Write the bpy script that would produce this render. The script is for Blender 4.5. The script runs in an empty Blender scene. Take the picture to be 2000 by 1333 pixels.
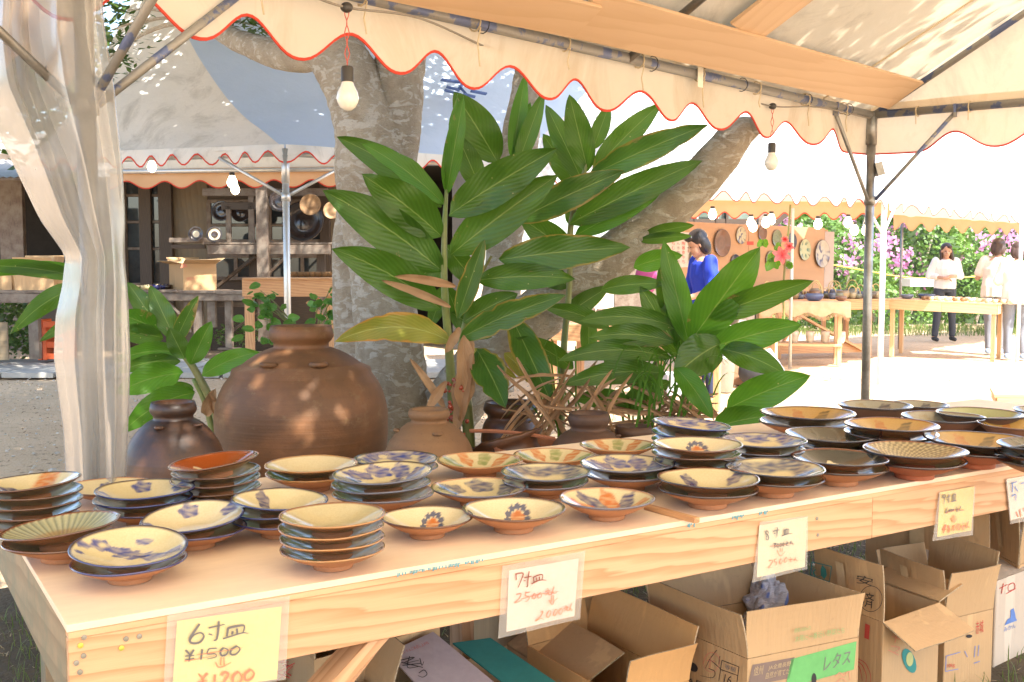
import bpy, bmesh, math, random
import numpy as np
from mathutils import Vector, Matrix, Quaternion, noise
random.seed(7); np.random.seed(7)
V = Vector; PI = math.pi
R_ = math.radians
scene = bpy.context.scene
COL = scene.collection
# ---------------- camera, world, sun, exposure ----------------
CAMZ = 1.25; FPX = 2050.0; HOR = 520.0; CX, CY = 1000.0, 666.5
PITCH = math.atan((CY - HOR) / FPX)
cam = bpy.data.cameras.new('camera'); camo = bpy.data.objects.new('camera', cam); COL.objects.link(camo)
camo.location = (0, 0, CAMZ); camo.rotation_euler = (PI / 2 - PITCH, 0, 0)
cam.sensor_width = 36; cam.lens = 36 * FPX / 2000; cam.clip_start = .05; cam.clip_end = 400
scene.camera = camo
SUN = V((.44, -.62, 1.0)).normalized()
sun = bpy.data.lights.new('sun', 'SUN'); sun.energy = 3.6; sun.angle = R_(.55); sun.color = (1, .95, .86)
suno = bpy.data.objects.new('sun', sun); COL.objects.link(suno)
suno.rotation_mode = 'QUATERNION'; suno.rotation_quaternion = SUN.to_track_quat('Z', 'Y'); suno.location = (4, -6, 12)
wd = bpy.data.worlds.new('World'); scene.world = wd; wd.use_nodes = True
nt = wd.node_tree; sky = nt.nodes.new('ShaderNodeTexSky'); sky.sky_type = 'NISHITA'; sky.sun_disc = False
sky.sun_elevation = math.asin(SUN.z); sky.sun_rotation = math.atan2(SUN.x, SUN.y); sky.dust_density = 2.0; sky.air_density = 1.0
bg = nt.nodes['Background']; bg.inputs[1].default_value = .15; nt.links.new(sky.outputs[0], bg.inputs[0])
scene.view_settings.view_transform = 'Standard'; scene.view_settings.look = 'None'
scene.view_settings.exposure = 2.15; scene.view_settings.gamma = 1
scene.view_settings.use_curve_mapping = False
scene.cycles.max_bounces = 8; scene.cycles.transparent_max_bounces = 12; scene.cycles.transmission_bounces = 6
scene.cycles.sample_clamp_indirect = 6
try: scene.cycles.use_denoising = True
except Exception: pass

# ---------------- projection helpers: image point -> place in the world ----------------
def ray(px, py):
    d = V(((px - CX) / FPX, 1, -(py - CY) / FPX))
    c, s = math.cos(PITCH), math.sin(PITCH)
    return V((d.x, d.y * c + d.z * s, d.z * c - d.y * s))
O = V((0, 0, CAMZ))
def P(px, py, Y):
    d = ray(px, py); return O + d * (Y / d.y)
def G(px, py, z=0.0):
    d = ray(px, py); return O + d * ((z - CAMZ) / d.z)
def PL(px, py, p0, n):
    d = ray(px, py); return O + d * ((p0 - O).dot(n) / d.dot(n))

# ---------------- object helpers ----------------
def lin(h):
    h = h.lstrip('#'); o = []
    for i in (0, 2, 4):
        c = int(h[i:i + 2], 16) / 255; o.append(c / 12.92 if c <= .04045 else ((c + .055) / 1.055) ** 2.4)
    return tuple(o)
def WM(o):
    return o.matrix_basis if o.parent is None else WM(o.parent) @ o.matrix_parent_inverse @ o.matrix_basis
def tag(o, label=None, cat=None, group=None, kind=None):
    if label: o['label'] = label
    if cat: o['category'] = cat
    if group: o['group'] = group
    if kind: o['kind'] = kind
    return o
def setpar(o, parent):
    o.parent = parent; o.matrix_parent_inverse = WM(parent).inverted()
def empty(name, loc, label=None, cat=None, group=None):
    o = bpy.data.objects.new(name, None); o.empty_display_size = .1; COL.objects.link(o); o.location = loc
    return tag(o, label, cat, group)
def mesh(name, vs, fs, mats, smooth=False, mi=None, uv=None, col=None):
    me = bpy.data.meshes.new(name); me.from_pydata([tuple(v) for v in vs], [], fs)
    if not isinstance(mats, (list, tuple)): mats = [mats]
    for m in mats: me.materials.append(m)
    if mi is not None: me.polygons.foreach_set('material_index', mi)
    if smooth: me.polygons.foreach_set('use_smooth', [True] * len(me.polygons))
    if uv is not None:
        l = me.uv_layers.new(name='UVMap'); li = [0] * len(me.loops); me.loops.foreach_get('vertex_index', li)
        l.data.foreach_set('uv', [c for i in li for c in uv[i]])
    if col is not None:
        a = me.color_attributes.new('Col', 'FLOAT_COLOR', 'POINT')
        a.data.foreach_set('color', np.concatenate([np.asarray(col, float), np.ones((len(vs), 1))], 1).ravel())
    me.update(); return me
def ob(name, me, parent=None, mw=None, **k):
    o = bpy.data.objects.new(name, me); COL.objects.link(o)
    if mw is not None: o.matrix_basis = mw
    if parent is not None: setpar(o, parent)
    return tag(o, **k)
def add(name, vs, fs, mats, parent=None, origin=None, smooth=False, mi=None, uv=None, col=None, **k):
    """world-space vertices -> object whose origin is `origin` (default: middle of the base)"""
    vs = [V(v) for v in vs]
    if origin is None:
        if parent is not None: origin = WM(parent).translation
        else:
            a = np.array([v[:] for v in vs]); origin = V(((a[:, 0].min() + a[:, 0].max()) / 2, (a[:, 1].min() + a[:, 1].max()) / 2, a[:, 2].min()))
    return ob(name, mesh(name, [v - origin for v in vs], fs, mats, smooth, mi, uv, col), parent, Matrix.Translation(origin), **k)
class MB:
    def __init__(s): s.v = []; s.f = []; s.uv = []
    def put(s, vs, fs, uv=None):
        n = len(s.v); s.v += [V(v) for v in vs]; s.f += [tuple(i + n for i in f) for f in fs]
        s.uv += uv if uv else [(0, 0)] * len(vs); return s
    def quadslab(s, a, b, c, d, t):
        """slab: corners a b c d, thickness t along the normal"""
        a, b, c, d = map(V, (a, b, c, d)); n = (b - a).cross(d - a).normalized() * t
        return s.put([a, b, c, d, a + n, b + n, c + n, d + n], [(3, 2, 1, 0), (4, 5, 6, 7), (0, 1, 5, 4), (1, 2, 6, 5), (2, 3, 7, 6), (3, 0, 4, 7)])
    def box(s, lo, hi):
        (a, b, c), (d, e, f) = lo, hi
        return s.put([(a, b, c), (d, b, c), (d, e, c), (a, e, c), (a, b, f), (d, b, f), (d, e, f), (a, e, f)],
                     [(3, 2, 1, 0), (4, 5, 6, 7), (0, 1, 5, 4), (1, 2, 6, 5), (2, 3, 7, 6), (3, 0, 4, 7)])
    def bar(s, p0, p1, w, t, up=(0, 0, 1)):
        p0, p1 = V(p0), V(p1); x = (p1 - p0).normalized(); y = V(up).cross(x)
        if y.length < 1e-4: y = V((0, 1, 0)).cross(x)
        y.normalize(); z = x.cross(y); y = y * w / 2; z = z * t / 2
        return s.put([p0 - y - z, p1 - y - z, p1 + y - z, p0 + y - z, p0 - y + z, p1 - y + z, p1 + y + z, p0 + y + z],
                     [(3, 2, 1, 0), (4, 5, 6, 7), (0, 1, 5, 4), (1, 2, 6, 5), (2, 3, 7, 6), (3, 0, 4, 7)])
    def tube(s, pts, r, seg=8, cap=True):
        pts = [V(p) for p in pts]; n = len(pts); rs = r if isinstance(r, (list, tuple)) else [r] * n
        ref = None; base = len(s.v)
        for i, p in enumerate(pts):
            t = (pts[min(i + 1, n - 1)] - pts[max(i - 1, 0)]).normalized()
            if ref is None:
                ref = t.orthogonal().normalized()
            ref = (ref - t * ref.dot(t)).normalized(); b = t.cross(ref)
            for k in range(seg):
                a = 2 * PI * k / seg; s.v.append(p + (ref * math.cos(a) + b * math.sin(a)) * rs[i]); s.uv.append((k / seg, i / n))
        for i in range(n - 1):
            for k in range(seg):
                a = base + i * seg + k; b2 = base + i * seg + (k + 1) % seg
                s.f.append((a, b2, b2 + seg, a + seg))
        if cap:
            s.f.append(tuple(base + k for k in reversed(range(seg)))); s.f.append(tuple(base + (n - 1) * seg + k for k in range(seg)))
        return s
    def ball(s, c, r, sc=(1, 1, 1), seg=10, rings=7):
        pr = [(max(1e-4, math.sin(PI * i / rings)) * r, -math.cos(PI * i / rings) * r) for i in range(rings + 1)]
        v, f = lathe_vf(pr, seg); return s.put([V((a[0] * sc[0], a[1] * sc[1], a[2] * sc[2])) + V(c) for a in v], f)
    def build(s, name, mat, parent=None, smooth=False, origin=None, useuv=False, **k):
        return add(name, s.v, s.f, mat, parent, origin, smooth, uv=s.uv if useuv else None, **k)
def lathe_vf(prof, seg=24, close=True):
    v = []; f = []
    for r, z in prof:
        for k in range(seg):
            a = 2 * PI * k / seg; v.append((r * math.cos(a), r * math.sin(a), z))
    for i in range(len(prof) - 1):
        for k in range(seg):
            a = i * seg + k; b = i * seg + (k + 1) % seg; f.append((a, b, b + seg, a + seg))
    return v, f
def plank(name, p0, p1, w, t, mat, parent=None, up=(0, 0, 1), bev=.0015, **k):
    """board from p0 to p1: own local axes (x along the grain), slightly eased edges"""
    p0, p1 = V(p0), V(p1); x = (p1 - p0); L = x.length; x.normalize(); y = V(up).cross(x)
    if y.length < 1e-4: y = V((0, 1, 0)).cross(x)
    y.normalize(); z = x.cross(y)
    bm = bmesh.new(); bmesh.ops.create_cube(bm, size=1)
    for v in bm.verts: v.co = V((v.co.x * L, v.co.y * w, v.co.z * t))
    if bev: bmesh.ops.bevel(bm, geom=bm.edges[:], offset=min(bev, w * .2, t * .2), segments=1, affect='EDGES')
    me = bpy.data.meshes.new(name); bm.to_mesh(me); bm.free(); me.materials.append(mat)
    m = Matrix((x, y, z)).transposed().to_4x4(); m.translation = (p0 + p1) / 2
    return ob(name, me, parent, m, **k)
def bez(p0, p1, p2, n):
    p0, p1, p2 = V(p0), V(p1), V(p2)
    return [p0 * (1 - t) ** 2 + p1 * 2 * t * (1 - t) + p2 * t * t for t in [i / n for i in range(n + 1)]]
def crom(pts, n=6):
    pts = [V(p) for p in pts]; q = [pts[0] * 2 - pts[1]] + pts + [pts[-1] * 2 - pts[-2]]; out = []
    for i in range(1, len(q) - 2):
        a, b, c, d = q[i - 1:i + 3]
        for k in range(n):
            t = k / n; out.append(.5 * ((2 * b) + (c - a) * t + (2 * a - 5 * b + 4 * c - d) * t * t + (3 * b - a - 3 * c + d) * t ** 3))
    return out + [pts[-1]]

def baked(t):
    """evaluate an object's modifiers / text in a small scratch scene"""
    ts = bpy.data.scenes.new('scratch'); ts.collection.objects.link(t); vl = ts.view_layers[0]; vl.update(); dg = vl.depsgraph
    me = bpy.data.meshes.new_from_object(t.evaluated_get(dg)); bpy.data.scenes.remove(ts); bpy.data.objects.remove(t); return me
# ---------------- materials ----------------
class NT:
    def __init__(s, name):
        s.m = bpy.data.materials.new(name); s.m.use_nodes = True; s.t = s.m.node_tree; s.n = s.t.nodes; s.n.clear()
        s.out = s.n.new('ShaderNodeOutputMaterial')
    def node(s, typ, inp=None, **kw):
        n = s.n.new(typ)
        for k, v in kw.items(): setattr(n, k, v)
        for k, v in (inp or {}).items():
            sock = n.inputs[k]
            if hasattr(v, 'links') or isinstance(v, bpy.types.NodeSocket): s.t.links.new(v, sock)
            elif isinstance(v, (tuple, list)) and len(v) == 3 and sock.type == 'RGBA': sock.default_value = (*v, 1)
            else: sock.default_value = v
        return n
    def mix(s, fac, a, b, mode='MIX'):
        n = s.n.new('ShaderNodeMix'); n.data_type = 'RGBA'; n.blend_type = mode
        for i, v in ((0, fac), (6, a), (7, b)):
            if isinstance(v, bpy.types.NodeSocket): s.t.links.new(v, n.inputs[i])
            elif i == 0: n.inputs[i].default_value = v
            else: n.inputs[i].default_value = (*v[:3], 1)
        return n.outputs[2]
    def ramp(s, fac, stops):
        n = s.n.new('ShaderNodeValToRGB'); s.t.links.new(fac, n.inputs[0]); e = n.color_ramp.elements
        while len(e) < len(stops): e.new(.5)
        for el, (p, c) in zip(e, stops):
            el.position = p; el.color = (*c, 1) if isinstance(c, tuple) else (c, c, c, 1)
        return n.outputs[0]
    def math(s, op, a, b=0.0):
        n = s.n.new('ShaderNodeMath'); n.operation = op
        for i, v in enumerate((a, b)):
            if isinstance(v, bpy.types.NodeSocket): s.t.links.new(v, n.inputs[i])
            else: n.inputs[i].default_value = v
        return n.outputs[0]
    def coords(s, scale=(1, 1, 1), rnd=True, kind='Object'):
        tc = s.n.new('ShaderNodeTexCoord'); mp = s.n.new('ShaderNodeMapping'); mp.inputs['Scale'].default_value = scale
        s.t.links.new(tc.outputs[kind], mp.inputs[0])
        if rnd:
            oi = s.n.new('ShaderNodeObjectInfo'); m = s.math('MULTIPLY', oi.outputs['Random'], 37.0)
            c = s.n.new('ShaderNodeCombineXYZ')
            for i in range(3): s.t.links.new(m, c.inputs[i])
            s.t.links.new(c.outputs[0], mp.inputs['Location'])
        return mp.outputs[0]
    def noise(s, vec, scale, detail=4, rough=.6, dist=0):
        return s.node('ShaderNodeTexNoise', {'Vector': vec, 'Scale': scale, 'Detail': detail, 'Roughness': rough, 'Distortion': dist}).outputs[0]
    def bump(s, h, strength=.3, dist=.01):
        return s.node('ShaderNodeBump', {'Height': h, 'Strength': strength, 'Distance': dist}).outputs[0]
    def done(s, sh):
        s.t.links.new(sh, s.out.inputs[0]); return s.m
    def bsdf(s, **k):
        return s.node('ShaderNodeBsdfPrincipled', {a.replace('_', ' '): b for a, b in k.items()})
def M(name, c, c2=None, scale=6, rough=.6, bump=.15, bscale=60, bdist=.003, metal=0, coat=0, spec=.5, stretch=(1, 1, 1), thr=(.35, .65), detail=5):
    t = NT(name); vec = t.coords(stretch)
    if c2 is None: c2 = tuple(x * .75 for x in c)
    n = t.noise(vec, scale, detail); base = t.mix(t.ramp(n, [(thr[0], 0.), (thr[1], 1.)]), c, c2)
    fine = t.noise(vec, bscale, 3); base = t.mix(.35, base, t.mix(fine, tuple(x * .6 for x in c), tuple(min(1, x * 1.3) for x in c)))
    k = dict(Base_Color=base, Roughness=rough, Metallic=metal)
    b = t.bsdf(**k); b.inputs['Specular IOR Level'].default_value = spec; b.inputs['Coat Weight'].default_value = coat
    b.inputs['Coat Roughness'].default_value = .08
    if bump: t.t.links.new(t.bump(fine, bump, bdist), b.inputs['Normal'])
    return t.done(b.outputs[0])
def woodM(name, c, dark, rough=.6, ring=9, weather=None, contrast=.8, gl=.0):
    t = NT(name); vec = t.coords((.35, 1.2, 1.2)); n0 = t.noise(vec, 3.0, 2, .5)
    w = t.node('ShaderNodeTexWave', {'Vector': t.coords((.28, 3.2, 3.2)), 'Scale': ring * 2.2, 'Distortion': 6.0, 'Detail': 3, 'Detail Scale': 1.2, 'Detail Roughness': .55}, wave_type='BANDS', bands_direction='DIAGONAL', wave_profile='SAW')
    f = t.ramp(w.outputs[1], [(.35, 0.), (.92, contrast), (1., 0.1)])
    fib = t.noise(t.coords((1.5, 60, 60)), 4, 4, .7)
    base = t.mix(f, c, dark); base = t.mix(t.math('MULTIPLY', fib, .35), base, dark)
    base = t.mix(t.ramp(n0, [(.35, 0.), (.75, .35)]), base, dark)
    if weather:
        wn = t.noise(t.coords((2, 2, 2)), 3.5, 5, .7); base = t.mix(t.ramp(wn, [(.38, 0.), (.6, .85)]), base, weather)
    b = t.bsdf(Base_Color=base, Roughness=rough); t.t.links.new(t.bump(fib, .25, .002), b.inputs['Normal'])
    return t.done(b.outputs[0])
def attrM(name, rough=.2, coat=.6, bump=.04, bscale=30, spec=.5):
    t = NT(name); a = t.node('ShaderNodeVertexColor', layer_name='Col'); vec = t.coords((1, 1, 1))
    n = t.noise(vec, 26, 5, .65); base = t.mix(t.ramp(n, [(.4, .0), (.8, .35)]), a.outputs[0], (.62, .50, .36), 'MULTIPLY')
    sp = t.noise(vec, 260, 2, .5); base = t.mix(t.ramp(sp, [(.68, 0.), (.74, .35)]), base, (.2, .13, .08))
    b = t.bsdf(Base_Color=base, Roughness=rough); b.inputs['Coat Weight'].default_value = coat; b.inputs['Coat Roughness'].default_value = .06
    b.inputs['Specular IOR Level'].default_value = spec
    t.t.links.new(t.bump(t.noise(vec, bscale, 3), bump, .004), b.inputs['Normal']); return t.done(b.outputs[0])
def clothM(name, c, c2=None, transl=.4, tcol=None, rough=.8, scale=5, stain=None, weave=True, glossy=0):
    t = NT(name); vec = t.coords((1, 1, 1), rnd=False); c2 = c2 or tuple(x * .85 for x in c)
    n = t.noise(vec, scale, 5, .6); base = t.mix(n, c, c2)
    if stain:
        s2 = t.noise(t.coords((1.2, 1.2, .5), rnd=False), 2.2, 6, .7, 1.2); base = t.mix(t.ramp(s2, [(.5, 0.), (.68, .7)]), base, stain)
    b = t.bsdf(Base_Color=base, Roughness=rough)
    t.t.links.new(t.bump(t.noise(vec, 9, 4), .35, .02), b.inputs['Normal'])
    tr = t.node('ShaderNodeBsdfTranslucent', {'Color': tcol if tcol else base})
    if tcol:
        tm = t.mix(n, tcol, tuple(x * .8 for x in tcol))
        if stain: tm = t.mix(t.ramp(s2, [(.5, 0.), (.68, .6)]), tm, stain)
        t.t.links.new(tm, tr.inputs[0])
    mx = t.node('ShaderNodeMixShader', {0: transl, 1: b.outputs[0], 2: tr.outputs[0]})
    return t.done(mx.outputs[0])
def leafM(name, c, c2, rib=(.24, .32, .08), edge=None, tr=.35, tcol=(.22, .42, .04), holes=.0, rough=.33):
    t = NT(name); uvn = t.node('ShaderNodeUVMap'); sx = t.node('ShaderNodeSeparateXYZ', {0: uvn.outputs[0]})
    u, v = sx.outputs[0], sx.outputs[1]
    d = t.math('ABSOLUTE', t.math('SUBTRACT', u, .5)); vec = t.coords((1, 1, 1))
    n = t.noise(vec, 7, 4); oi = t.node('ShaderNodeObjectInfo')
    base = t.mix(t.ramp(n, [(.3, 0.), (.7, 1.)]), c, c2)
    base = t.mix(t.math('MULTIPLY', oi.outputs['Random'], .5), base, c2)
    vein = t.node('ShaderNodeTexWave', {'Vector': t.node('ShaderNodeCombineXYZ', {0: t.math('ADD', t.math('MULTIPLY', v, 1.0), t.math('MULTIPLY', d, -.9)), 1: 0., 2: 0.}).outputs[0], 'Scale': 3.2, 'Distortion': .6}, bands_direction='X')
    base = t.mix(t.math('MULTIPLY', vein.outputs[1], .15), base, tuple(x * .55 for x in c))
    if edge:
        e = t.math('ADD', t.math('MULTIPLY', d, 1.6), t.math('MULTIPLY', n, .5)); base = t.mix(t.ramp(e, [(.93, 0.), (1.05, .9)]), base, edge)
    br = t.math('ADD', t.noise(vec, 4.5, 5, .65, .8), t.math('MULTIPLY', d, .25)); base = t.mix(t.ramp(br, [(.735, 0.), (.77, .8)]), base, (.26, .15, .06))
    lt = t.noise(t.coords((.6, .6, .6)), 3, 2); base = t.mix(t.ramp(lt, [(.5, 0.), (.75, .5)]), base, tuple(min(1, x * 1.9) for x in c2))
    sp = t.node('ShaderNodeTexVoronoi', {'Vector': vec, 'Scale': 26}); spm = t.math('MULTIPLY', t.math('LESS_THAN', sp.outputs[0], .09), t.math('GREATER_THAN', t.noise(vec, 5, 2), .55))
    base = t.mix(spm, base, (.30, .30, .10))
    base = t.mix(t.ramp(d, [(.008, .75), (.022, 0.)]), base, rib)
    b = t.bsdf(Base_Color=base, Roughness=rough); b.inputs['Specular IOR Level'].default_value = .45
    bm_ = t.math('ADD', t.math('MULTIPLY', vein.outputs[1], .5), n); t.t.links.new(t.bump(bm_, .4, .004), b.inputs['Normal'])
    trn = t.node('ShaderNodeBsdfTranslucent', {'Color': t.mix(t.math('MULTIPLY', vein.outputs[1], .35), t.mix(.5, base, tcol), tuple(x * .5 for x in tcol))})
    mx = t.node('ShaderNodeMixShader', {0: tr, 1: b.outputs[0], 2: trn.outputs[0]}); return t.done(mx.outputs[0])
def flat(name, c, rough=.7, **k): return M(name, c, tuple(x * .85 for x in c), rough=rough, bump=.03, **k)
def emitM(name, c, s):
    t = NT(name); e = t.node('ShaderNodeEmission', {'Color': c, 'Strength': s}); return t.done(e.outputs[0])
def glassM(name, tint=(.9, .9, .9), alpha=.5, rough=.05):
    t = NT(name); g = t.bsdf(Base_Color=tint, Roughness=rough); tp = t.node('ShaderNodeBsdfTransparent', {'Color': (1, 1, 1)})
    g.inputs['Specular IOR Level'].default_value = .8
    mx = t.node('ShaderNodeMixShader', {0: alpha, 1: tp.outputs[0], 2: g.outputs[0]}); return t.done(mx.outputs[0])

m_ply = M('plywood_top', (.84, .64, .46), (.80, .59, .41), scale=2.5, rough=.62, bump=.05, bscale=40, stretch=(.3, 1, 1))
m_pine = woodM('pine_board', (.72, .44, .25), (.44, .21, .085), ring=3.0, contrast=.75)
m_pine2 = woodM('pine_frame', (.74, .46, .26), (.52, .25, .11), ring=2.2)
m_pinew = woodM('weathered_pine', (.34, .25, .15), (.20, .14, .08), weather=(.17, .17, .11), ring=2)
m_roofboard = woodM('roof_board', (.62, .44, .28), (.50, .32, .18), ring=1.3, contrast=.5)
m_old = woodM('old_grey_wood', (.16, .11, .08), (.08, .055, .038), ring=4, weather=(.20, .165, .13))
m_oldd = woodM('dark_old_wood', (.085, .058, .038), (.04, .028, .02), ring=4)
m_stallw = woodM('stall_wood', (.62, .36, .17), (.42, .20, .09), ring=3)
m_steel = M('galvanised_pipe', (.36, .36, .35), (.22, .20, .17), scale=9, rough=.42, metal=.75, bump=.1, thr=(.4, .6))
m_steelb = M('blue_painted_pipe', (.30, .29, .27), (.04, .10, .32), scale=11, rough=.5, metal=.35, bump=.2, thr=(.52, .56))
m_steelw = M('bright_pipe', (.62, .63, .62), (.45, .45, .44), rough=.35, metal=.6, bump=.05)
m_canvas = clothM('tent_canvas', (.78, .73, .64), (.72, .65, .54), transl=.42, tcol=(.88, .74, .54), stain=(.52, .45, .35))
m_val = clothM('tent_valance', (.80, .72, .60), (.75, .65, .51), transl=.42, tcol=(.88, .74, .55), stain=(.62, .48, .32))
m_trim = clothM('red_trim', (.75, .09, .05), (.6, .06, .04), transl=.3, tcol=(.9, .1, .05))
m_twhite = clothM('white_tarp', (.82, .82, .80), (.74, .74, .72), transl=.3, tcol=(.85, .70, .5), stain=(.48, .45, .40))
m_tbright = clothM('bright_tarp', (.80, .80, .80), (.74, .74, .75), transl=.3, tcol=(.95, .72, .5))
m_tin = clothM('far_valance', (.74, .50, .30), (.70, .45, .26), transl=.45, tcol=(.85, .45, .22))
# ---------------- ground ----------------
def groundM():
    t = NT('dirt_ground'); vec = t.coords((1, 1, 1), rnd=False)
    n = t.noise(vec, .9, 6, .6); f = t.noise(vec, 38, 5, .75); base = t.mix(t.ramp(n, [(.35, 0.), (.65, 1.)]), (.66, .47, .29), (.54, .37, .22))
    base = t.mix(t.ramp(f, [(.42, 0.), (.7, .75)]), base, (.60, .47, .33))
    lit = t.noise(vec, 15, 5, .8, .8); base = t.mix(t.ramp(lit, [(.56, 0.), (.64, .75)]), base, (.12, .075, .04))
    g = t.node('ShaderNodeTexVoronoi', {'Vector': vec, 'Scale': 55})
    h = t.math('ADD', t.math('MULTIPLY', g.outputs[0], .6), f)
    b = t.bsdf(Base_Color=base, Roughness=.95); t.t.links.new(t.bump(h, .6, .03), b.inputs['Normal']); return t.done(b.outputs[0])
m_ground = groundM()
gv = []; gf = []; xs = [-150, -60, -25] + [-14 + i * .5 for i in range(57)] + [25, 60, 150]; ys = [-60, -20, -6] + [-2 + i * .5 for i in range(61)] + [40, 80, 200]
for j, y in enumerate(ys):
    for i, x in enumerate(xs):
        z = (noise.noise(V((x * .45, y * .45, 0))) * .022 - .016) if -14 <= x <= 14 and -2 <= y <= 28 else -.02
        gv.append((x, y, z))
nx = len(xs)
for j in range(len(ys) - 1):
    for i in range(nx - 1): a = j * nx + i; gf.append((a, a + 1, a + nx + 1, a + nx))
add('ground', gv, gf, m_ground, origin=V((0, 0, 0)), smooth=True, kind='structure')
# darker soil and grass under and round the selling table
TZ = .69
C0 = G(130, 1222, TZ); C1 = G(2000, 905, TZ); U = (C1 - C0).normalized(); N_ = V((-U.y, U.x, 0))
def T(u, n, z=0.0): return C0 + U * u + N_ * n + V((0, 0, z - TZ))
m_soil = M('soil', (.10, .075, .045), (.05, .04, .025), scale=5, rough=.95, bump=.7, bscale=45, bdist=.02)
def blob_patch(name, cx, cy, rx, ry, z, mat, seed, **k):
    vs = [V((cx, cy, z + .004))]; n = 48
    for i in range(n):
        a = 2 * PI * i / n; r = 1 + .16 * noise.noise(V((math.cos(a) * 2, math.sin(a) * 2, seed)))
        vs.append(V((cx + math.cos(a) * rx * r, cy + math.sin(a) * ry * r, z)))
    return add(name, vs, [(0, 1 + i, 1 + (i + 1) % n) for i in range(n)], mat, **k)
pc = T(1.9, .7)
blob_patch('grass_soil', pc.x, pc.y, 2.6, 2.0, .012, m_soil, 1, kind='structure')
m_grass = leafM('grass_blade', (.07, .12, .03), (.16, .20, .06), tr=.3)
m_straw = leafM('dry_straw', (.30, .22, .12), (.42, .34, .2), rib=(.4, .3, .2), tr=.2, tcol=(.5, .35, .15))
def blades(name, mat, n, fn, hmin, hmax, w, lean, **k):
    b = MB(); rnd = random.Random(hash(name) % 1000 if False else len(name))
    for i in range(n):
        p = fn(rnd); h = rnd.uniform(hmin, hmax); a = rnd.uniform(0, 2 * PI); l = rnd.uniform(.1, 1) * lean * h; d = V((math.cos(a), math.sin(a), 0)); s = V((-d.y, d.x, 0)) * w * rnd.uniform(.6, 1.2)
        q = p + d * l * .35 + V((0, 0, h * .6)); e = p + d * l + V((0, 0, h * rnd.uniform(.75, 1)))
        b.put([p - s, p + s, q + s * .8, q - s * .8, e], [(0, 1, 2, 3), (3, 2, 4)], [(.3, 0), (.7, 0), (.7, .5), (.3, .5), (.5, 1)])
    return b.build(name, mat, useuv=True, origin=V((pc.x, pc.y, 0)), **k)
def under(r): return T(r.uniform(-.6, 3.6), r.uniform(-.3, 2.3), .008)
blades('grass', m_grass, 7500, under, .02, .09, .0018, 1.0, kind='stuff', label='short patchy green grass growing under the long table', cat='grass')
blades('straw_litter', m_straw, 5000, under, .004, .02, .0025, 4.0, kind='stuff', label='dry straw and leaf litter scattered in the grass under the table', cat='litter')
def jarfeet(r): a = r.uniform(0, 1); return V((-.9 + 3.3 * a, 4.9 + r.uniform(-.9, 1.0) + .2 * a, .005))
blades('leaf_litter', m_straw, 2500, jarfeet, .006, .03, .007, 3.0, kind='stuff', label='fallen dry leaves lying round the clay jars', cat='leaf litter')
m_litter = M('litter', (.30, .19, .10), (.14, .09, .05), rough=.9, scale=3)
lb = MB(); rr = random.Random(4)
for i in range(2600):
    p = V((rr.uniform(-6, 0.5), rr.uniform(6.3, 12.2), .012)); a = rr.uniform(0, PI * 2); s = rr.uniform(.006, .02); d = V((math.cos(a), math.sin(a), rr.uniform(0, .5))) * s; e = V((-math.sin(a), math.cos(a), rr.uniform(0, .3))) * s * .45
    lb.put([p - d, p + e, p + d, p - e], [(0, 1, 2, 3)])
lb.build('dry_leaves', m_litter, kind='stuff', label='small brown fallen leaves scattered over the dirt yard at left', cat='leaf litter')
pb = MB(); m_peb = M('pebble', (.55, .50, .43), (.33, .29, .24), rough=.8)
for i in range(2200):
    p = V((rr.uniform(-5.5, 6), rr.uniform(5.2, 12.2), .006)); s = rr.uniform(.006, .016) * (1 if rr.random() < .95 else 2); pb.ball(p, s, (1, rr.uniform(.6, 1), .5), 5, 3)
pb.build('gravel', m_peb, kind='stuff', label='pale loose gravel over the trodden yard', cat='gravel')
# slabs of the path before the workshop
path = empty('path', (-4, 12.8, 0)); tag(path, kind='structure')
m_slab = M('concrete_slab', (.42, .40, .36), (.30, .28, .25), rough=.85, scale=3, bump=.3)
for j in range(3):
    for i in range(14):
        x = -8.2 + i * .62 + (.2 if j % 2 else 0); y = 11.7 + j * .6
        b = MB(); b.box((x, y, 0), (x + .59 + rr.uniform(-.02, 0), y + .57, .05 + rr.uniform(0, .012))); o = b.build('slab', m_slab, path)

# ---------------- selling table ----------------
tb = empty('long_table', T(1.7, .48, 0), 'long pine table with plywood top covered in glazed plates', 'table')
W_ = .956; LEN = 3.75
plyb = [T(0, 0, TZ), T(LEN, 0, TZ), T(LEN, W_, TZ), T(0, W_, TZ)]
def topm(name, z0, z1, e, mat):
    x = U; y = N_; m = Matrix((x, y, V((0, 0, 1)))).transposed().to_4x4(); m.translation = T(LEN / 2, W_ / 2, (z0 + z1) / 2)
    bm = bmesh.new(); bmesh.ops.create_cube(bm, size=1)
    for v in bm.verts: v.co = V((v.co.x * (LEN + e), v.co.y * (W_ + e), v.co.z * (z1 - z0)))
    bmesh.ops.bevel(bm, geom=bm.edges[:], offset=.001, segments=1, affect='EDGES')
    me = bpy.data.meshes.new(name); bm.to_mesh(me); bm.free(); me.materials.append(mat); return ob(name, me, tb, m)
topm('tabletop', TZ - .012, TZ, 0, m_ply)
topm('tabletop_core', TZ - .024, TZ - .0125, -.004, m_pine2)
AH = .104; AT = TZ - .0245
plank('apron', T(.002, .012, AT - AH / 2), T(1.35 + .55, .012, AT - AH / 2), .018, AH, m_pine, tb)
plank('apron', T(1.903, .014, AT - AH / 2 + .002), T(LEN, .014, AT - AH / 2 + .002), .018, AH + .004, m_pine, tb)
plank('apron', T(.016, .024, AT - AH / 2), T(.016, W_ - .01, AT - AH / 2), .03, AH + .03, m_pinew, tb)
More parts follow.
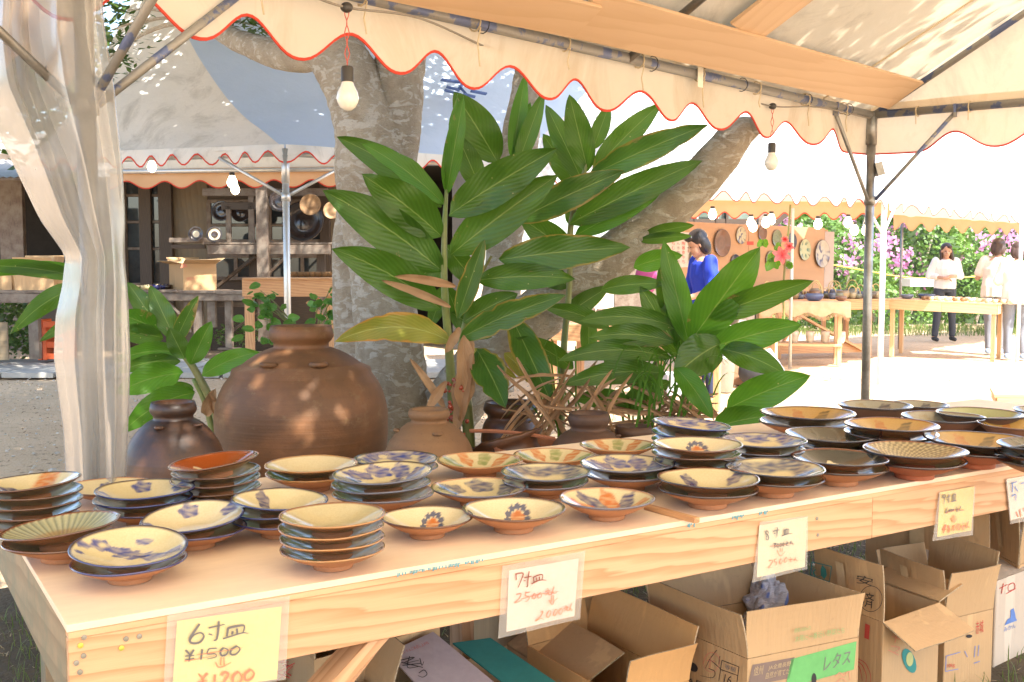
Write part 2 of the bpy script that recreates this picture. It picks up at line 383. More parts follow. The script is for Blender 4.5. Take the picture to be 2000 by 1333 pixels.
plank('apron', T(.02, W_ - .02, AT - AH / 2), T(LEN, W_ - .02, AT - AH / 2), .03, AH, m_pine2, tb)
for u in (.1, 1.2, 2.42, 3.6):
    for n in ((.065, W_ - .08) if u < .2 or u > 3 else (W_ - .08,)):
        plank('leg', T(u, n, 0), T(u, n, AT - .002), .075, .04, m_pine2 if u > .2 else m_pinew, tb, up=U)
    if u < .2 or u > 3: plank('stretcher', T(u + .03, .06, .22), T(u + .03, W_ - .06, .22), .03, .08, m_pine2, tb)
plank('brace', T(.56, .05, AT - AH + .012), T(.13, .05, .22), .028, .07, m_pine, tb, up=N_)
plank('brace', T(.62, .11, AT - AH + .02), T(.24, .11, .20), .028, .06, m_pine2, tb, up=N_)
plank('rail', T(-.75, -.16, .36), T(.09, .04, .335), .03, .10, m_pine, tb)
m_screw = M('screw', (.36, .33, .28), (.2, .2, .15), rough=.45, metal=.5); m_screwy = M('brass_screw', (.55, .55, .10), (.4, .45, .1), rough=.35, metal=.6)
apn = -N_; ap0 = T(0, .003, 0)
for px, py, y in ((164, 1245, 0), (157, 1261, 1), (163, 1281, 0), (149, 1295, 0), (156, 1313, 0), (246, 1248, 0), (237, 1266, 1), (272, 1243, 0), (1595, 1013, 0), (1597, 1045, 0)):
    p = PL(px, py, ap0, apn) + apn * .0005; v, f = lathe_vf([(.0045, 0), (.0045, .0012), (.0001, .0016)], 10); m = apn.to_track_quat('Z', 'Y').to_matrix()
    add('screw', [m @ V(a) + p for a in v], f, m_screwy if y else m_screw, tb)
m_blue = flat('blue_ink', (.10, .36, .42))   # mill stamp on the plywood edge
rr = random.Random(9)
for x0, x1, dens in ((770, 850, .3), (800, 828, 1), (845, 870, .5), (870, 900, .9), (905, 945, .6), (1343, 1358, .9), (1430, 1453, 1), (1483, 1500, .8)):
    x = x0; b = MB()
    while x < x1:
        if rr.random() < dens:
            e0 = T(0, -.0004, 0); yy = 1222 - (x - 130) * .1695; h = rr.uniform(3, 9)
            q = [PL(x, yy + 7, e0, apn), PL(x + 2.2, yy + 7, e0, apn), PL(x + 2.2, yy + 7 + h, e0, apn), PL(x, yy + 7 + h, e0, apn)]; b.put(q, [(0, 1, 2, 3)])
        x += 3
    b.build('ink_stamp', m_blue, tb)
e0 = G(1262, 990, TZ + .006); e1 = G(1362, 1017, TZ + .006)
plank('wooden_batten', e0, e1, .017, .012, m_stallw, label='short wooden batten lying near the front edge of the long table', cat='batten')

# ---------------- plates ----------------
CREAM = lin('d2c294'); CR2 = lin('dccca2'); NAVY = lin('2b2f66'); BLUE = lin('2f3f86'); GB = lin('3d4868'); ORG = lin('c0641c'); RUST = lin('9a4a1c'); GRN = lin('7d8a4a'); OLV = lin('bfb084'); DKB = lin('4a352a'); BRN = lin('7a452a'); CLAY = lin('b07a54'); TERR = lin('a45c3e'); AMB = lin('8a6426'); BLK = lin('3a3830')
def sm(d, w=.05): return np.clip(.5 - d / w, 0, 1)
def blob(x, y, cx, cy, a, b, rot=0):
    c, s = math.cos(rot), math.sin(rot); dx, dy = x - cx, y - cy; u = (dx * c + dy * s) / a; v = (-dx * s + dy * c) / b
    w = .12 * np.sin(5 * np.arctan2(v, u) + cx * 9) ; return sm(np.sqrt(u * u + v * v) - 1 - w, .13)
def mixc(c, m, col, k=.92): m = (m * k)[:, None]; return c * (1 - m) + np.array(col)[None, :] * m
def mixb(c, m, col, x, y, k=.95):
    g = np.array([noise.noise(V((a * 6, b * 14, 3.1))) for a, b in zip(x, y)]); return mixc(c, m * np.clip(.75 + .6 * g, .3, 1), col, k)
def design(kind, x, y, r, th):
    n = len(x); base = {'plain': OLV, 'brown': RUST, 'grey': lin('96907c'), 'dark': lin('57503f'), 'amber': lin('b08a4a'), 'speck': lin('b8a478'), 'terra': TERR, 'fluted': lin('b0ae88'), 'greenish': lin('a0a070')}.get(kind, CR2 if kind in ('rimb', 'hand', 'spots3') else CREAM)
    c = np.tile(np.array(base, float), (n, 1))
    if kind == 'leafband':
        for k, (cx, cy, a, b, ro) in enumerate([(-.62, .28, .17, .16, 0), (-.3, .30, .24, .10, .3), (-.12, .22, .24, .11, .6), (.1, .16, .24, .1, .7), (.42, .1, .28, .15, -.25), (.72, .12, .2, .12, .9), (.85, -.02, .15, .1, .7), (-.85, .1, .12, .10, 0), (-.8, -.2, .08, .06, 0), (.05, .62, .16, .08, 0)]): c = mixb(c, blob(x, y, cx, cy, a, b, ro), BLUE, x, y)
        c = mixc(c, sm(r * 0 + np.abs(np.hypot(x + .6, y - .3) - .0) - .06, .05), CREAM)
    elif kind == 'spots4' or kind == 'spots3':
        for cx, cy, a in ((-.3, .66, .2), (.58, .6, .2), (.12, -.55, .15), (-.8, -.28, .16)): c = mixb(c, blob(x, y, cx, cy, a, a * 1.0), BLUE, x, y)
    elif kind == 'drops':
        for cx, cy, ro in ((-.28, .5, 1.9), (.62, .42, .9), (.1, -.42, 0), (-.5, -.5, .6)): c = mixb(c, blob(x, y, cx, cy, .26, .14, ro), NAVY, x, y)
    elif kind == 'marks':
        c = mixb(c, blob(x, y, -.45, .42, .36, .13, 2.0), NAVY, x, y); c = mixb(c, blob(x, y, .05, -.12, .22, .08, .1), NAVY, x, y); c = mixb(c, blob(x, y, .8, .1, .15, .06, .8), NAVY, x, y)
    elif kind == 'hand':
        cx, cy = .08, .38
        c = mixb(c, blob(x, y, cx, cy - .02, .14, .28), ORG, x, y)
        for k in range(7): a = R_(-15 + k * 35); c = mixc(c, blob(x, y, cx + .2 * math.cos(a), cy + .02 + .34 * math.sin(a), .065, .10), GB)
        c = mixc(c, blob(x, y, cx, cy - .3, .16, .05), lin('4c4426'))
    elif kind == 'floral':
        for k in range(9): a = k * .7 + .4; c = mixb(c, blob(x, y, .68 * math.cos(a), .68 * math.sin(a), .30, .17, a + .9), BLUE, x, y)
        for cx, cy in ((.12, .1), (.26, -.02), (.3, .2), (.4, .05), (.22, .28)): c = mixb(c, blob(x, y, cx, cy, .09, .12, cx * 8), NAVY, x, y)
    elif kind == 'bluerim':
        m = sm(np.abs(r - .8 + .07 * np.sin(th * 5)) - .17, .1); c = mixb(c, m, BLUE, x, y)
        for k in range(6): a = k * 1.05; c = mixc(c, blob(x, y, .78 * math.cos(a), .78 * math.sin(a), .07, .12, a), CREAM)
    elif kind == 'greyrim':
        m = sm(np.abs(r - .72 + .08 * np.sin(th * 4 + 1)) - .2, .12); c = mixb(c, m, GB, x, y)
        c = mixc(c, blob(x, y, .55, -.05, .12, .2, .5), NAVY)
    elif kind == 'blobs':
        for k in range(6): a = k * 1.05 + .5; c = mixb(c, blob(x, y, .68 * math.cos(a), .68 * math.sin(a), .32, .2, a + 1.2), GB, x, y)
    elif kind == 'orgreen':
        for k in range(10): a = k * .63 + .2; rr2 = .72; c = mixb(c, blob(x, y, rr2 * math.cos(a), rr2 * math.sin(a), .15, .28, a - PI / 2), ORG if k % 2 else GRN, x, y, .85)
        c = mixb(c, blob(x, y, .05, -.2, .18, .12), ORG, x, y)
    elif kind == 'swirl':
        for k in range(9): a = k * .7; c = mixb(c, blob(x, y, .58 * math.cos(a), .58 * math.sin(a), .36, .17, a + .5), NAVY if k % 2 else ORG, x, y)
    elif kind == 'wideband':
        c = mixb(c, sm(np.abs(x - .05) - .22, .1), ORG, x, y); c = mixb(c, blob(x, y, -.55, -.1, .36, .35), NAVY, x, y); c = mixb(c, blob(x, y, .8, .1, .12, .16), NAVY, x, y)
    elif kind == 'brown':
        for cx, cy, R0, a0, a1 in ((-.5, .05, .2, -1.2, 1.9), (-.05, .0, .26, 2.4, 6.0), (.5, .1, .22, -2.2, .9), (-.78, -.25, .1, -3.2, 3.2), (.8, .1, .1, -3.2, 3.2)): an = (np.arctan2(y - cy, x - cx) - a0) % (2 * PI); c = mixc(c, sm(np.abs(np.hypot(x - cx, y - cy) - R0) - .045, .04) * (an < (a1 - a0)), CR2)
    elif kind == 'dark':
        m = sm(np.abs(np.sin(x * 7 + y * 2 + .6 * np.sin(y * 6))) - .2, .2); c = mixc(c, m, lin('6b6555'), .7); c = mixc(c, blob(x, y, 0, .15, .17, .3), CR2 if False else lin('5a5240'), .7)
    elif kind == 'darkcream':
        c = np.tile(np.array(BLK, float), (n, 1)); c = mixc(c, sm(np.abs(y - .2 - .12 * np.sin(x * 8)) - .05, .1), lin('8b8168'), .7); c = mixc(c, blob(x, y, -.05, .25, .16, .28), CR2)
    elif kind == 'amber':
        for k in range(8): a = k * .8; c = mixb(c, blob(x, y, .6 * math.cos(a), .6 * math.sin(a), .28, .12, a), lin('41391f') if k % 2 else lin('a8642a'), x, y, .8)
    elif kind == 'speck':
        m = sm(np.sin(th * 40) * np.sin(r * 46) - .1, .6); c = mixc(c, m, lin('4c4130'), .75)
    elif kind == 'fluted':
        m = sm(np.sin(th * 44) * np.clip(r * 2 - .7, 0, 1), .8); c = mixc(c, m, lin('5c665c'), .6); c = mixc(c, sm(np.abs(r - .45) - .1, .1), lin('96703a'), .6)
    elif kind == 'grey':
        for k in range(7): a = k * .9; c = mixb(c, blob(x, y, .75 * math.cos(a), .75 * math.sin(a), .12, .16, a), lin('4b4a50') if k % 2 else lin('8f7f5c'), x, y)
    elif kind == 'rimb': pass
    return c
m_glaze = attrM('glaze', .16, .9); m_clay = attrM('unglazed_clay', .62, .0, bump=.25, bscale=70)
PROFS = {'plate': dict(foot=.40, fh=.085, H=.37, wall=.30), 'deep': dict(foot=.5, fh=.07, H=.56, wall=.55)}
def plate_mesh(kind, rimc, outc, clayc, shape='plate', seg=128, dense=True, fh=.105, H=.37):
    ft = .385 if shape == 'plate' else .48
    if shape == 'deep': H = .56
    prof = [(ft - .1, .03), (ft - .08, 0), (ft - .005, 0), (ft, .01), (ft, fh * .7), (ft + .015, fh)]
    for k in range(1, 8):
        t = k / 7; pw = 1.25 if shape == 'plate' else .95; prof.append((ft + .015 + (1 - ft - .015) * (t ** .92), fh + (H - fh - .01) * (t ** pw)))
    prof += [(1.006, H), (1.0, H + .016), (.985, H + .02), (.962, H + .012)]; ni = len(prof); nin = 28 if dense else 8
    for k in range(1, nin + 1):
        t = 1 - k / nin; r = max(.002, .962 * t); hh = .115 + (H - .115) * max(0, (r - .28) / .682) ** (1.35 if shape == 'plate' else 1.1)
        prof.append((r, hh))
    v, f = lathe_vf(prof, seg); a = np.array(v); r = np.hypot(a[:, 0], a[:, 1]); th = np.arctan2(a[:, 1], a[:, 0]); x, y = a[:, 0], a[:, 1]
    idx = np.arange(len(v)) // seg
    c = np.tile(np.array(clayc, float), (len(v), 1))
    up = (idx >= 7); c[up] = np.array(outc)
    inn = idx >= ni; c[inn] = design(kind, x[inn], y[inn], r[inn], th[inn])
    rw = .035 if kind not in ('rimb', 'hand') else .07
    m = np.clip((r - (1 - rw)) / .03, 0, 1) * (idx >= ni - 5); c = mixc(c, m, rimc, .95)
    if kind == 'fluted':
        for i in range(len(v)):
            if inn[i] and r[i] > .35: v[i] = (v[i][0], v[i][1], v[i][2] + .012 * math.sin(th[i] * 44))
    ph = random.uniform(0, 6); v = [(p[0] * (1 + .008 * math.sin(3 * t_ + ph)), p[1] * (1 + .010 * math.sin(2 * t_ + ph * 2)), p[2] + (.014 * math.sin(2 * t_ + ph) + .006 * math.sin(5 * t_)) * max(0, q - .4)) for p, t_, q in zip(v, th, r)]
    mi = [(0 if (i // seg) >= 6 else 1) for i in range(len(f))]
    if outc == clayc: mi = [(0 if (i // seg) >= 13 else 1) for i in range(len(f))]
    me = mesh('plate', v, f, [m_glaze, m_clay], True, mi, None, c); return me
RB = {'blue': lin('2c3a6e'), 'brown': lin('5a3a26'), 'tan': lin('a87a48'), 'dark': lin('2b2a30'), 'grey': lin('5b5e6c')}
lowcache = {}
def stack(px, py, w, n, kind, short, rim='brown', shape='plate', top_out=None, low=None, tilt=(0, 0), s=.19, base_clay=True, name='plate', clay=CLAY, H=.37):
    """px,py = middle of the top plate's rim in the photo, w its width there, n how many in the stack"""
    hgt = .56 if shape == 'deep' else H
    Rr = .1
    for _ in range(6):
        z = TZ + .0015 + Rr * (hgt + .015 + (n - 1) * s); c = G(px, py, z); Rr = w / 2 * (c - O).dot(V((0, math.cos(PITCH), -math.sin(PITCH)))) / FPX
    outc = clay if n == 1 else (top_out or DKB)
    low_names = ['lowest', 'second from the bottom', 'middle', 'second from the top']
    gname = None if n == 1 else 'plates in the stack topped by the ' + short
    for k in range(n):
        top = k == n - 1; bot = k == 0
        if top: me = plate_mesh(kind, RB[rim], outc, clay, shape, H=H)
        else:
            key = (rim, low, bot, shape, clay, H)
            if key not in lowcache: lowcache[key] = plate_mesh('plain' if not low else low, RB[rim], clay if bot else (top_out or DKB), clay, shape, 56, False, H=H)
            me = lowcache[key]
        rr2 = Rr * (1 if top else random.uniform(.975, 1.02)); j = (0, 0) if (top or bot) else (random.uniform(-.004, .004), random.uniform(-.003, .003))
        tl = tilt if top else (tilt[0] * .3 * k / max(1, n - 1) + random.uniform(-.012, .012), tilt[1] * .3 * k / max(1, n - 1) + random.uniform(-.012, .012))
        if bot: tl = (tilt if n == 1 else (0, 0))
        zz = TZ + .0012 + Rr * s * k + (abs(tl[0]) + abs(tl[1])) * Rr * .40
        m = Matrix.Translation(V((c.x + j[0], c.y + j[1], zz))) @ Matrix.Rotation(tl[0], 4, 'X') @ Matrix.Rotation(tl[1], 4, 'Y') @ Matrix.Rotation(0 if top else random.uniform(0, 6), 4, 'Z') @ Matrix.Scale(rr2, 4)
        if top: lab = short if n == 1 else short + ', topmost of its stack'
        elif n == 2: lab = 'plain rimmed %s directly under the %s' % (name, short)
        elif bot: lab = 'lowest %s, standing on the table, under the %s' % (name, short)
        else: lab = '%s %s, %s from the top, under the %s' % ('plain', name, {1: 'second', 2: 'third', 3: 'fourth', 4: 'fifth'}[n - 1 - k], short)
        ob(name, me, None, m, label=lab, cat='bowl' if name == 'bowl' else 'plate', group='glazed plates and bowls for sale on the long table')
S = stack
S(60, 941, 187, 5, 'wideband', 'cream plate with broad orange band', 'brown', tilt=(0, -.06))
S(213, 948, 168, 1, 'drops', 'low cream plate with single blue drop')
S(283, 953, 186, 3, 'spots4', 'cream plate with blue rim petals', 'blue')
S(380, 1011, 197, 2, 'spots3', 'tipped blue-rimmed cream plate', 'blue', tilt=(.09, -.05))
S(123, 1029, 222, 2, 'fluted', 'olive fluted plate', 'brown', tilt=(0, -.10), top_out=BRN)
S(252, 1070, 220, 2, 'leafband', 'cream plate with blue leaf band', 'blue', tilt=(.10, .05))
S(421, 902, 172, 5, 'brown', 'rust plate with cream swirls', 'brown', tilt=(.02, -.11), top_out=BRN)
S(545, 975, 186, 3, 'marks', 'cream plate with long navy strokes', 'blue', tilt=(0, .05))
S(649, 1004, 206, 4, 'plain', 'plain olive plate', 'tan', top_out=BRN, s=.21)
S(609, 905, 180, 2, 'rimb', 'plain cream plate with burnt rim', 'tan')
S(773, 894, 164, 2, 'bluerim', 'back blue-banded plate', 'grey')
S(748, 924, 194, 3, 'floral', 'grey-blue flower plate', 'grey', tilt=(.03, -.04))
S(834, 1008, 180, 1, 'hand', 'smaller cream bowl with orange hand motif', 'brown', name='bowl', H=.42)
S(1003, 992, 201, 1, 'hand', 'larger cream bowl with orange hand motif', 'brown', name='bowl', H=.42)
S(934, 950, 186, 1, 'blobs', 'cream plate with grey-blue blobs', 'grey')
S(937, 897, 168, 1, 'orgreen', 'leftmost orange and green dotted plate', 'tan', name='plate')
S(1065, 920, 174, 2, 'greyrim', 'navy-banded cream plate', 'grey')
S(1081, 888, 158, 1, 'orgreen', 'orange and green plate inside the terracotta basin', 'tan')
S(1185, 971, 186, 1, 'swirl', 'plate with navy and orange swirls', 'grey', H=.42)
S(1225, 903, 184, 2, 'floral', 'blue flower plate beside the pink basin', 'grey')
S(1206, 868, 148, 1, 'orgreen', 'rightmost orange and green dotted plate', 'tan')
S(1383, 932, 198, 2, 'drops', 'cream plate with navy drops', 'dark', top_out=BRN)
S(1362, 866, 174, 4, 'hand', 'cream plate with small hand motif', 'brown', top_out=BRN)
S(1349, 829, 154, 4, 'bluerim', 'tilted navy plate', 'blue', tilt=(0, .08))
S(1490, 858, 168, 3, 'bluerim', 'plate with broad blue petals', 'grey')
S(1514, 912, 192, 2, 'greyrim', 'plate with smoky grey brushwork', 'dark')
S(1640, 892, 184, 2, 'darkcream', 'black plate with cream patch', 'dark', top_out=BRN)
S(1626, 847, 181, 2, 'dark', 'black plate with combed waves', 'dark')
S(1577, 805, 182, 2, 'amber', 'amber striped plate', 'dark')
S(1710, 790, 140, 1, 'grey', 'tall grey bowl in front of the post', 'dark', 'deep', name='bowl', clay=lin('5e4436'))
S(1795, 789, 112, 1, 'grey', 'small grey bowl right of the post', 'dark', 'deep', name='bowl', clay=lin('5e4436'))
S(1742, 828, 177, 3, 'amber', 'golden brown plate', 'dark', top_out=BRN)
S(1842, 813, 156, 1, 'grey', 'blue-rimmed grey bowl behind the speckled plate', 'dark', 'deep', name='bowl', clay=lin('6a4a3a'))
S(1914, 806, 160, 1, 'greenish', 'olive green bowl behind the right plates', 'dark', 'deep', name='bowl', clay=lin('5e4436'))
S(1787, 877, 195, 2, 'speck', 'speckled chattered plate', 'dark', top_out=BRN, clay=TERR)
S(1906, 856, 194, 2, 'amber', 'glossy amber plate at the front right', 'dark', top_out=DKB, clay=TERR)
S(1994, 827, 160, 1, 'amber', 'deep amber bowl cut by the picture edge', 'brown', 'deep', name='bowl', clay=lin('6a4a3a'))
S(2050, 801, 130, 1, 'grey', 'grey bowl beyond the amber bowl', 'dark', 'deep', name='bowl', clay=lin('5e4436'))
S(2040, 868, 170, 3, 'dark', 'dark plate at the right end', 'dark')
S(1058, 878, 190, 1, 'terra', 'shallow unglazed terracotta basin', 'tan', name='bowl', clay=TERR, H=.34) if False else None
# ---------------- clay jars ----------------
def potM(name, c, c2, c3=None, rough=.5, coat=.1):
    t = NT(name); vec = t.coords((1, 1, 1)); n = t.noise(vec, 3.2, 6, .65, .5); base = t.mix(t.ramp(n, [(.36, 0.), (.6, 1.)]), c, c2)
    if c3:
        n2 = t.noise(t.coords((1.4, 1.4, 2)), 5, 6, .75); base = t.mix(t.ramp(n2, [(.55, 0.), (.68, .6)]), base, c3)
    band = t.noise(t.coords((.4, .4, 16)), 3, 3, .5); base = t.mix(t.ramp(band, [(.45, 0.), (.7, .22)]), base, tuple(x * .5 for x in c))
    f = t.noise(vec, 90, 3, .6); sp = t.ramp(f, [(.64, 0.), (.7, .5)]); base = t.mix(sp, base, tuple(x * .4 for x in c))
    b = t.bsdf(Base_Color=base, Roughness=rough); b.inputs['Coat Weight'].default_value = coat; b.inputs['Coat Roughness'].default_value = .3
    h = t.math('ADD', t.math('MULTIPLY', band, 1.4), t.math('MULTIPLY', f, .3)); t.t.links.new(t.bump(h, .25, .006), b.inputs['Normal']); return t.done(b.outputs[0])
m_jar = potM('jar_big', (.21, .088, .032), (.13, .06, .024), (.24, .15, .07), rough=.62, coat=0)
m_jard = potM('jar_dark', (.13, .05, .018), (.04, .02, .012), (.028, .022, .027), rough=.45, coat=.1)
m_jart = potM('jar_tan', (.27, .14, .06), (.21, .105, .045), (.28, .17, .085), rough=.7, coat=0)
m_jarg = potM('jar_grey', (.125, .062, .035), (.085, .045, .028), (.16, .10, .06), rough=.6, coat=0)
m_terra = potM('terracotta_pot', (.42, .16, .08), (.32, .12, .06), (.3, .2, .14), rough=.7, coat=0)
def jar(px, pyrim, Y, wmax, yw, wrim, mat, label, lugs=(), neck=.85, Hc=None, seg=56, wob=.006, extra_rim=1.0):
    """px middle; pyrim rim height in the photo; wmax, yw widest place; wrim outer rim width (all photo px at depth Y)"""
    k = Y / FPX; c = P(px, pyrim, Y); H = c.z; R = wmax / 2 * k; rr3 = wrim / 2 * k; zw = P(px, yw, Y).z
    fr = R * .5; lip = rr3 * .30 * extra_rim
    prof = [(.001, .0), (fr, 0)]
    for i in range(1, 9): t = i / 8; prof.append((fr + (R - fr) * math.sin(t * PI / 2) ** .9, zw * (1 - math.cos(t * PI / 2)) ** .9 if t < 1 else zw))
    zn = H - lip * 2.5; rn = rr3 * neck
    for i in range(1, 11): t = i / 10; prof.append((rn + (R - rn) * (math.cos(t * PI / 2) ** 1.5 if t < 1 else 0), zw + (zn - zw) * math.sin(t * PI / 2)))
    prof += [(rn * .995, zn + lip * .5), (rr3 * .93, zn + lip * .8), (rr3, zn + lip * 1.25), (rr3 * .99, zn + lip * 1.7), (rr3 * .93, H), (rr3 * .82, H - lip * .1), (rr3 * .74, H - lip * .7), (rr3 * .72, zn), (R * .8, zn - .1), (R * .9, zw)]
    root = empty('clay_jar', V((c.x, c.y, 0)), label, 'jar', 'unglazed clay storage jars behind the table')
    v, f = lathe_vf(prof, seg); out = []
    for p in v: q = V(p); nn = noise.noise(q * 2.2 + V((px, 0, 0))) * wob + noise.noise(V((q.z * 9, px, 0))) * wob * .35; s = 1 + nn / max(.05, R); out.append(V((q.x * s + c.x, q.y * s + c.y, q.z)))
    add('body', out, f, mat, root, smooth=True)
    for a, z in lugs:
        a = R_(a); t = min(1, max(0, (z - zw) / (zn - zw))); rad = rn + (R - rn) * math.cos(math.asin(t)) ** 1.5
        d = V((math.cos(a), math.sin(a), 0)); s = V((-d.y, d.x, 0)); q = V((c.x, c.y, z)) + d * (rad - .004)
        b = MB(); b.tube(bez(q - s * R * .085, q + d * R * .22 + V((0, 0, R * .02)), q + s * R * .085, 8), R * .032, 8); b.build('lug', mat, root, smooth=True)
    return root
jar(588, 636, 5.0, 337, 805, 126, m_jar, 'huge round brown clay jar with two small lugs', [(-112, .80), (-62, .80), (60, .8)], wob=.012, extra_rim=.9)
jar(338, 785, 4.3, 196, 915, 90, m_jard, 'dark brown clay jar left of the huge jar', [(-100, .60), (-20, .6)])
jar(838, 799, 4.4, 180, 905, 84, m_jart, 'smooth tan clay jar with bow-shaped lug beside the tree trunk', [(-70, .56), (-170, .56)], extra_rim=.8)
jar(1150, 806, 4.5, 160, 900, 82, m_jarg, 'grey brown clay jar with flared rim among the dry leaves', [(-10, .52)], extra_rim=1.1)
jar(1238, 832, 4.6, 110, 890, 74, m_jarg, 'small dark jar half hidden right of the flared jar')
jar(998, 785, 5.2, 120, 860, 108, m_jard, 'dark pot holding the stems behind the broken jar', extra_rim=.8)
# broken jar and basin
bc = P(985, 880, 4.6); root = empty('broken_jar', V((bc.x, bc.y, 0)), 'broken dark jar with a jagged tilted rim', 'jar', 'unglazed clay storage jars behind the table')
v, f = lathe_vf([(.10, 0), (.19, .14), (.23, .28), (.21, .38), (.15, .44), (.145, .47), (.17, .50), (.158, .51), (.13, .47), (.13, .43)], 40); out = []
for p in v:
    q = V(p); a = math.atan2(q.y, q.x)
    if q.z > .4: q.z += .055 * math.sin(a * 1 + 2.2) + .022 * noise.noise(V((a * 3, 0, 1))) - .02
    out.append(q + V((bc.x, bc.y, 0)))
add('body', out, f, m_jard, root, smooth=True)
b = MB(); cc = V((bc.x + .02, bc.y - .08, .50)); b.tube(bez(cc + V((-.17, 0, .035)), cc + V((0, -.03, .045)), cc + V((.2, 0, .0)), 8), .009, 6); b.build('rim_shard', m_terra, root)
b = MB(); rr = random.Random(3)
for i in range(60): a = rr.uniform(0, 6.28); r3 = rr.uniform(0, .12); q = V((bc.x + r3 * math.cos(a), bc.y + r3 * math.sin(a), .44)); b.put([q, q + V((rr.uniform(-.05, .05), rr.uniform(-.05, .05), .02)), q + V((rr.uniform(-.03, .03), .02, .0))], [(0, 1, 2)])
b.build('moss', M('moss', (.10, .10, .06), (.2, .17, .12)), root)
kc = P(1058, 872, 4.5); v, f = lathe_vf([(.001, 0), (.13, 0), (.15, .2), (.17, kc.z - .13), (.205, kc.z - .02), (.212, kc.z), (.20, kc.z + .004), (.19, kc.z - .02), (.14, kc.z - .1), (.001, kc.z - .11)], 48)
add('terracotta_basin', [V(p) + V((kc.x, kc.y, 0)) for p in v], f, m_terra, smooth=True, label='wide red terracotta basin standing behind the dotted plates', cat='basin')

# ---------------- tree ----------------
def barkM():
    t = NT('bark'); vec = t.coords((1, 1, .7), rnd=False); n = t.noise(vec, 7, 6, .7, .4); base = t.mix(t.ramp(n, [(.35, 0.), (.7, 1.)]), (.40, .33, .24), (.62, .54, .42))
    vo = t.noise(t.coords((1, 1, 1.9), rnd=False), 10, 5, .62, 1.0); lich = t.ramp(vo, [(.52, 0.), (.58, .8)]); base = t.mix(lich, base, (.72, .68, .60))
    v2 = t.noise(t.coords((1, 1, 1.3), rnd=False), 5, 5, .7, 1.5); base = t.mix(t.ramp(v2, [(.56, 0.), (.68, .6)]), base, (.34, .26, .17))
    f = t.noise(t.coords((1, 1, 2.2), rnd=False), 46, 5, .75); base = t.mix(t.math('MULTIPLY', f, .5), base, (.08, .06, .045))
    b = t.bsdf(Base_Color=base, Roughness=.88); h = t.math('ADD', f, t.math('MULTIPLY', lich, .25)); t.t.links.new(t.bump(h, .8, .02), b.inputs['Normal']); return t.done(b.outputs[0])
m_bark = barkM()
tree = empty('tree', P(760, 850, 6.0) * 1, 'large mottled grey tree with forked trunk behind the huge jar', 'tree'); tree.location.z = 0
def limb(name, pts, seg=56, amp=.03, n=16, knots=()):
    """pts: (px, py, Y, width px)"""
    cp = [V((*P(a, b, c), d / 2 * c / FPX * 1.0)) for a, b, c, d in [(p[0], p[1], p[2], p[3]) for p in pts]] if False else None
    C = [P(p[0], p[1], p[2]) for p in pts]; Rr = [p[3] / 2 * p[2] / FPX for p in pts]
    cc = crom(C, n); rl = crom([V((r, 0, 0)) for r in Rr], n); m = MB(); m.tube(cc, [max(.01, r.x) for r in rl], seg)
    out = []
    for i, p in enumerate(m.v):
        ring = i // seg; c = cc[min(ring, len(cc) - 1)]; d = p - c; q = p * 2.2
        k = 1 + noise.fractal(q + V((3, 1, 2)), 1, 2, 3) * amp * 3.2 + .05 * noise.noise(p * 14) + .035 * abs(noise.noise(V((p.x * 22, p.y * 22, p.z * 60)))) - .05 * max(0, noise.noise(p * 7 + V((9, 9, 9))) - .25); out.append(c + d * k)
    m.v = out; return m.build(name, m_bark, tree, smooth=True)
limb('trunk', [(775, 1000, 5.9, 190), (772, 860, 5.9, 142), (765, 720, 5.9, 130), (745, 560, 5.95, 120), (728, 430, 6, 122), (728, 330, 6, 148), (716, 250, 6, 128), (690, 170, 6.05, 116), (660, 110, 6.1, 112), (640, 40, 6.15, 110), (615, -60, 6.2, 105), (580, -220, 6.4, 90)])
limb('trunk', [(745, 420, 6.02, 90), (758, 330, 6.02, 104), (776, 240, 6.05, 96), (778, 160, 6.1, 100), (790, 90, 6.15, 90), (830, -20, 6.3, 80), (880, -200, 6.6, 70)])
limb('trunk', [(690, 700, 6.5, 74), (682, 600, 6.5, 64), (678, 480, 6.5, 58), (690, 380, 6.5, 52), (700, 260, 6.4, 50)])
limb('branch', [(640, 105, 6.1, 70), (570, 110, 6.3, 58), (510, 96, 6.5, 50), (450, 72, 6.8, 40), (380, 20, 7.1, 34), (300, -80, 7.4, 26)])
limb('trunk', [(880, 800, 5.8, 116), (960, 695, 5.75, 110), (1060, 608, 5.7, 100), (1170, 522, 5.6, 96), (1260, 450, 5.5, 88), (1340, 378, 5.4, 82), (1400, 312, 5.3, 76), (1440, 265, 5.3, 64), (1472, 248, 5.3, 40), (1486, 243, 5.3, 18)])
limb('trunk', [(960, 760, 5.9, 90), (975, 620, 5.9, 80), (985, 480, 6.0, 68), (1000, 380, 6.05, 70), (1015, 280, 6.1, 74), (1030, 180, 6.15, 62), (1050, 60, 6.3, 56), (1090, -120, 6.6, 50)])
b = MB(); kc = P(1478, 246, 5.26); b.ball(kc, .05, (1, .8, .9)); b.build('knot', m_bark, tree, smooth=True)
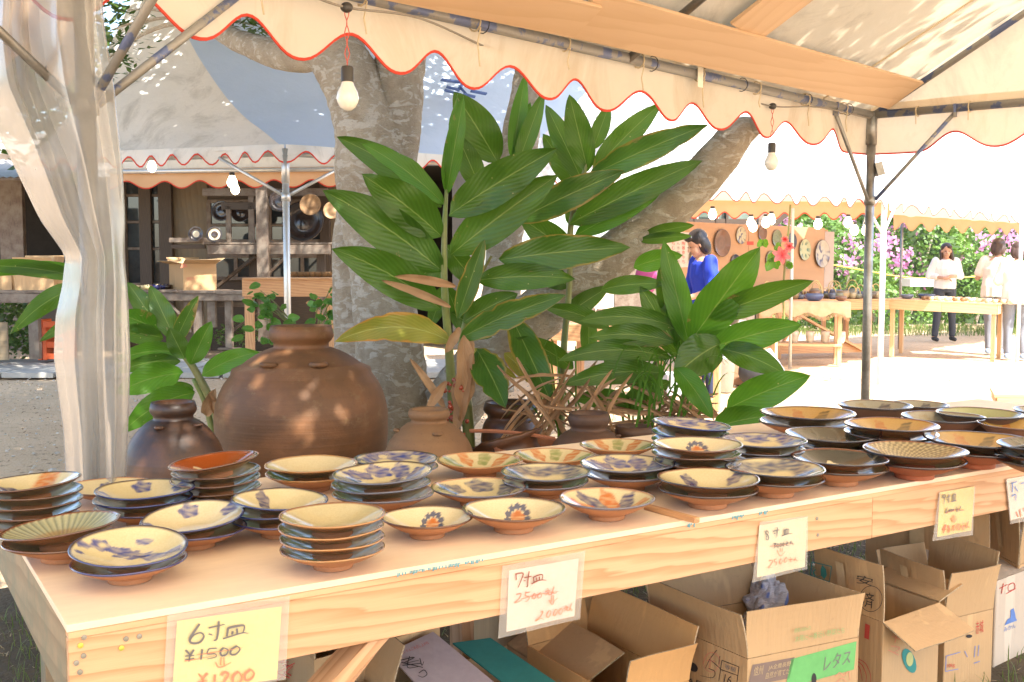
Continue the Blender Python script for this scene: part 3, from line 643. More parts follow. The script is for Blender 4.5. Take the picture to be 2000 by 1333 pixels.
# crown: boughs and leaf sprays overhead; it throws the dappled shade
m_crown = leafM('crown_leaf', (.035, .075, .018), (.07, .13, .03), tr=.3, tcol=(.2, .4, .05), rough=.4)
rr = random.Random(12); cb = MB(); lf = MB(); tips = []
start = [P(580, -220, 6.4), P(880, -200, 6.6), P(1090, -120, 6.6), P(300, -80, 7.4)]
def inframe(c): return c.z < 1.45 + .262 * c.y and abs(c.x) < c.y * .52 + .2
for i in range(245):
    s0 = rr.choice(start); tg = V((rr.uniform(-5.2, 2.9), rr.uniform(1.2, 10.2), 0)) if i < 120 else (V((rr.uniform(-8.5, .5), rr.uniform(9, 13.5), 0)) if i < 165 else V((rr.uniform(-6.5, -1.5), rr.uniform(4.5, 9), 0)) if i < 195 else V((rr.uniform(-1.8, 2.6), rr.uniform(.4, 5.2), 0))); tg.z = max(3.5, 1.9 + .27 * tg.y) + rr.uniform(0, 1.5) ** 1.2
    mid = (s0 + tg) / 2 + V((rr.uniform(-.4, .4), rr.uniform(-.4, .4), rr.uniform(.3, .9))); pts = bez(s0, mid, tg, 9); cb.tube(pts, [.05 - .0045 * k for k in range(10)], 6); tips += pts[4:] + [tg]
    for k in (5, 6, 7, 8, 9):
        e = pts[k] + V((rr.uniform(-.9, .9), rr.uniform(-.9, .9), rr.uniform(-.15, .5))); cb.tube([pts[k], (pts[k] + e) / 2 + V((0, 0, .06)), e], [.012, .009, .005], 5); tips += [e, (e + pts[k]) / 2]
for e in (P(215, 60, 7.6), P(250, 20, 7.6), P(205, 120, 7.8), P(500, 50, 7.0), P(540, 40, 6.9), P(470, 38, 7.0), P(265, 55, 7.7), P(225, 105, 7.7)):
    cb.tube(bez(P(430, 60, 6.9), P(330, 10, 7.2), e, 6), [.02 - .0025 * k for k in range(7)], 5)
    for k in range(60):
        c = e + V((rr.gauss(0, .09), rr.gauss(0, .1), rr.gauss(0, .09))); a = rr.uniform(0, 6.28); L = rr.uniform(.06, .1); d = V((math.cos(a), math.sin(a), rr.uniform(-.9, .3))).normalized() * L; s = d.cross(V((rr.uniform(-.4, .4), rr.uniform(-.4, .4), 1))).normalized() * L * .2; 
        lf.put([c, c + d * .45 + s, c + d, c + d * .45 - s], [(0, 1, 2, 3)], [(.5, 0), (1, .5), (.5, 1), (0, .5)])
cb.build('branch', m_bark, tree)
for tp in tips:
    for k in range(rr.randint(12, 18)):
        c = tp + V((rr.gauss(0, .24), rr.gauss(0, .24), rr.gauss(0, .16)))
        if inframe(c): continue
        a = rr.uniform(0, 6.28); L = rr.uniform(.10, .17); d = V((math.cos(a), math.sin(a), rr.uniform(-.6, .3))).normalized() * L; s = d.cross(V((rr.uniform(-.4, .4), rr.uniform(-.4, .4), 1))).normalized() * L * .22
        lf.put([c, c + d * .45 + s, c + d, c + d * .45 - s], [(0, 1, 2, 3)], [(.5, 0), (1, .5), (.5, 1), (0, .5)])
lf.build('crown', m_crown, tree, useuv=True, kind='stuff')

# ---------------- broad leaf plants ----------------
m_leafd = leafM('ginger_leaf_dark', (.032, .090, .011), (.062, .14, .017), tr=.34, tcol=(.26, .50, .025))
m_leafb = leafM('ginger_leaf_bright', (.045, .14, .013), (.075, .19, .018), tr=.42, tcol=(.22, .50, .03))
m_leafe = leafM('ginger_leaf_edged', (.040, .105, .016), (.07, .15, .022), edge=(.30, .20, .04), tr=.28, tcol=(.18, .38, .03))
m_leafy = leafM('ginger_leaf_yellowed', (.17, .22, .03), (.30, .26, .04), rib=(.5, .5, .15), edge=(.55, .22, .05), tr=.4, tcol=(.5, .5, .06))
m_dry = leafM('dry_leaf', (.52, .33, .18), (.36, .20, .10), rib=(.45, .3, .18), tr=.25, tcol=(.5, .3, .15), rough=.7)
m_stem = M('ginger_stem', (.20, .25, .06), (.14, .09, .04), scale=4, rough=.5, bump=.1)
LM = {'d': m_leafd, 'b': m_leafb, 'e': m_leafe, 'y': m_leafy, 'r': m_dry}
lrnd = random.Random(21)
def leaf(parent, b_, t_, w, Yb, Yt, kind='d', arch=.12, roll=0, fold=.22, wavy=1, name='leaf', **k):
    """b_, t_: base and tip in the photo, w: widest there; Yb, Yt: their depths"""
    p0 = P(*b_, Yb); p1 = P(*t_, Yt); ax = p1 - p0; L = ax.length; Wd = w * .5 * (Yb + Yt) / 2 / FPX * 1.04
    up = V((0, 0, 1)); view = (O - (p0 + p1) / 2).normalized(); side0 = ax.cross(view).normalized(); nrm = side0.cross(ax).normalized()
    if nrm.dot(view) < 0: nrm = -nrm
    rq = Quaternion(ax.normalized(), roll); nrm = rq @ nrm
    bulge = (up - ax.normalized() * up.dot(ax.normalized())); mid = (p0 + p1) / 2 + bulge * L * arch + nrm * L * lrnd.uniform(-.02, .05)
    if abs(ax.normalized().z) > .9: mid = (p0 + p1) / 2 + nrm * L * arch * .6
    n, m = 16, 3; cl = bez(p0, mid, p1, n); vs = []; uv = []; ph = lrnd.uniform(0, 9); 
    for i, c in enumerate(cl):
        t = i / n; tg = (cl[min(i + 1, n)] - cl[max(i - 1, 0)]).normalized(); sd = tg.cross(nrm).normalized(); nn = sd.cross(tg)
        ww = Wd / .385 * (max(0, t) ** .7) * (max(0, 1 - t) ** .9) + (.004 if t < .99 else .0006)
        if kind in 'ey': ww *= 1 - .5 * max(0, noise.noise(V((t * 9, ph, 7))) - .12)
        for j in range(-m, m + 1):
            s = j / m; wv = (math.sin(t * 15 + ph + s * 1.5) * .09 + noise.noise(V((t * 5, s, ph))) * .22) * Wd * abs(s) * wavy
            vs.append(c + sd * s * ww + nn * (abs(s) * ww * fold * 1.0 + wv)); uv.append((.5 + s * .5, t))
    K = 2 * m + 1; fs = [(i * K + j, i * K + j + 1, (i + 1) * K + j + 1, (i + 1) * K + j) for i in range(n) for j in range(K - 1)]
    return add(name, vs, fs, LM[kind], parent, p0, True, uv=uv, **k)
def stem(parent, pts, name='stem', mat=None):
    b = MB(); C = crom([P(a, c, d) for a, c, d, w in pts], 5); r = crom([V((w / 2 * d / FPX, 0, 0)) for a, c, d, w in pts], 5)
    b.tube(C, [max(.002, q.x) for q in r], 9); return b.build(name, mat or m_stem, parent, smooth=True)
# main clump
gp = P(890, 860, 5.2); gp.z = 0
g1 = empty('shell_ginger', gp, 'tall shell ginger plant with long leaves before the tree', 'plant', 'broad leaved ginger plants')
stem(g1, [(905, 1000, 5.2, 26), (890, 860, 5.2, 24), (878, 700, 5.15, 18), (868, 560, 5.1, 14), (868, 450, 5.1, 11), (872, 370, 5.1, 7)])
stem(g1, [(925, 1000, 5.25, 22), (912, 800, 5.2, 24), (900, 680, 5.2, 14), (930, 560, 5.2, 8), (960, 500, 5.2, 5)])
for a in [((867, 399), (706, 280), 50, 5.1, 4.8, 'b', .10, .5), ((862, 405), (658, 268), 62, 5.15, 5.1, 'd', .12), ((873, 378), (893, 184), 36, 5.1, 5.05, 'b', .02, .7), ((872, 380), (906, 188), 40, 5.1, 4.95, 'b', .03, -.3),
          ((972, 318), (886, 180), 80, 5.5, 5.4, 'd', .05), ((940, 372), (893, 262), 50, 5.45, 5.4, 'd', .05), ((877, 420), (1089, 290), 84, 5.05, 4.85, 'd', .03), ((880, 498), (1090, 342), 88, 5.1, 4.95, 'd', .03),
          ((1008, 432), (1220, 334), 66, 5.3, 5.2, 'e', .03), ((862, 462), (708, 342), 86, 5.1, 4.85, 'd', .06), ((864, 531), (630, 372), 96, 5.1, 4.9, 'd', .08), ((860, 604), (648, 486), 84, 5.1, 4.8, 'd', .10),
          ((880, 668), (655, 668), 62, 5.1, 4.7, 'y', .22), ((975, 508), (1231, 484), 74, 5.1, 4.9, 'e', .03), ((930, 548), (1124, 545), 56, 5.1, 4.95, 'd', .06), ((894, 622), (946, 468), 42, 5.05, 5.0, 'e', .03),
          ((898, 662), (1105, 577), 58, 5.05, 4.8, 'e', .06), ((905, 630), (1012, 574), 52, 5.15, 5.1, 'd', .06), ((1000, 622), (1078, 790), 66, 5.2, 4.85, 'e', .02), ((932, 684), (988, 797), 72, 5.1, 4.8, 'e', .06),
          ((985, 690), (1060, 757), 34, 5.15, 5.1, 'y', .02), ((918, 680), (1010, 740), 22, 5.2, 5.1, 'y', .02), ((868, 560), (840, 640), 34, 5.3, 5.3, 'd', 0), ((872, 560), (905, 640), 40, 5.3, 5.4, 'd', 0),
          ((870, 480), (935, 560), 50, 5.3, 5.4, 'd', 0), ((870, 500), (800, 560), 60, 5.35, 5.45, 'd', 0), ((880, 610), (960, 660), 50, 5.3, 5.4, 'd', 0)]:
    leaf(g1, *a)
for a in [((890, 560), (770, 540), 16, 5.0, 4.9), ((880, 600), (745, 548), 14, 5.0, 4.9), ((905, 655), (900, 830), 44, 5.0, 5.0), ((920, 660), (895, 845), 40, 5.02, 5.0), ((870, 800), (800, 700), 14, 5.0, 4.9), ((835, 800), (872, 745), 18, 4.9, 5.0), ((898, 640), (870, 690), 18, 5., 5.)]:
    leaf(g1, *a, 'r', .05, lrnd.uniform(-.5, .5), .5, 2, name='dry_leaf')
b = MB(); rr = random.Random(8); m_berry = M('berry', (.42, .07, .03), (.25, .05, .02), rough=.3, coat=.4)
for i in range(46): c = P(rr.gauss(888, 11), rr.uniform(742, 850), rr.uniform(4.98, 5.08)); b.ball(c, rr.uniform(.007, .014), (1, 1, 1), 8, 5)
b.build('berry', m_berry, g1, smooth=True, kind='stuff')
# rear clump
gp = P(1130, 700, 5.7); gp.z = 0
g2 = empty('shell_ginger', gp, 'rear ginger plant whose leaves rise over the slanting trunk', 'plant', 'broad leaved ginger plants')
stem(g2, [(1095, 900, 5.3, 16), (1100, 700, 5.35, 14), (1112, 560, 5.4, 12), (1115, 440, 5.4, 12), (1143, 330, 5.4, 9), (1150, 285, 5.4, 5)])
for a in [((1148, 335), (1112, 185), 56, 5.4, 5.3, 'd', .03), ((1158, 292), (1190, 205), 34, 5.4, 5.4, 'd', .02), ((1158, 335), (1292, 202), 52, 5.4, 5.3, 'd', .05), ((1150, 345), (1385, 243), 58, 5.4, 5.1, 'e', .03), ((1112, 438), (1372, 314), 66, 5.35, 5.1, 'd', .03),
          ((1140, 360), (1066, 205), 48, 5.5, 5.5, 'd', .02), ((1132, 372), (1060, 262), 48, 5.6, 5.6, 'd', .02), ((1125, 460), (1290, 378), 46, 5.4, 5.2, 'b', .03), ((1118, 500), (1015, 425), 60, 5.45, 5.4, 'd', .04), ((1118, 505), (1040, 455), 40, 5.5, 5.5, 'd', .02),
          ((1000, 310), (1026, 146), 34, 5.6, 5.55, 'b', .02), ((1010, 325), (1062, 180), 36, 5.55, 5.5, 'd', .05), ((1005, 318), (1036, 200), 26, 5.6, 5.6, 'b', .02), ((1112, 440), (1140, 380), 40, 5.5, 5.5, 'd', .02), ((1258, 460), (1356, 440), 26, 5.4, 5.2, 'd', .03), ((1250, 470), (1350, 462), 22, 5.4, 5.2, 'd', .03),
          ((1113, 560), (1030, 520), 46, 5.5, 5.5, 'd', .05), ((1100, 620), (1190, 560), 40, 5.5, 5.5, 'd', .03)]:
    leaf(g2, *a)
# right clump
gp = P(1340, 800, 4.9); gp.z = 0
g3 = empty('shell_ginger', gp, 'bright green ginger plant leaning over the plates at right', 'plant', 'broad leaved ginger plants')
stem(g3, [(1330, 960, 4.9, 20), (1335, 820, 4.9, 18), (1350, 700, 4.9, 16), (1368, 640, 4.9, 9)]); stem(g3, [(1360, 960, 4.7, 14), (1385, 860, 4.7, 12), (1420, 797, 4.7, 8)]); stem(g3, [(1262, 960, 5.1, 12), (1275, 800, 5.1, 12), (1285, 660, 5.1, 8)])
for a in [((1348, 668), (1485, 483), 92, 4.9, 4.7, 'b', .03, .2), ((1385, 622), (1590, 548), 56, 4.85, 4.6, 'd', .04, .2), ((1388, 680), (1567, 634), 66, 4.85, 4.6, 'b', .05, .1), ((1410, 682), (1534, 732), 54, 4.8, 4.6, 'd', .10), ((1418, 800), (1583, 733), 72, 4.65, 4.4, 'b', .04),
          ((1395, 836), (1510, 812), 62, 4.6, 4.4, 'b', .06), ((1345, 672), (1296, 470), 54, 4.95, 4.95, 'b', .03), ((1330, 690), (1315, 520), 46, 5.0, 5.0, 'b', .03), ((1300, 612), (1289, 522), 26, 5.0, 4.95, 'd', .02), ((1238, 522), (1333, 498), 42, 5.2, 5.0, 'b', .05), ((1175, 566), (1298, 556), 38, 5.1, 4.95, 'd', .08),
          ((1406, 672), (1316, 738), 86, 4.75, 4.6, 'd', .10), ((1320, 718), (1392, 818), 46, 4.6, 4.4, 'b', .10), ((1342, 690), (1440, 640), 50, 4.95, 4.85, 'b', .03), ((1330, 700), (1250, 560), 60, 5.0, 5.0, 'd', .06), ((1320, 640), (1130, 628), 44, 5.0, 4.9, 'd', .15), ((1316, 668), (1150, 660), 46, 4.95, 4.85, 'd', .12),
          ((1310, 700), (1090, 705), 44, 4.95, 4.8, 'd', .16), ((1300, 730), (1100, 752), 50, 4.9, 4.75, 'd', .12), ((1180, 690), (1262, 760), 50, 5.1, 5.0, 'd', .06), ((1290, 790), (1200, 700), 44, 5.1, 5.1, 'd', .03), ((1240, 800), (1120, 780), 46, 5.0, 4.9, 'd', .15), ((1190, 640), (1060, 600), 36, 5.2, 5.1, 'd', .1), ((1120, 720), (1010, 660), 40, 5.2, 5.1, 'd', .1), ((1150, 700), (1150, 600), 34, 5.3, 5.3, 'd', .1), ((1215, 800), (1310, 745), 50, 5.0, 5.0, 'd', .06)]:
    leaf(g3, *a)
rr = random.Random(5)
def strandy(parent, n, x0, x1, y0, y1, Y, nm, mat, wpx, up=True):
    for i in range(n):
        x = rr.uniform(x0, x1); y = rr.uniform(y0, y1); h = rr.uniform(60, 190); dx = rr.uniform(-90, 90); Yd = Y + rr.uniform(-.15, .2)
        a = P(x, y, Yd); bq = P(x + dx * .4, y - h, Yd); c = P(x + dx, y - h * rr.uniform(.3, .9), Yd - .1); b = MB(); pts = bez(a, bq, c, 8); b2 = []
        s = V((1, 0, .2)).normalized() * wpx * Y / FPX / 2
        for k, p in enumerate(pts): ww = s * (1 - (k / 8) ** 2 * .9); b2 += [p - ww, p + ww]
        b.put(b2, [(2 * k, 2 * k + 1, 2 * k + 3, 2 * k + 2) for k in range(8)], [(.3 + .4 * (k % 2), k / 18) for k in range(18)]); b.build(nm, mat, parent, useuv=True)
strandy(g3, 34, 1230, 1350, 760, 860, 4.75, 'blade', m_leafb, 5)
strandy(g3, 14, 1050, 1230, 780, 870, 4.9, 'blade', m_leafd, 4); strandy(g3, 10, 1180, 1420, 740, 800, 4.7, 'blade', m_leafb, 4)
dl = empty('dead_leaf_pile', V((P(1230, 850, 4.9).x, 4.9, 0)), 'tangle of dead brown stalks lying over the jars at right', 'dead leaves')
for i in range(70):
    x = rr.uniform(1010, 1390); y = rr.uniform(775, 850) - (40 if x < 1150 else 0) * rr.random(); a = rr.uniform(-1.1, 1.1); L = rr.uniform(60, 190); dx = math.cos(a) * L / 2; dy = math.sin(a) * L / 2
    leaf(dl, (x - dx, y + dy), (x + dx, y - dy), rr.uniform(3, 8), 4.75 + rr.uniform(-.1, .25), 4.75 + rr.uniform(-.1, .25), 'r', rr.uniform(-.15, .25), rr.uniform(-1.3, 1.3), .9, 3, name='dry_leaf')
for a in [((1010, 900), (1170, 700)), ((1030, 920), (1110, 770)), ((1090, 900), (1010, 770)), ((1130, 900), (1075, 800)), ((1060, 920), (1180, 780))]:
    leaf(dl, *a, 9, 4.8, 4.9, 'r', .02, .3, .7, 2, name='dry_leaf')
# left clump
gp = P(420, 880, 5.3); gp.z = 0
g4 = empty('shell_ginger', gp, 'young ginger plant growing between the dark jar and huge jar', 'plant', 'broad leaved ginger plants')
stem(g4, [(450, 960, 5.3, 16), (425, 820, 5.3, 17), (385, 730, 5.3, 15), (345, 675, 5.3, 11), (325, 640, 5.3, 6)]); stem(g4, [(440, 960, 5.35, 14), (405, 800, 5.35, 13), (378, 740, 5.35, 9)])
for a in [((342, 664), (293, 558), 44, 5.3, 5.3, 'd', .03), ((340, 674), (387, 578), 32, 5.3, 5.2, 'e', .05), ((372, 712), (413, 628), 42, 5.2, 5.15, 'b', .04), ((394, 734), (509, 688), 42, 5.25, 5.1, 'b', .10), ((306, 636), (249, 552), 40, 5.3, 5.3, 'd', .03), ((312, 646), (225, 612), 50, 5.3, 5.1, 'b', .05),
          ((318, 660), (222, 650), 42, 5.3, 5.1, 'd', .06), ((354, 690), (222, 706), 38, 5.3, 5.0, 'b', .14), ((352, 706), (226, 728), 32, 5.25, 5.0, 'd', .12), ((356, 730), (226, 770), 60, 5.2, 4.9, 'b', .12), ((380, 768), (238, 846), 58, 5.1, 4.7, 'b', .16), ((360, 700), (330, 640), 40, 5.2, 5.15, 'd', .05), ((378, 760), (300, 770), 30, 5.3, 5.2, 'd', .1)]:
    leaf(g4, *a)
leaf(g4, (402, 812), (420, 760), 26, 5.1, 5.0, 'r', .05, 0, .6, 2, name='dry_leaf'); leaf(g4, (424, 810), (408, 770), 14, 5.1, 5.0, 'r', .05, 0, .6, 2, name='dry_leaf')
gp = P(170, 760, 5.8); gp.z = 0
g5 = empty('shell_ginger', gp, 'ginger plant at far left seen partly through the plastic', 'plant', 'broad leaved ginger plants')
stem(g5, [(205, 900, 5.8, 14), (190, 760, 5.8, 13), (175, 620, 5.8, 10), (165, 540, 5.8, 6)])
for a in [((165, 545), (-60, 520), 34, 5.8, 5.3, 'd', .08), ((160, 530), (-30, 540), 26, 5.8, 5.4, 'b', .12), ((165, 560), (22, 652), 42, 5.8, 5.3, 'd', .16), ((175, 620), (78, 668), 24, 5.8, 5.4, 'd', .1), ((175, 600), (110, 640), 22, 5.8, 5.5, 'b', .1), ((170, 560), (230, 480), 40, 5.8, 5.8, 'd', .05)]:
    leaf(g5, *a)
# little shrub by the rear tent pole
m_shr = leafM('shrub_leaf', (.06, .17, .03), (.10, .25, .05), tr=.35)
gp = P(600, 700, 6.9); gp.z = 0; sh = empty('shrub', gp, 'small glossy leafed shrub behind the rim of the huge jar', 'shrub'); b = MB(); LM['s'] = m_shr; rr = random.Random(2)
for i in range(14):
    e = (rr.uniform(488, 550) if i % 2 else rr.uniform(590, 672), rr.uniform(545, 630)); pts = bez(P(615, 760, 6.9), P(605, 640, 6.9), P(e[0], e[1], 6.7), 6); b.tube(pts, [.012 - .0016 * k for k in range(7)], 5)
    for k in range(5):
        q = (e[0] + rr.uniform(-30, 30), e[1] + rr.uniform(-14, 40)); leaf(sh, q, (q[0] + rr.uniform(-26, 26), q[1] + rr.uniform(-12, 16)), rr.uniform(12, 17), 6.7, 6.65, 's', .1, rr.uniform(-.6, .6), .15)
b.build('twigs', m_stem, sh)
# ---------------- selling tent overhead ----------------
EZ = 2.066
K0 = P(1703, 228, 5.76); K0.z = EZ; A_ = V((-.69, -.72, 0)).normalized(); B_ = V((.72, -.69, 0)).normalized()   # along the eave / inwards
RISE = .60
def E(t, z=EZ): return K0 + A_ * t + V((0, 0, z - EZ))
def RF(t, s, off=0.0):  # roof surface: s inwards (horizontal)
    nn = V((B_.x * -RISE, B_.y * -RISE, 1)).normalized(); return K0 + A_ * t + B_ * s + V((0, 0, s * RISE)) + nn * off
BG = P(2010, 209, 5.30); BG.z = EZ; BD = (V((BG.x, BG.y, 0)) - V((K0.x, K0.y, 0))).normalized()
# gable/rafter direction follows the right hand beam
def RB_(t, s, off=0.0):
    q = K0 + A_ * t + BD * s + V((0, 0, s * RISE)); nn = A_.cross(V((BD.x, BD.y, RISE))).normalized(); nn = nn if nn.z > 0 else -nn; return q + nn * off
rn_ = A_.cross(V((BD.x, BD.y, RISE))).normalized(); rn_ = rn_ if rn_.z > 0 else -rn_
RUN = 2.34; TL = 8.76
tent = empty('market_tent', V((K0.x, K0.y, 0)), 'cream canvas market tent with red scalloped edge over the selling table', 'tent')
def tubeo(name, pts, r, mat, par, seg=12): b = MB(); b.tube(pts, r, seg); return b.build(name, mat, par, smooth=True)
def sheet(name, fn, nu, nv, mat, par, th=0, **k):
    vs = [fn(i / nu, j / nv) for j in range(nv + 1) for i in range(nu + 1)]; fs = [(j * (nu + 1) + i, j * (nu + 1) + i + 1, (j + 1) * (nu + 1) + i + 1, (j + 1) * (nu + 1) + i) for j in range(nv) for i in range(nu)]
    return add(name, vs, fs, mat, par, smooth=True, **k)
def wr(p, a=.02): return noise.noise(p * 1.7) * a + noise.noise(p * 5) * a * .3
def roofp(u, v):
    t = -.02 + u * TL; s = v * RUN; q = RB_(t, s, .035); sag = -.05 * math.sin(PI * v) * (abs(math.sin(PI * t / 2.16)) ** 1); return q + V((0, 0, sag + wr(q, .03) * math.sin(PI * v)))
sheet('roof_canvas', roofp, 70, 20, m_canvas, tent)
def roofq(u, v):
    t = -.02 + u * TL; q = RB_(t, RUN, .035) + BD * (v * RUN) - V((0, 0, v * RUN * RISE)); return q + V((0, 0, wr(q, .03) * math.sin(PI * v)))
sheet('roof_canvas', roofq, 40, 12, m_canvas, tent)
TG = 2 * RUN
def gab(u, v):
    s = u * TG; top = .035 + min(s, TG - s) * RISE + .02; q = K0 + BD * s + A_ * -.03 + V((0, 0, top * v)); return q + A_ * -(wr(q, .03) * math.sin(PI * v))
sheet('gable_canvas', gab, 30, 12, m_canvas, tent)
# scalloped valances
LOWT = [1.2 * q_ for q_ in [-.04, .16, .52, .87, 1.205, 1.53, 1.87, 2.18, 2.47, 2.77, 3.06, 3.35, 3.64, 3.93, 4.22, 4.51, 4.8, 5.1, 5.4, 5.7, 6.0, 6.3, 6.6, 6.9, 7.2]]
def wave(t, lows, zl, zc):
    for i in range(len(lows) - 1):
        if lows[i] <= t <= lows[i + 1]:
            f = (t - lows[i]) / (lows[i + 1] - lows[i]); s = .5 - .5 * math.cos(2 * PI * f); return zl + (zc - zl) * s ** 1.15
    return zl
def valance(name, base, lows, zl, zc, t0, t1, par, mat, trim, out, dz=.06, tr=.0045, amp=.012, flatfirst=False, dt=.02):
    n = int((t1 - t0) / dt); vs = []; tp = []
    for i in range(n + 1):
        t = t0 + (t1 - t0) * i / n; zb = zl if (flatfirst and t < lows[1]) else wave(t, lows, zl, zc); p = base(t); d = out * (.02 + amp * math.sin(t * 9) + amp * noise.noise(V((t * 3, 0, 0))))
        for j in range(6): f = j / 5; vs.append(V((p.x, p.y, 0)) + d * (.5 + f) + V((0, 0, (EZ_ + dz) * (1 - f) + zb * f)))
        tp.append(vs[-1] + out * .002)
    fs = [(i * 6 + j, i * 6 + j + 1, (i + 1) * 6 + j + 1, (i + 1) * 6 + j) for i in range(n) for j in range(5)]
    o = add(name, vs, fs, mat, par, smooth=True); b = MB()
    for q in range(0, n, 30): pass
    q = []
    for i, p in enumerate(tp): q += [p + V((0, 0, tr)) - out * .0025, p - V((0, 0, tr)) - out * .0025, p - V((0, 0, tr)) + out * .0025, p + V((0, 0, tr)) + out * .0025]
    f = [(i * 4 + a, i * 4 + (a + 1) % 4, (i + 1) * 4 + (a + 1) % 4, (i + 1) * 4 + a) for i in range(n) for a in range(4)]; b.put(q, f); b.build('red_trim', trim, par); return o
EZ_ = EZ
valance('valance', lambda t: E(t), LOWT, 1.858, 1.954, -.048, 8.64, tent, m_val, m_trim, -B_, flatfirst=True)
GL = [1.2 * q_ for q_ in [-.02, .18, .52, .86, 1.2, 1.54, 1.88, 2.22, 2.56, 2.9, 3.24, 3.58]]
valance('valance', lambda t: K0 + BD * t, GL, 1.858, 1.948, -.024, 4.29, tent, m_val, m_trim, -A_, flatfirst=True)
m_seam = clothM('seam', (.70, .60, .44), (.62, .52, .36), transl=.25, tcol=(.8, .6, .4))
for t in (.55, 1.63, 2.72, 3.8, 4.9):
    b = MB(); b.bar(E(t, 2.13) - B_ * .034, E(t, 1.975) - B_ * .047, .012, .002, A_); b.build('seam', m_seam, tent)
    b = MB(); pts = [RB_(t, s, .035 - .05 * math.sin(PI * s / RUN) * abs(math.sin(PI * t / 2.16)) - .012) for s in [k * RUN / 12 for k in range(13)]]; b.tube(pts, .006, 4); b.build('seam', m_seam, tent)
# frame
tubeo('eave_pipe', [E(-.02) + V((0, 0, 0)), E(TL)], .021, m_steelb, tent); tubeo('eave_pipe', [K0, K0 + BD * TG], .021, m_steelb, tent); tubeo('eave_pipe', [K0 + BD * TG, K0 + BD * TG + A_ * TL], .021, m_steelb, tent)
tubeo('ridge_pipe', [RB_(0, RUN, 0), RB_(TL, RUN, 0)], .021, m_steelb, tent)
for t in (0.0, 2.16, 4.34, 6.48, 8.64):
    tubeo('rafter', [RB_(t, 0, -.005), RB_(t, RUN, -.005)], .017, m_steelb if t < 1 else m_steel, tent); tubeo('rafter', [RB_(t, RUN, -.005), K0 + A_ * t + BD * TG], .017, m_steel, tent)
for t, s in ((0, 0), (4.34, 0), (8.64, 0), (0, TG), (4.34, TG), (8.64, TG)):
    q = K0 + A_ * t + BD * s; q = V((q.x, q.y, 0)); po = tubeo('post', [q, q + V((0, 0, EZ - .02))], .0235, m_steel, tent, 16)
    tubeo('collar', [q + V((0, 0, EZ - .16)), q + V((0, 0, EZ + .01))], .0295, m_steel, tent, 14)
    zb = 1.61 if t < 1 else 1.652
    tubeo('collar', [q + V((0, 0, zb - .03)), q + V((0, 0, zb + .02))], .031, m_steel, tent, 14)
    dirs = ([A_] if t < 8 else []) + ([-A_] if t > 1 else []) + [BD if s == 0 else -BD]
    for d in dirs:
        L = .43 if t < 1 else .50
        br = tubeo('knee_brace', [q + d * .03 + V((0, 0, zb)), q + d * L + V((0, 0, EZ - .02))], .0105 if t < 1 else .012, m_steelb if d != A_ else m_steel, tent, 8)
        b = MB(); e = q + d * L + V((0, 0, EZ - .01)); b.bar(e - V((0, 0, .035)), e + V((0, 0, .03)), .045, .012, d); b.build('bracket', m_steelb, tent)
q = V((K0.x, K0.y, 0)); b = MB(); b.bar(q + V((.03, -.01, 1.81)), q + V((.05, -.01, 1.74)), .05, .04); b.build('clamp', m_steel, tent)
# tie straps and wires holding the canvas on the pipe
m_tie = M('canvas_tie', (.62, .50, .32), (.5, .4, .25)); m_wire = flat('black_wire', (.03, .03, .03)); m_cable = flat('grey_cable', (.26, .23, .19))
for t in (.34, .74, 1.2, 1.66, 2.09, 2.54, 3.0, 3.48, 3.84):
    q = E(t); b = MB(); pts = [q + V((0, 0, 0)) + (-B_ * math.cos(a) + V((0, 0, math.sin(a)))) * .029 for a in [k * PI / 6 for k in range(13)]]; b.tube(pts, .003, 5)
    b.tube([q - V((0, 0, .02)) + B_ * .028, q - V((0, 0, .07)) + B_ * .02 + A_ * .006, q - V((0, 0, .12 + .03 * math.sin(t * 9))) + B_ * .024], .0028, 5); b.build('tie_strap', m_tie, tent)
for t in (.24, .5, .89): 
    q = K0 + BD * t; b = MB(); b.tube([q + (A_ * math.cos(a) + V((0, 0, math.sin(a)))) * .027 for a in [k * PI / 6 for k in range(13)]], .0028, 5); b.tube([q - V((0, 0, .02)) + A_ * .025, q - V((0, 0, .07)) + A_ * .02], .0028, 5); b.build('tie_strap', m_tie, tent)
for t in (.22, .66, 1.26, 1.94, 2.9, 3.6):
    q = E(t + .06); b = MB(); b.tube([q + (-B_ * math.cos(a) + V((0, 0, math.sin(a)))) * .030 for a in [k * PI / 6 for k in range(13)]], .0018, 5); b.build('wire_tie', m_wire, tent)
# boards laid on the rafters
m_off = -.028
def onroof(px, py, off=m_off): return PL(px, py, RB_(0, 0, off), rn_)
def roofboard(a, b_, c, d, name='roof_board', off=m_off, mat=None):
    q = [onroof(*x, off) for x in (a, b_, c, d)]; m0 = (q[0] + q[3]) / 2; m1 = (q[1] + q[2]) / 2; w = ((q[0] - q[3]).length + (q[1] - q[2]).length) / 2; z = rn_; x = (m1 - m0).normalized()
    return plank(name, m0, m1, w, .016, mat or m_roofboard, None, up=rn_, label=LB.pop(0), cat='board', group='boards laid on the tent rafters')
LB = ['long cedar board under the tent roof ending at the corner rafter', 'darker board running out of the top of the picture under the roof', 'short cross board sloping up the roof above the long board']
roofboard((1168, -12), (1811, 161), (1726, 211), (1095, 62))
roofboard((560, -130), (1190, 20), (1104, 66), (540, -50), off=m_off - .018)
roofboard((1413, 52), (1560, -50), (1640, -50), (1495, 72), off=m_off + .018)
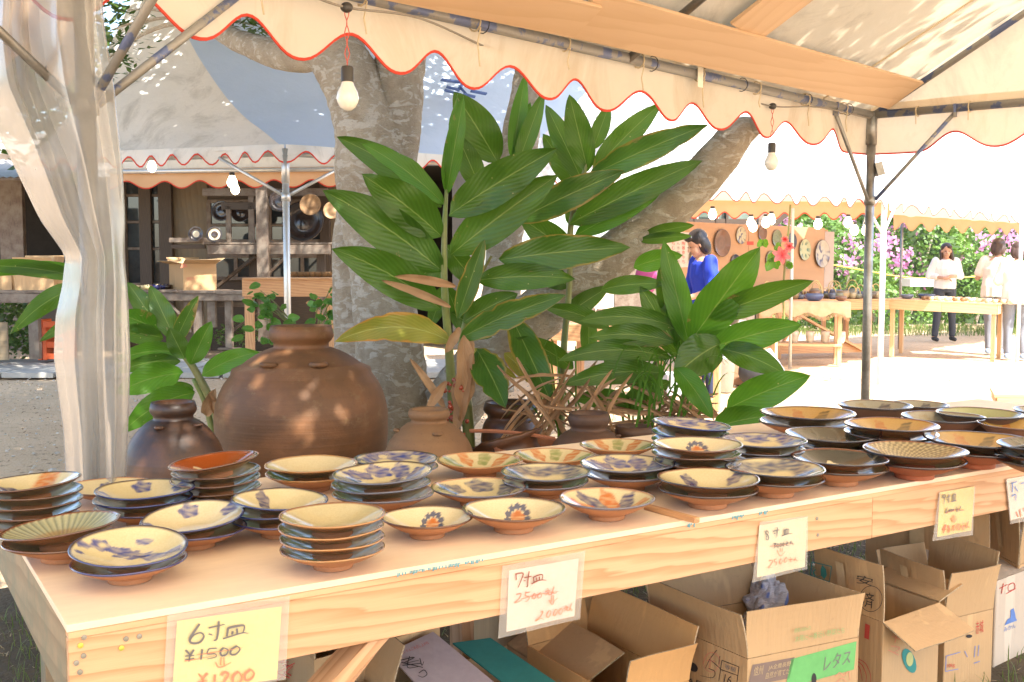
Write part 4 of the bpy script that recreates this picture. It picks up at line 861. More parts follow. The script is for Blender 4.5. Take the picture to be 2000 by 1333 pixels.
# fabric care tag
b = MB(); q = P(1368, 150, E(1.68).y - .03); x = -A_; b.quadslab(q + x * -.02 + V((0, 0, -.045)), q + x * .02 + V((0, 0, -.045)), q + x * .02 + V((0, 0, .045)), q + x * -.02 + V((0, 0, .045)), .001)
b.build('paper_tag', flat('tag_paper', (.75, .70, .58)), tent)
# ---------------- bulbs ----------------
m_bulb = M('milk_glass', (.82, .78, .70), (.8, .76, .68), rough=.12, bump=0, coat=.6); m_sock = flat('bulb_socket', (.05, .045, .04), rough=.4); m_red = flat('red_flex', (.60, .10, .07)); m_lit = emitM('lit_bulb', (1, .80, .5), 6.0)
bulbprof = [(.0001, -.075), (.010, -.073), (.020, -.066), (.027, -.053), (.0295, -.042), (.027, -.028), (.019, -.012), (.0145, 0), (.0145, .006)]
def bulb(top, hang, label, lit=False, sc=1.0, flex=True, parent=None, grp='light bulbs hanging from the tent edges'):
    r = empty('light_bulb', top, label, 'light bulb', grp); p = V(top)
    v, f = lathe_vf([(a * sc, c * sc) for a, c in bulbprof], 20); c0 = p - V((0, 0, hang + .035 * sc)); add('glass', [V(a) + c0 for a in v], f, m_lit if lit else m_bulb, r, smooth=True)
    v, f = lathe_vf([(.0001, .04 * sc * (.5 if lit else 1)), (.014 * sc, .04 * sc * (.5 if lit else 1)), (.0165 * sc, .035 * sc * (.5 if lit else 1)), (.0165 * sc, .002), (.017 * sc, 0), (.0001, 0)], 16); add('socket', [V(a) + c0 for a in v], f, m_sock, r, smooth=True)
    if flex:
        b = MB(); n = 14
        for s in (-1, 1): b.tube([p + (c0 + V((0, 0, .04 * sc)) - p) * (k / n) + V((s * (.003 + .004 * math.sin(k * 1.3)), 0, 0)) for k in range(n + 1)], .0014 * sc, 5)
        b.build('flex', m_red, r); b = MB(); b.ball(p, .014 * sc, (1.2, 1, 1)); b.build('junction', m_sock, r, smooth=True)
    return r
Y1 = E(3.576).y; b1 = P(677, 15, Y1 - .02); bulb(b1, b1.z - P(690, 134, Y1 - .02).z, 'unlit bulb on red flex hanging before the forked trunk', sc=1.14)
Y2 = E(1.032).y; b2 = P(1509, 208, Y2 - .02); bulb(b2, b2.z - P(1524, 282, Y2 - .02).z, 'unlit bulb on red flex hanging left of the steel corner post', sc=1.14)
b = MB(); C = [P(*a) for a in ((300, -60, 2.76), (560, -20, 3.0), (677, 15, Y1 - .02), (820, 36, 3.34), (960, 96, 3.72), (1080, 128, 4.08), (1190, 148, 4.44), (1330, 160, 4.74), (1420, 182, 4.92), (1509, 208, Y2 - .02), (1600, 210, 5.28), (1700, 232, 5.71))]
b.tube(crom(C, 6), .0036, 6); b.build('power_cable', m_cable, label='thin grey power cable strung along the near tent eave', cat='cable', smooth=True)

# ---------------- plastic curtain round the left post ----------------
def plasticM():
    t = NT('plastic_sheet'); vec = t.coords((1, 1, 1), rnd=False); n = t.noise(t.coords((5, 5, .9), rnd=False), 1.6, 3, .5); f = t.noise(vec, 9, 5, .65, .5)
    d = t.node('ShaderNodeBsdfDiffuse', {'Color': (.42, .42, .42)}); tl = t.node('ShaderNodeBsdfTranslucent', {'Color': (.38, .38, .37)}); tp = t.node('ShaderNodeBsdfTransparent', {'Color': (.97, .96, .94)})
    g = t.node('ShaderNodeBsdfGlossy', {'Color': (1, 1, 1), 'Roughness': .25}); bp = t.bump(t.math('ADD', t.noise(t.coords((14, 14, .5), rnd=False), 1.5, 2, .4), t.math('MULTIPLY', t.noise(t.coords((1, 1, .7), rnd=False), 16, 3, .5), .5)), .25, .008)
    for s in (d, tl, g): t.t.links.new(bp, s.inputs['Normal'])
    m1 = t.node('ShaderNodeMixShader', {0: .5, 1: d.outputs[0], 2: tl.outputs[0]}); fr = t.node('ShaderNodeFresnel', {'IOR': 1.45, 'Normal': bp})
    m2 = t.node('ShaderNodeMixShader', {0: t.math('MULTIPLY', fr.outputs[0], .35), 1: m1.outputs[0], 2: g.outputs[0]})
    lw = t.node('ShaderNodeLayerWeight', {'Blend': .5, 'Normal': bp}); k = t.math('ADD', t.math('MULTIPLY', t.ramp(f, [(.35, .0), (.7, 1.)]), .10), t.math('ADD', .50, t.math('MULTIPLY', t.math('POWER', lw.outputs[1], 1.8), .22))); m3 = t.node('ShaderNodeMixShader', {0: k, 1: tp.outputs[0], 2: m2.outputs[0]}); return t.done(m3.outputs[0])
m_plas = plasticM()
Lc = [(-60, -60), (-70, 60), (-60, 160), (-5, 260), (30, 330), (78, 430), (128, 500), (121, 560), (108, 620), (105, 700), (114, 770), (124, 850), (128, 940), (130, 1060), (128, 1180)]
Rc = [(196, -60), (205, 60), (222, 160), (232, 260), (240, 330), (245, 430), (243, 500), (249, 560), (252, 620), (255, 700), (253, 770), (250, 850), (246, 940), (244, 1060), (240, 1180)]
def edge(C, v): i = v * (len(C) - 1); k = min(int(i), len(C) - 2); f = i - k; return (C[k][0] * (1 - f) + C[k + 1][0] * f, C[k][1] * (1 - f) + C[k + 1][1] * f)
Yp = E(4.34).y
def curt(ph, dY, nf):
    def fn(u, v):
        l = edge(Lc, v); r = edge(Rc, v); g = .5 - .5 * math.cos(PI * u) if False else u; x = l[0] + (r[0] - l[0]) * g; y = l[1] + (r[1] - l[1]) * g
        spread = max(0, 1 - v * 2.2); fold = math.sin(u * nf + ph + 1.3 * math.sin(v * 3 + ph) + 2.0 * spread * math.sin(u * 3)) * (.017 + .02 * spread) + noise.noise(V((u * 5, v * 3, ph))) * .012 + .0025 * math.sin(u * 34 + 3 * v + ph)
        env = math.sin(PI * min(1, max(0, u))) ** .5
        return P(x, y, Yp + dY * (.15 + env) + fold * env)
    return fn
cu = empty('plastic_curtain', V((E(4.34).x, Yp, 0)), 'gathered milky plastic curtain wrapped round the left tent post', 'curtain')
sheet('plastic_sheet', curt(0, -.075, 13), 160, 60, m_plas, cu); sheet('plastic_sheet', curt(2, .09, 7), 90, 50, m_plas, cu)
# orange side cloth bunched up behind the plastic
m_orc = clothM('bunched_canvas', (.62, .42, .24), (.56, .36, .19), transl=.35, tcol=(.75, .45, .24))
def bun(u, v):
    x = -80 + 232 * u - 50 * v * (1 - u) * .5; y = -60 + (170 + 190 * (1 - u) ** 1.5 + 60 * math.sin(u * 9)) * v; return P(x, y, Yp + .28 + .05 * math.sin(u * 22 + v * 2) + .02 * math.sin(v * 9))
sheet('bunched_canvas', bun, 60, 16, m_orc, tent)
b = MB(); 
# ---------------- far left tent ----------------
EZ_ = 2.10
m_tsky = clothM('skylit_tarp', (.60, .70, .88), (.54, .64, .82), transl=.25, tcol=(.6, .7, .85))  # white tarp with the blue of skylight put into its colour
def far_tent(label, cn, l, r, ridge_l, ridge_r, lows_n, mat, inm, post=True, rest=None, ez=2.10, zl=1.96, zc=2.05, far=None, groups='white event tents in the yard', rmat=None):
    global EZ_
    EZ_ = ez
    root = empty('market_tent', V((cn.x, cn.y, 0)), label, 'tent', groups)
    def side(a, bb, ra, rb, nl, nm='roof_canvas'):
        def fn(u, v):
            p = a.lerp(bb, u); q = ra.lerp(rb, u); w = p.lerp(q, v); return w + V((0, 0, -.22 * math.sin(PI * v) * (1 - .3 * u) + .05 * noise.noise(w * .8) * math.sin(PI * v) + .03 * noise.noise(w * 2.5)))
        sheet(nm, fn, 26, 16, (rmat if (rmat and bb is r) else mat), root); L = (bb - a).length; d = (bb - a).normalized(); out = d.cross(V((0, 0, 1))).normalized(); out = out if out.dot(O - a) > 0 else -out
        lows = [i * L / nl for i in range(nl + 1)]; valance('valance', lambda t: a + d * t, lows, zl, zc, 0, L, root, mat, m_trim, out, dz=.03, tr=.006, amp=.02, dt=.025); tubeo('eave_pipe', [a - out * .05 - V((0, 0, .03)), bb - out * .05 - V((0, 0, .03))], .021, m_steelw, root, 8)
    if l is not None: side(cn, l, ridge_l, ridge_l.lerp(ridge_r, 0.0) + (l - cn) * .15, lows_n[0])
    if r is not None: side(cn, r, ridge_l, ridge_r, lows_n[1])
    return root
cn = P(557, 296, 7.7); cn.z = 2.10; l1 = P(60, 300, 8.35); l1.z = 2.10; r1 = P(985, 318, 8.7); r1.z = 2.10
rl = P(322, -14, 9.6); rrg = P(1230, 60, 10.2)
t1 = far_tent('white tent dappled with leaf shade at left, red scalloped edge', cn, l1, r1, rl, rrg, (11, 7), m_twhite, m_tin, zl=2.0, zc=2.08, rmat=m_tsky)
b = MB(); q = V((cn.x, cn.y, 0)); tubeo('post', [q, q + V((0, 0, 2.1))], .0245, m_steelw, t1, 12)
jz = P(555, 385, cn.y).z
for d in ((l1 - cn).normalized(), (r1 - cn).normalized()): tubeo('knee_brace', [q + V((0, 0, jz)), q + d * .55 + V((0, 0, 2.05))], .012, m_steelw, t1, 8)
tubeo('collar', [q + V((0, 0, jz - .03)), q + V((0, 0, jz + .03))], .033, m_steelw, t1, 10); tubeo('collar', [q + V((0, 0, jz + .10)), q + V((0, 0, jz + .30))], .029, m_steelw, t1, 10)
# its far side: inner valance and beam
EZ_ = 2.12; fa = P(215, 300, 10.2); fb = P(720, 345, 9.9); fa.z = fb.z = 2.12; d = (fb - fa).normalized(); L = (fb - fa).length; nl = 7
valance('valance', lambda t: fa + d * t, [i * L / nl for i in range(nl + 1)], 1.99, 2.06, 0, L, t1, m_tin, m_trim, V((0, -1, 0)), dz=.06, tr=.006, dt=.03); tubeo('eave_pipe', [fa + V((0, -.06, .03)), fb + V((0, -.06, .03))], .021, m_steelw, t1, 8)
def back(u, v): p = fa.lerp(fb, u); q = rl.lerp(rrg, u * .6); return p.lerp(q, v)
sheet('roof_canvas', back, 12, 6, m_twhite, t1)
# name strokes painted on the sky-tinted side of the roof
m_ink = flat('blue_paint', (.10, .16, .36))
def roofpt(px, py):
    n = (r1 - cn).cross(rl - cn).normalized(); p = PL(px, py, cn, n); return p - ray(px, py) * .75
st = [[(862, 156), (905, 162), (938, 160)], [(905, 162), (895, 176), (872, 170)], [(898, 170), (912, 186)], [(868, 176), (895, 184)], [(920, 178), (950, 184)], [(905, 184), (928, 190)]]
b = MB()
for s in st:
    c = [roofpt(*p) for p in s]; 
    for i in range(len(c) - 1): b.bar(c[i], c[i + 1], .012, .035, V((0, -1, .3)))
b.build('painted_lettering', m_ink, t1)
bulb(P(296, 300, 8.9), .02, 'lit bulb under the left tent beside the plastic curtain', True, 1.25, False)
bulb(P(453, 332, 8.8), .0, 'upper lit bulb of the close pair under the left tent', True, 1.4, False); bulb(P(459, 349, 9.4), .0, 'lower lit bulb of the close pair under the left tent', True, 1.3, False)
# ---------------- right hand tents ----------------
EZ_ = 1.98
c2 = P(1726, 395, 11.0); c2.z = 1.98; l2 = P(1040, 330, 8.4); l2.z = 2.0; r2 = P(2120, 425, 17.0); r2.z = 2.0
g_ = far_tent('bright white tent with scalloped edge behind the slanting trunk', l2, None, c2, P(1080, 80, 12.5), P(1900, 150, 14.5), (1, 16), m_tbright, m_tin, ez=1.98, zl=1.84, zc=1.93)
q = V((c2.x, c2.y, 0)); m_white = M('white_painted_pipe', (.8, .8, .8), rough=.4); tubeo('post', [q, q + V((0, 0, 1.98))], .024, m_white, g_, 12); q2 = q + V((.10, .25, 0)); tubeo('post', [q2, q2 + V((0, 0, 1.98))], .024, m_white, g_, 12)
jz = P(1723, 460, 11).z
for d in (V((-.75, -.62, 0)), V((.62, .75, 0))): tubeo('knee_brace', [q + V((0, 0, jz)), q + d * .42 + V((0, 0, 1.95))], .013, m_white, g_, 8)
EZ_ = 2.0; ia = P(1150, 380, 12.6); ib = P(1740, 400, 13.4); ia.z = ib.z = 2.0; d = (ib - ia).normalized(); L = (ib - ia).length
valance('valance', lambda t: ia + d * t, [i * L / 15 for i in range(16)], 1.83, 1.91, 0, L, g_, m_tin, m_trim, V((0, -1, 0)), dz=.05, tr=.007, dt=.03)
def bk(u, v): p = ia.lerp(ib, u); q = P(1080, 80, 12.5).lerp(P(1900, 150, 14.5), u); return p.lerp(q, v)
sheet('roof_canvas', bk, 12, 6, m_tbright, g_)
c3 = c2 + V((.18, .4, 0)); r2z = r2
g3t = far_tent('farther white tent with scalloped edge at the right border', c3, None, r2, P(1760, 140, 14.5), P(2300, 260, 19), (1, 18), m_tbright, m_tin, ez=1.98, zl=1.84, zc=1.93)
EZ_ = 1.95; ia = P(1745, 404, 15.5); ib = P(2150, 440, 21.0); ia.z = ib.z = 1.98; d2 = (ib - ia).normalized(); L2 = (ib - ia).length
valance('valance', lambda t: ia + d2 * t, [i * L2 / 15 for i in range(16)], 1.78, 1.90, 0, L2, g3t, m_tin, m_tin, V((0, -1, 0)), dz=.05, tr=.007, dt=.04)
def bk2(u, v): p = ia.lerp(ib, u); q = P(1760, 140, 14.5).lerp(P(2300, 260, 19), u); return p.lerp(q, v)
sheet('roof_canvas', bk2, 12, 6, m_tbright, g3t)
q = V((P(1990, 600, 13.6).x, 13.6, 0)); tubeo('post', [q, q + V((0, 0, 1.95))], .024, m_white, g3t, 10)
q = V((P(1545, 600, 12.8).x, 12.8, 0)); tubeo('post', [q, q + V((0, 0, 1.95))], .02, m_steelw, g_, 10)
q = V((P(1758, 600, 15.8).x, 15.8, 0)); tubeo('post', [q, q + V((0, 0, 1.95))], .02, m_steel, g3t, 10)
bl = [(1332, 418, 'lit bulb nearest the slanting trunk'), (1392, 406, 'lit bulb just above the blue shirted woman'), (1467, 422, 'upper lit bulb of the cluster over the hung plates'), (1471, 430, 'lower lit bulb of the cluster over the hung plates'), (1496, 422, 'third lit bulb right of the hanging cluster'), (1507, 416, 'small lit bulb over the second hung plate'), (1598, 425, 'lit bulb over the right end of the plate panel'), (1657, 422, 'lit bulb before the pink blossoms by the post'), (1669, 437, 'lowest lit bulb left of the steel post'), (1692, 437, 'lit bulb touching the steel post outline')]
for x, y, lb_ in bl: bulb(P(x, y - 7, 11.6), .0, lb_, True, 1.55, False)
ORD = ['leftmost', 'second', 'third', 'fourth', 'fifth', 'sixth', 'seventh', 'eighth', 'ninth', 'tenth', 'eleventh', 'twelfth', 'thirteenth', 'fourteenth', 'fifteenth', 'sixteenth', 'seventeenth']
# ---------------- workshop building, left background ----------------
YB = 15.6
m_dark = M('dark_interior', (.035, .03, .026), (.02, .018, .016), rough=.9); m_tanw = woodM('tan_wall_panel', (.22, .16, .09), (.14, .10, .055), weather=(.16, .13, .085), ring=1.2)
m_pane = M('window_glass', (.04, .05, .055), (.02, .025, .03), rough=.04, bump=0, spec=1.0); m_pane.node_tree.nodes
m_tinroof = M('corrugated_sheet', (.42, .40, .38), (.32, .29, .27), rough=.5, metal=.2)
def fb(m, x0, y0, x1, y1, Y, d):
    a = P(x0, y1, Y); c = P(x1, y0, Y); return m.box((a.x, Y, a.z), (c.x, Y + d, c.z))
def fbox(name, x0, y0, x1, y1, Y, d, mat, par=None, **k):
    a = P(x0, y1, Y); c = P(x1, y0, Y)
    if par is not None or True:
        w, h = c.x - a.x, c.z - a.z
        if w >= h: return plank(name, (a.x, Y + d / 2, (a.z + c.z) / 2), (c.x, Y + d / 2, (a.z + c.z) / 2), d, h, mat, par, up=(0, 0, 1), bev=.004, **k)
        return plank(name, ((a.x + c.x) / 2, Y + d / 2, a.z), ((a.x + c.x) / 2, Y + d / 2, c.z), d, w, mat, par, up=(1, 0, 0), bev=.004, **k)
wk = empty('workshop_building', V((-5.5, 17, 0)), 'old wooden workshop with dark openings and framed glass windows', 'building')
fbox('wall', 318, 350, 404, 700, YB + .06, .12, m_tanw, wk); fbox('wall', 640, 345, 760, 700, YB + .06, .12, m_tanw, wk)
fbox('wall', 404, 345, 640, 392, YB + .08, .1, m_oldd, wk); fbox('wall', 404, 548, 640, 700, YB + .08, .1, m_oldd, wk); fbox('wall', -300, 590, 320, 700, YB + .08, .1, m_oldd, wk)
m = MB(); a = P(-420, 700, YB + 3); c = P(900, 200, YB + 3); m.box((a.x, YB + 3, 0), (c.x, YB + 3.2, 3.4)); m.box((a.x, YB + .2, 0), (a.x + .2, YB + 3, 3.2)); m.box((c.x, YB + .2, 0), (c.x + .2, YB + 3, 3.2)); m.box((a.x, YB + .3, 2.75), (c.x, YB + 3, 2.85)); m.build('interior', m_dark, wk)  # near-black interior walls carry the room's shade in their colour
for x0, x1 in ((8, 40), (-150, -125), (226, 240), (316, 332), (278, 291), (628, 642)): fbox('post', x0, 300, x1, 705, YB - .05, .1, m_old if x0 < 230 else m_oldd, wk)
def window(x0, y0, x1, y1, vs, hs):
    w = fbox('window', x0, y0, x1, y0 + 7, YB, .06, m_old, wk)
    fr = [(x0, y1 - 7, x1, y1), (x0, y0 + 7, x0 + 7, y1 - 7), (x1 - 7, y0 + 7, x1, y1 - 7)] + [(v - 3, y0 + 7, v + 3, y1 - 7) for v in vs] + [(x0 + 7, h - 2.5, x1 - 7, h + 2.5) for h in hs]
    for i, f in enumerate(fr): fbox('sash_bar', *f, YB + .004 * (i > 2) + .006 * (i > 2 + len(vs)), .045, m_old, w)
    xs = [x0] + vs + [x1]; ys = [y0] + hs + [y1]
    for i in range(len(xs) - 1):
        for j in range(len(ys) - 1): fbox('pane', xs[i] + 3, ys[j] + 3, xs[i + 1] - 3, ys[j + 1] - 3, YB + .035, .006, m_pane, w)
window(238, 350, 322, 560, [], [382, 434, 486]); window(404, 390, 520, 475, [444, 488], [440]); window(522, 390, 638, 475, [570], [440]); window(404, 497, 520, 548, [460], []); window(522, 497, 638, 548, [590], [])
m = MB(); n = 160; xa, xb = P(-300, 0, YB).x, P(760, 0, YB).x; vs = []
for i in range(n + 1):
    x = xa + (xb - xa) * i / n; zz = .018 * math.sin(i * PI)
    dz = .02 * (i % 2); vs += [(x, YB - 1.5, 2.42 + dz), (x, YB + .2, 2.86 + dz), (x, YB + 3.4, 3.6 + dz)]
m.put(vs, [f for i in range(n) for f in ((3 * i, 3 * i + 3, 3 * i + 4, 3 * i + 1), (3 * i + 1, 3 * i + 4, 3 * i + 5, 3 * i + 2))]); m.build('roof', m_tinroof, wk)
fbox('fascia', -300, 347, 660, 352, YB - 1.48, .04, m_old, wk)
# counter with posts
ct = empty('wooden_counter', V((P(520, 0, 14.4).x, 14.4, 0)), 'weathered grey wooden counter on posts before the workshop windows', 'counter')
fbox('top_board', 395, 474, 655, 478, 14.3, .6, m_old, ct); fbox('front_board', 405, 479, 645, 497, 14.28, .04, m_old, ct); fbox('top_board', 330, 465, 398, 474, 14.3, .5, m_old, ct); fbox('ledge', 335, 478, 400, 486, 14.35, .05, m_oldd, ct)
fbox('post', 504, 350, 521, 668, 14.2, .08, m_old, ct); fbox('post', 488, 478, 500, 640, 14.6, .08, m_oldd, ct); fbox('post', 620, 480, 634, 640, 14.6, .08, m_oldd, ct)
plank('brace', P(425, 560, 14.5), P(500, 500, 14.5), .04, .09, m_oldd, ct, up=(0, 1, 0)); plank('brace', P(515, 545, 14.4), P(565, 495, 14.4), .03, .07, m_old, ct, up=(0, 1, 0)); plank('brace', P(450, 650, 14.4), P(515, 600, 14.4), .03, .05, m_old, ct, up=(0, 1, 0))
fbox('beam', 395, 368, 640, 383, 14.5, .07, m_old, ct); fbox('hanging_board', 432, 395, 500, 410, 14.55, .04, m_oldd, ct); fbox('post', 486, 383, 495, 474, 14.55, .05, m_old, ct); fbox('post', 442, 400, 450, 474, 14.55, .05, m_old, ct)
m_bowlk = M('dark_bowl_glaze', (.045, .03, .025), (.02, .015, .015), rough=.2, coat=.5); m_cream = flat('cream_slip', (.60, .52, .38)); m_bask = M('basket_weave', (.25, .14, .06), (.08, .045, .02), scale=12, rough=.8, bump=.6)
def disc(name, px, py, w, Y, mat, label, ring=None, n=V((0, -1, .15)), h=1.0, cat='bowl', grp=None, mat2=None):
    c = P(px, py, Y); r = w / 2 * Y / FPX; n = n.normalized(); m = n.to_track_quat('Z', 'Y').to_matrix()
    v, f = lathe_vf([(.001, -.35 * r), (.4 * r, -.34 * r), (.8 * r, -.16 * r), (r, 0), (.96 * r, .02 * r), (.75 * r, -.12 * r), (.45 * r, -.22 * r), (.42 * r, -.2 * r), (.001, -.2 * r)], 28)
    mi = [(1 if (ring and (i // 28) in ring) else 0) for i in range(len(f))]
    return add(name, [m @ V(a) + c for a in v], f, [mat, mat2 or m_cream], smooth=True, mi=mi, label=label, cat=cat, group=grp)
disc('bowl', 382, 457, 29, 14.2, m_bowlk, 'dark bowl with pale centre standing on the counter shelf, left one', (6, 7)); disc('bowl', 418, 458, 31, 14.2, m_bowlk, 'dark bowl with cream ring standing on the counter shelf, right one', (5,))
disc('basket', 547, 392, 44, 14.1, m_bowlk, 'round black pan hanging beside the silver tent pole', cat='pan'); disc('basket', 606, 400, 42, 14.1, m_bask, 'round brown woven basket hanging between pan and tree', cat='basket'); disc('basket', 648, 411, 34, 14.1, M('pale_basket', (.45, .28, .14), (.3, .18, .09)), 'small pale round basket half hidden by the tree', cat='basket')
disc('pan', 432, 412, 40, 14.8, m_bowlk, 'left dark wok hanging before the window', cat='pan'); disc('pan', 470, 414, 40, 14.8, m_bowlk, 'second dark wok hanging before the window', cat='pan'); disc('pan', 592, 432, 80, 15.0, m_bowlk, 'very large black wok leaning against the right window', cat='pan')
# low work bench with clutter
bn = empty('work_bench', V((P(360, 0, 14).x, 14, 0)), 'low weathered bench with clutter in front of the workshop', 'bench')
for i, (x0, x1) in enumerate(((232, 345), (346, 420), (421, 492))): fbox('top_board', x0, 567 + i * 1.5, x1, 572 + i * 1.5, 13.5, .9, m_old, bn)
fbox('front_board', 240, 573, 480, 588, 13.52, .04, m_old, bn); fbox('front_board', 405, 590, 490, 600, 13.9, .04, m_old, bn)
for x0, x1, y in ((378, 394, 655), (440, 452, 680), (360, 372, 650), (405, 420, 640), (250, 262, 660)): fbox('leg', x0, 588, x1, y, 13.6, .08, m_old, bn)
plank('brace', P(330, 590, 13.6), P(375, 640, 13.6), .03, .05, m_old, bn, up=(0, 1, 0)); fbox('foot', 425, 680, 468, 684, 13.7, .1, m_old, bn)
rr = random.Random(31); m_smallw = attrM('dish', .3, .3)
for i in range(16):
    x = 246 + i * 5.3; c = P(x, 563, rr.uniform(13.6, 14.2)); c.z = P(300, 567, 13.9).z; v, f = lathe_vf([(.02, 0), (.045, .02), (.05, .05), (.042, .05), (.001, .02)], 14); hcol = rr.choice([CREAM, NAVY, OLV, DKB])
    add('small_dish', [V(a) * rr.uniform(.9, 1.5) + c for a in v], f, m_smallw, smooth=True, col=np.tile(np.array(hcol), (len(v), 1)), label='small %s dish, %s from the left in the clutter on the low bench' % ({CREAM: 'cream', NAVY: 'navy', OLV: 'olive', DKB: 'dark brown'}[hcol], ORD[i]), cat='dish', group='small dishes cluttering the low bench')
# cartons generator --------------------------------------------------
def cardM(name, c, c2, flute=True):
    t = NT(name); vec = t.coords((1, 1, 1)); n = t.noise(vec, 4, 5, .6); base = t.mix(n, c, c2); fl = t.noise(t.coords((1, 1, .02), rnd=False), 110, 2, .5)
    base = t.mix(t.math('MULTIPLY', fl, .16), base, tuple(x * .5 for x in c)); cr = t.noise(t.coords((2.2, 2.2, .15)), 5, 3, .5); base = t.mix(t.ramp(cr, [(.62, 0.), (.66, .35)]), base, tuple(min(1, x * 1.35) for x in c))
    b = t.bsdf(Base_Color=base, Roughness=.8); sc_ = t.noise(vec, 14, 6, .75, 1.5); base = t.mix(t.ramp(sc_, [(.60, 0.), (.72, .35)]), base, tuple(x * .55 for x in c)); t.t.links.new(base, b.inputs[0]); t.t.links.new(t.bump(t.math('ADD', t.math('ADD', fl, cr), t.math('MULTIPLY', t.noise(vec, 5, 3), 2.0)), .35, .006), b.inputs['Normal']); return t.done(b.outputs[0])
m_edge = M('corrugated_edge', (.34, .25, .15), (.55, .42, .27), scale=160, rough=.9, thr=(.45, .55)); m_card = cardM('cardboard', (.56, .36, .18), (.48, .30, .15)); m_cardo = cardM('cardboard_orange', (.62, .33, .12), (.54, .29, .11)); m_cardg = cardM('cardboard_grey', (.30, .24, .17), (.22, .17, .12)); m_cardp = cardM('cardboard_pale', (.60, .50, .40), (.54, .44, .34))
m_tape = M('packing_tape', (.62, .45, .26), (.56, .40, .22), rough=.2, bump=.02)
def wallslab(m, a, b_, h0, h1, t=.004):
    a = V(a); b_ = V(b_); n = (b_ - a).cross(V((0, 0, 1))).normalized() * t
    q = [V((a.x, a.y, h0)), V((b_.x, b_.y, h0)), V((b_.x, b_.y, h1)), V((a.x, a.y, h1))]; m.put(q + [x - n for x in q], [(3, 2, 1, 0), (4, 5, 6, 7), (0, 1, 5, 4), (1, 2, 6, 5), (2, 3, 7, 6), (3, 0, 4, 7)])
def carton(L, F, Rr, z, label, mat, flaps=(), hb=0.0, mat_in=None, name='cardboard_box', fill=None):
    """L, F, Rr: left, front, right crease corners (points); flaps: (side, height, angle, taper)"""
    L, F, Rr = V(L), V(F), V(Rr); B = L + Rr - F; c = (L + Rr) / 2; root = empty(name, V((c.x, c.y, hb)), label, 'cardboard box', 'cardboard boxes stored under the long table'); m = MB()
    q = [L, F, Rr, B]
    for i in range(4): wallslab(m, q[i], q[(i + 1) % 4], hb, z)
    m.put([(p.x, p.y, hb + .004) for p in q], [(0, 1, 2, 3)]); m.build('body', mat, root)
    for s, h, ang, tp in flaps:
        i = {'L': 0, 'R': 1, 'BR': 2, 'BL': 3}[s]; a, b_ = q[i].copy(), q[(i + 1) % 4].copy(); a.z = b_.z = z + .0015; out = (b_ - a).cross(V((0, 0, 1))).normalized(); out = out if out.dot((a + b_) / 2 - V((c.x, c.y, a.z))) > 0 else -out
        d = (V((0, 0, 1)) * math.cos(ang) + out * math.sin(ang)) * h; e = (b_ - a).normalized() * tp; nn = (b_ - a).cross(d).normalized() * .004; nn = nn if nn.dot(out) > 0 else -nn
        k = MB(); n = 6; rows = []
        for j in range(n + 1):
            f = j / n; w = out * (.016 * f * f) * math.cos(ang) ; rows.append((a + d * f + e * f * (1) + w, b_ + d * f - e * f + w))
        vs = []; 
        for r0, r1 in rows:
            for u in range(9): p = r0.lerp(r1, u / 8); vs.append(p + out * (.006 * math.sin(u / 8 * PI * 1.3 + h * 40)) * (rows.index((r0, r1)) / n)); vs.append(vs[-1] - nn)
        W = 18
        for j in range(n):
            for u in range(8):
                o = j * W + u * 2; k.f.append((o, o + 2, o + 2 + W, o + W)); k.f.append((o + 1, o + W + 1, o + W + 3, o + 3))
        for u in range(8): o = n * W + u * 2; k.f.append((o, o + 2, o + 3, o + 1))
        for j in range(n): o = j * W; k.f.append((o, o + W, o + W + 1, o + 1)); o += 16; k.f.append((o, o + 1, o + W + 1, o + W))
        k.v = vs; nb = n * 16; add('flap', vs, k.f, [mat, m_edge], root, mi=[0] * nb + [1] * (len(k.f) - nb))
        if h > .1 and s in 'LR' and ang < .5:
            tq = [rows[2][0].lerp(rows[2][1], .02) + out * .0012, rows[2][0].lerp(rows[2][1], .30) + out * .0012]; up3 = V((0, 0, .0))
            ta = rows[-2][0].lerp(rows[-2][1], .38) + out * .012; tb_ = rows[-2][0].lerp(rows[-2][1], .50) + out * .012; tc = rows[1][0].lerp(rows[1][1], .50) + out * .004; td = rows[1][0].lerp(rows[1][1], .38) + out * .004
            add('packing_tape', [ta, tb_, tc, td], [(0, 1, 2, 3)], m_tape, root) if s == 'L' and h > .13 else None
    return root, q
def onface(a, b_, proud=.0012):
    """plane through the vertical face a-b: returns function photo px -> point just proud of it"""
    a, b_ = V(a), V(b_); n = (b_ - a).cross(V((0, 0, 1))).normalized(); n = n if n.dot(O - a) > 0 else -n; p0 = a + n * proud
    return lambda x, y: PL(x, y, p0, n)
m_inkk = flat('black_ink', (.035, .03, .03)); m_inkr = flat('red_ink', (.55, .07, .05)); m_inkg = flat('green_ink', (.05, .33, .12)); m_inkG = flat('pale_green_ink', (.28, .40, .16)); m_inkb = flat('blue_print', (.12, .22, .52)); m_inko = flat('pale_red_ink', (.66, .25, .16)); m_teal = flat('teal_print', (.04, .25, .22)); m_inkgr = flat('grey_ink', (.20, .18, .17))
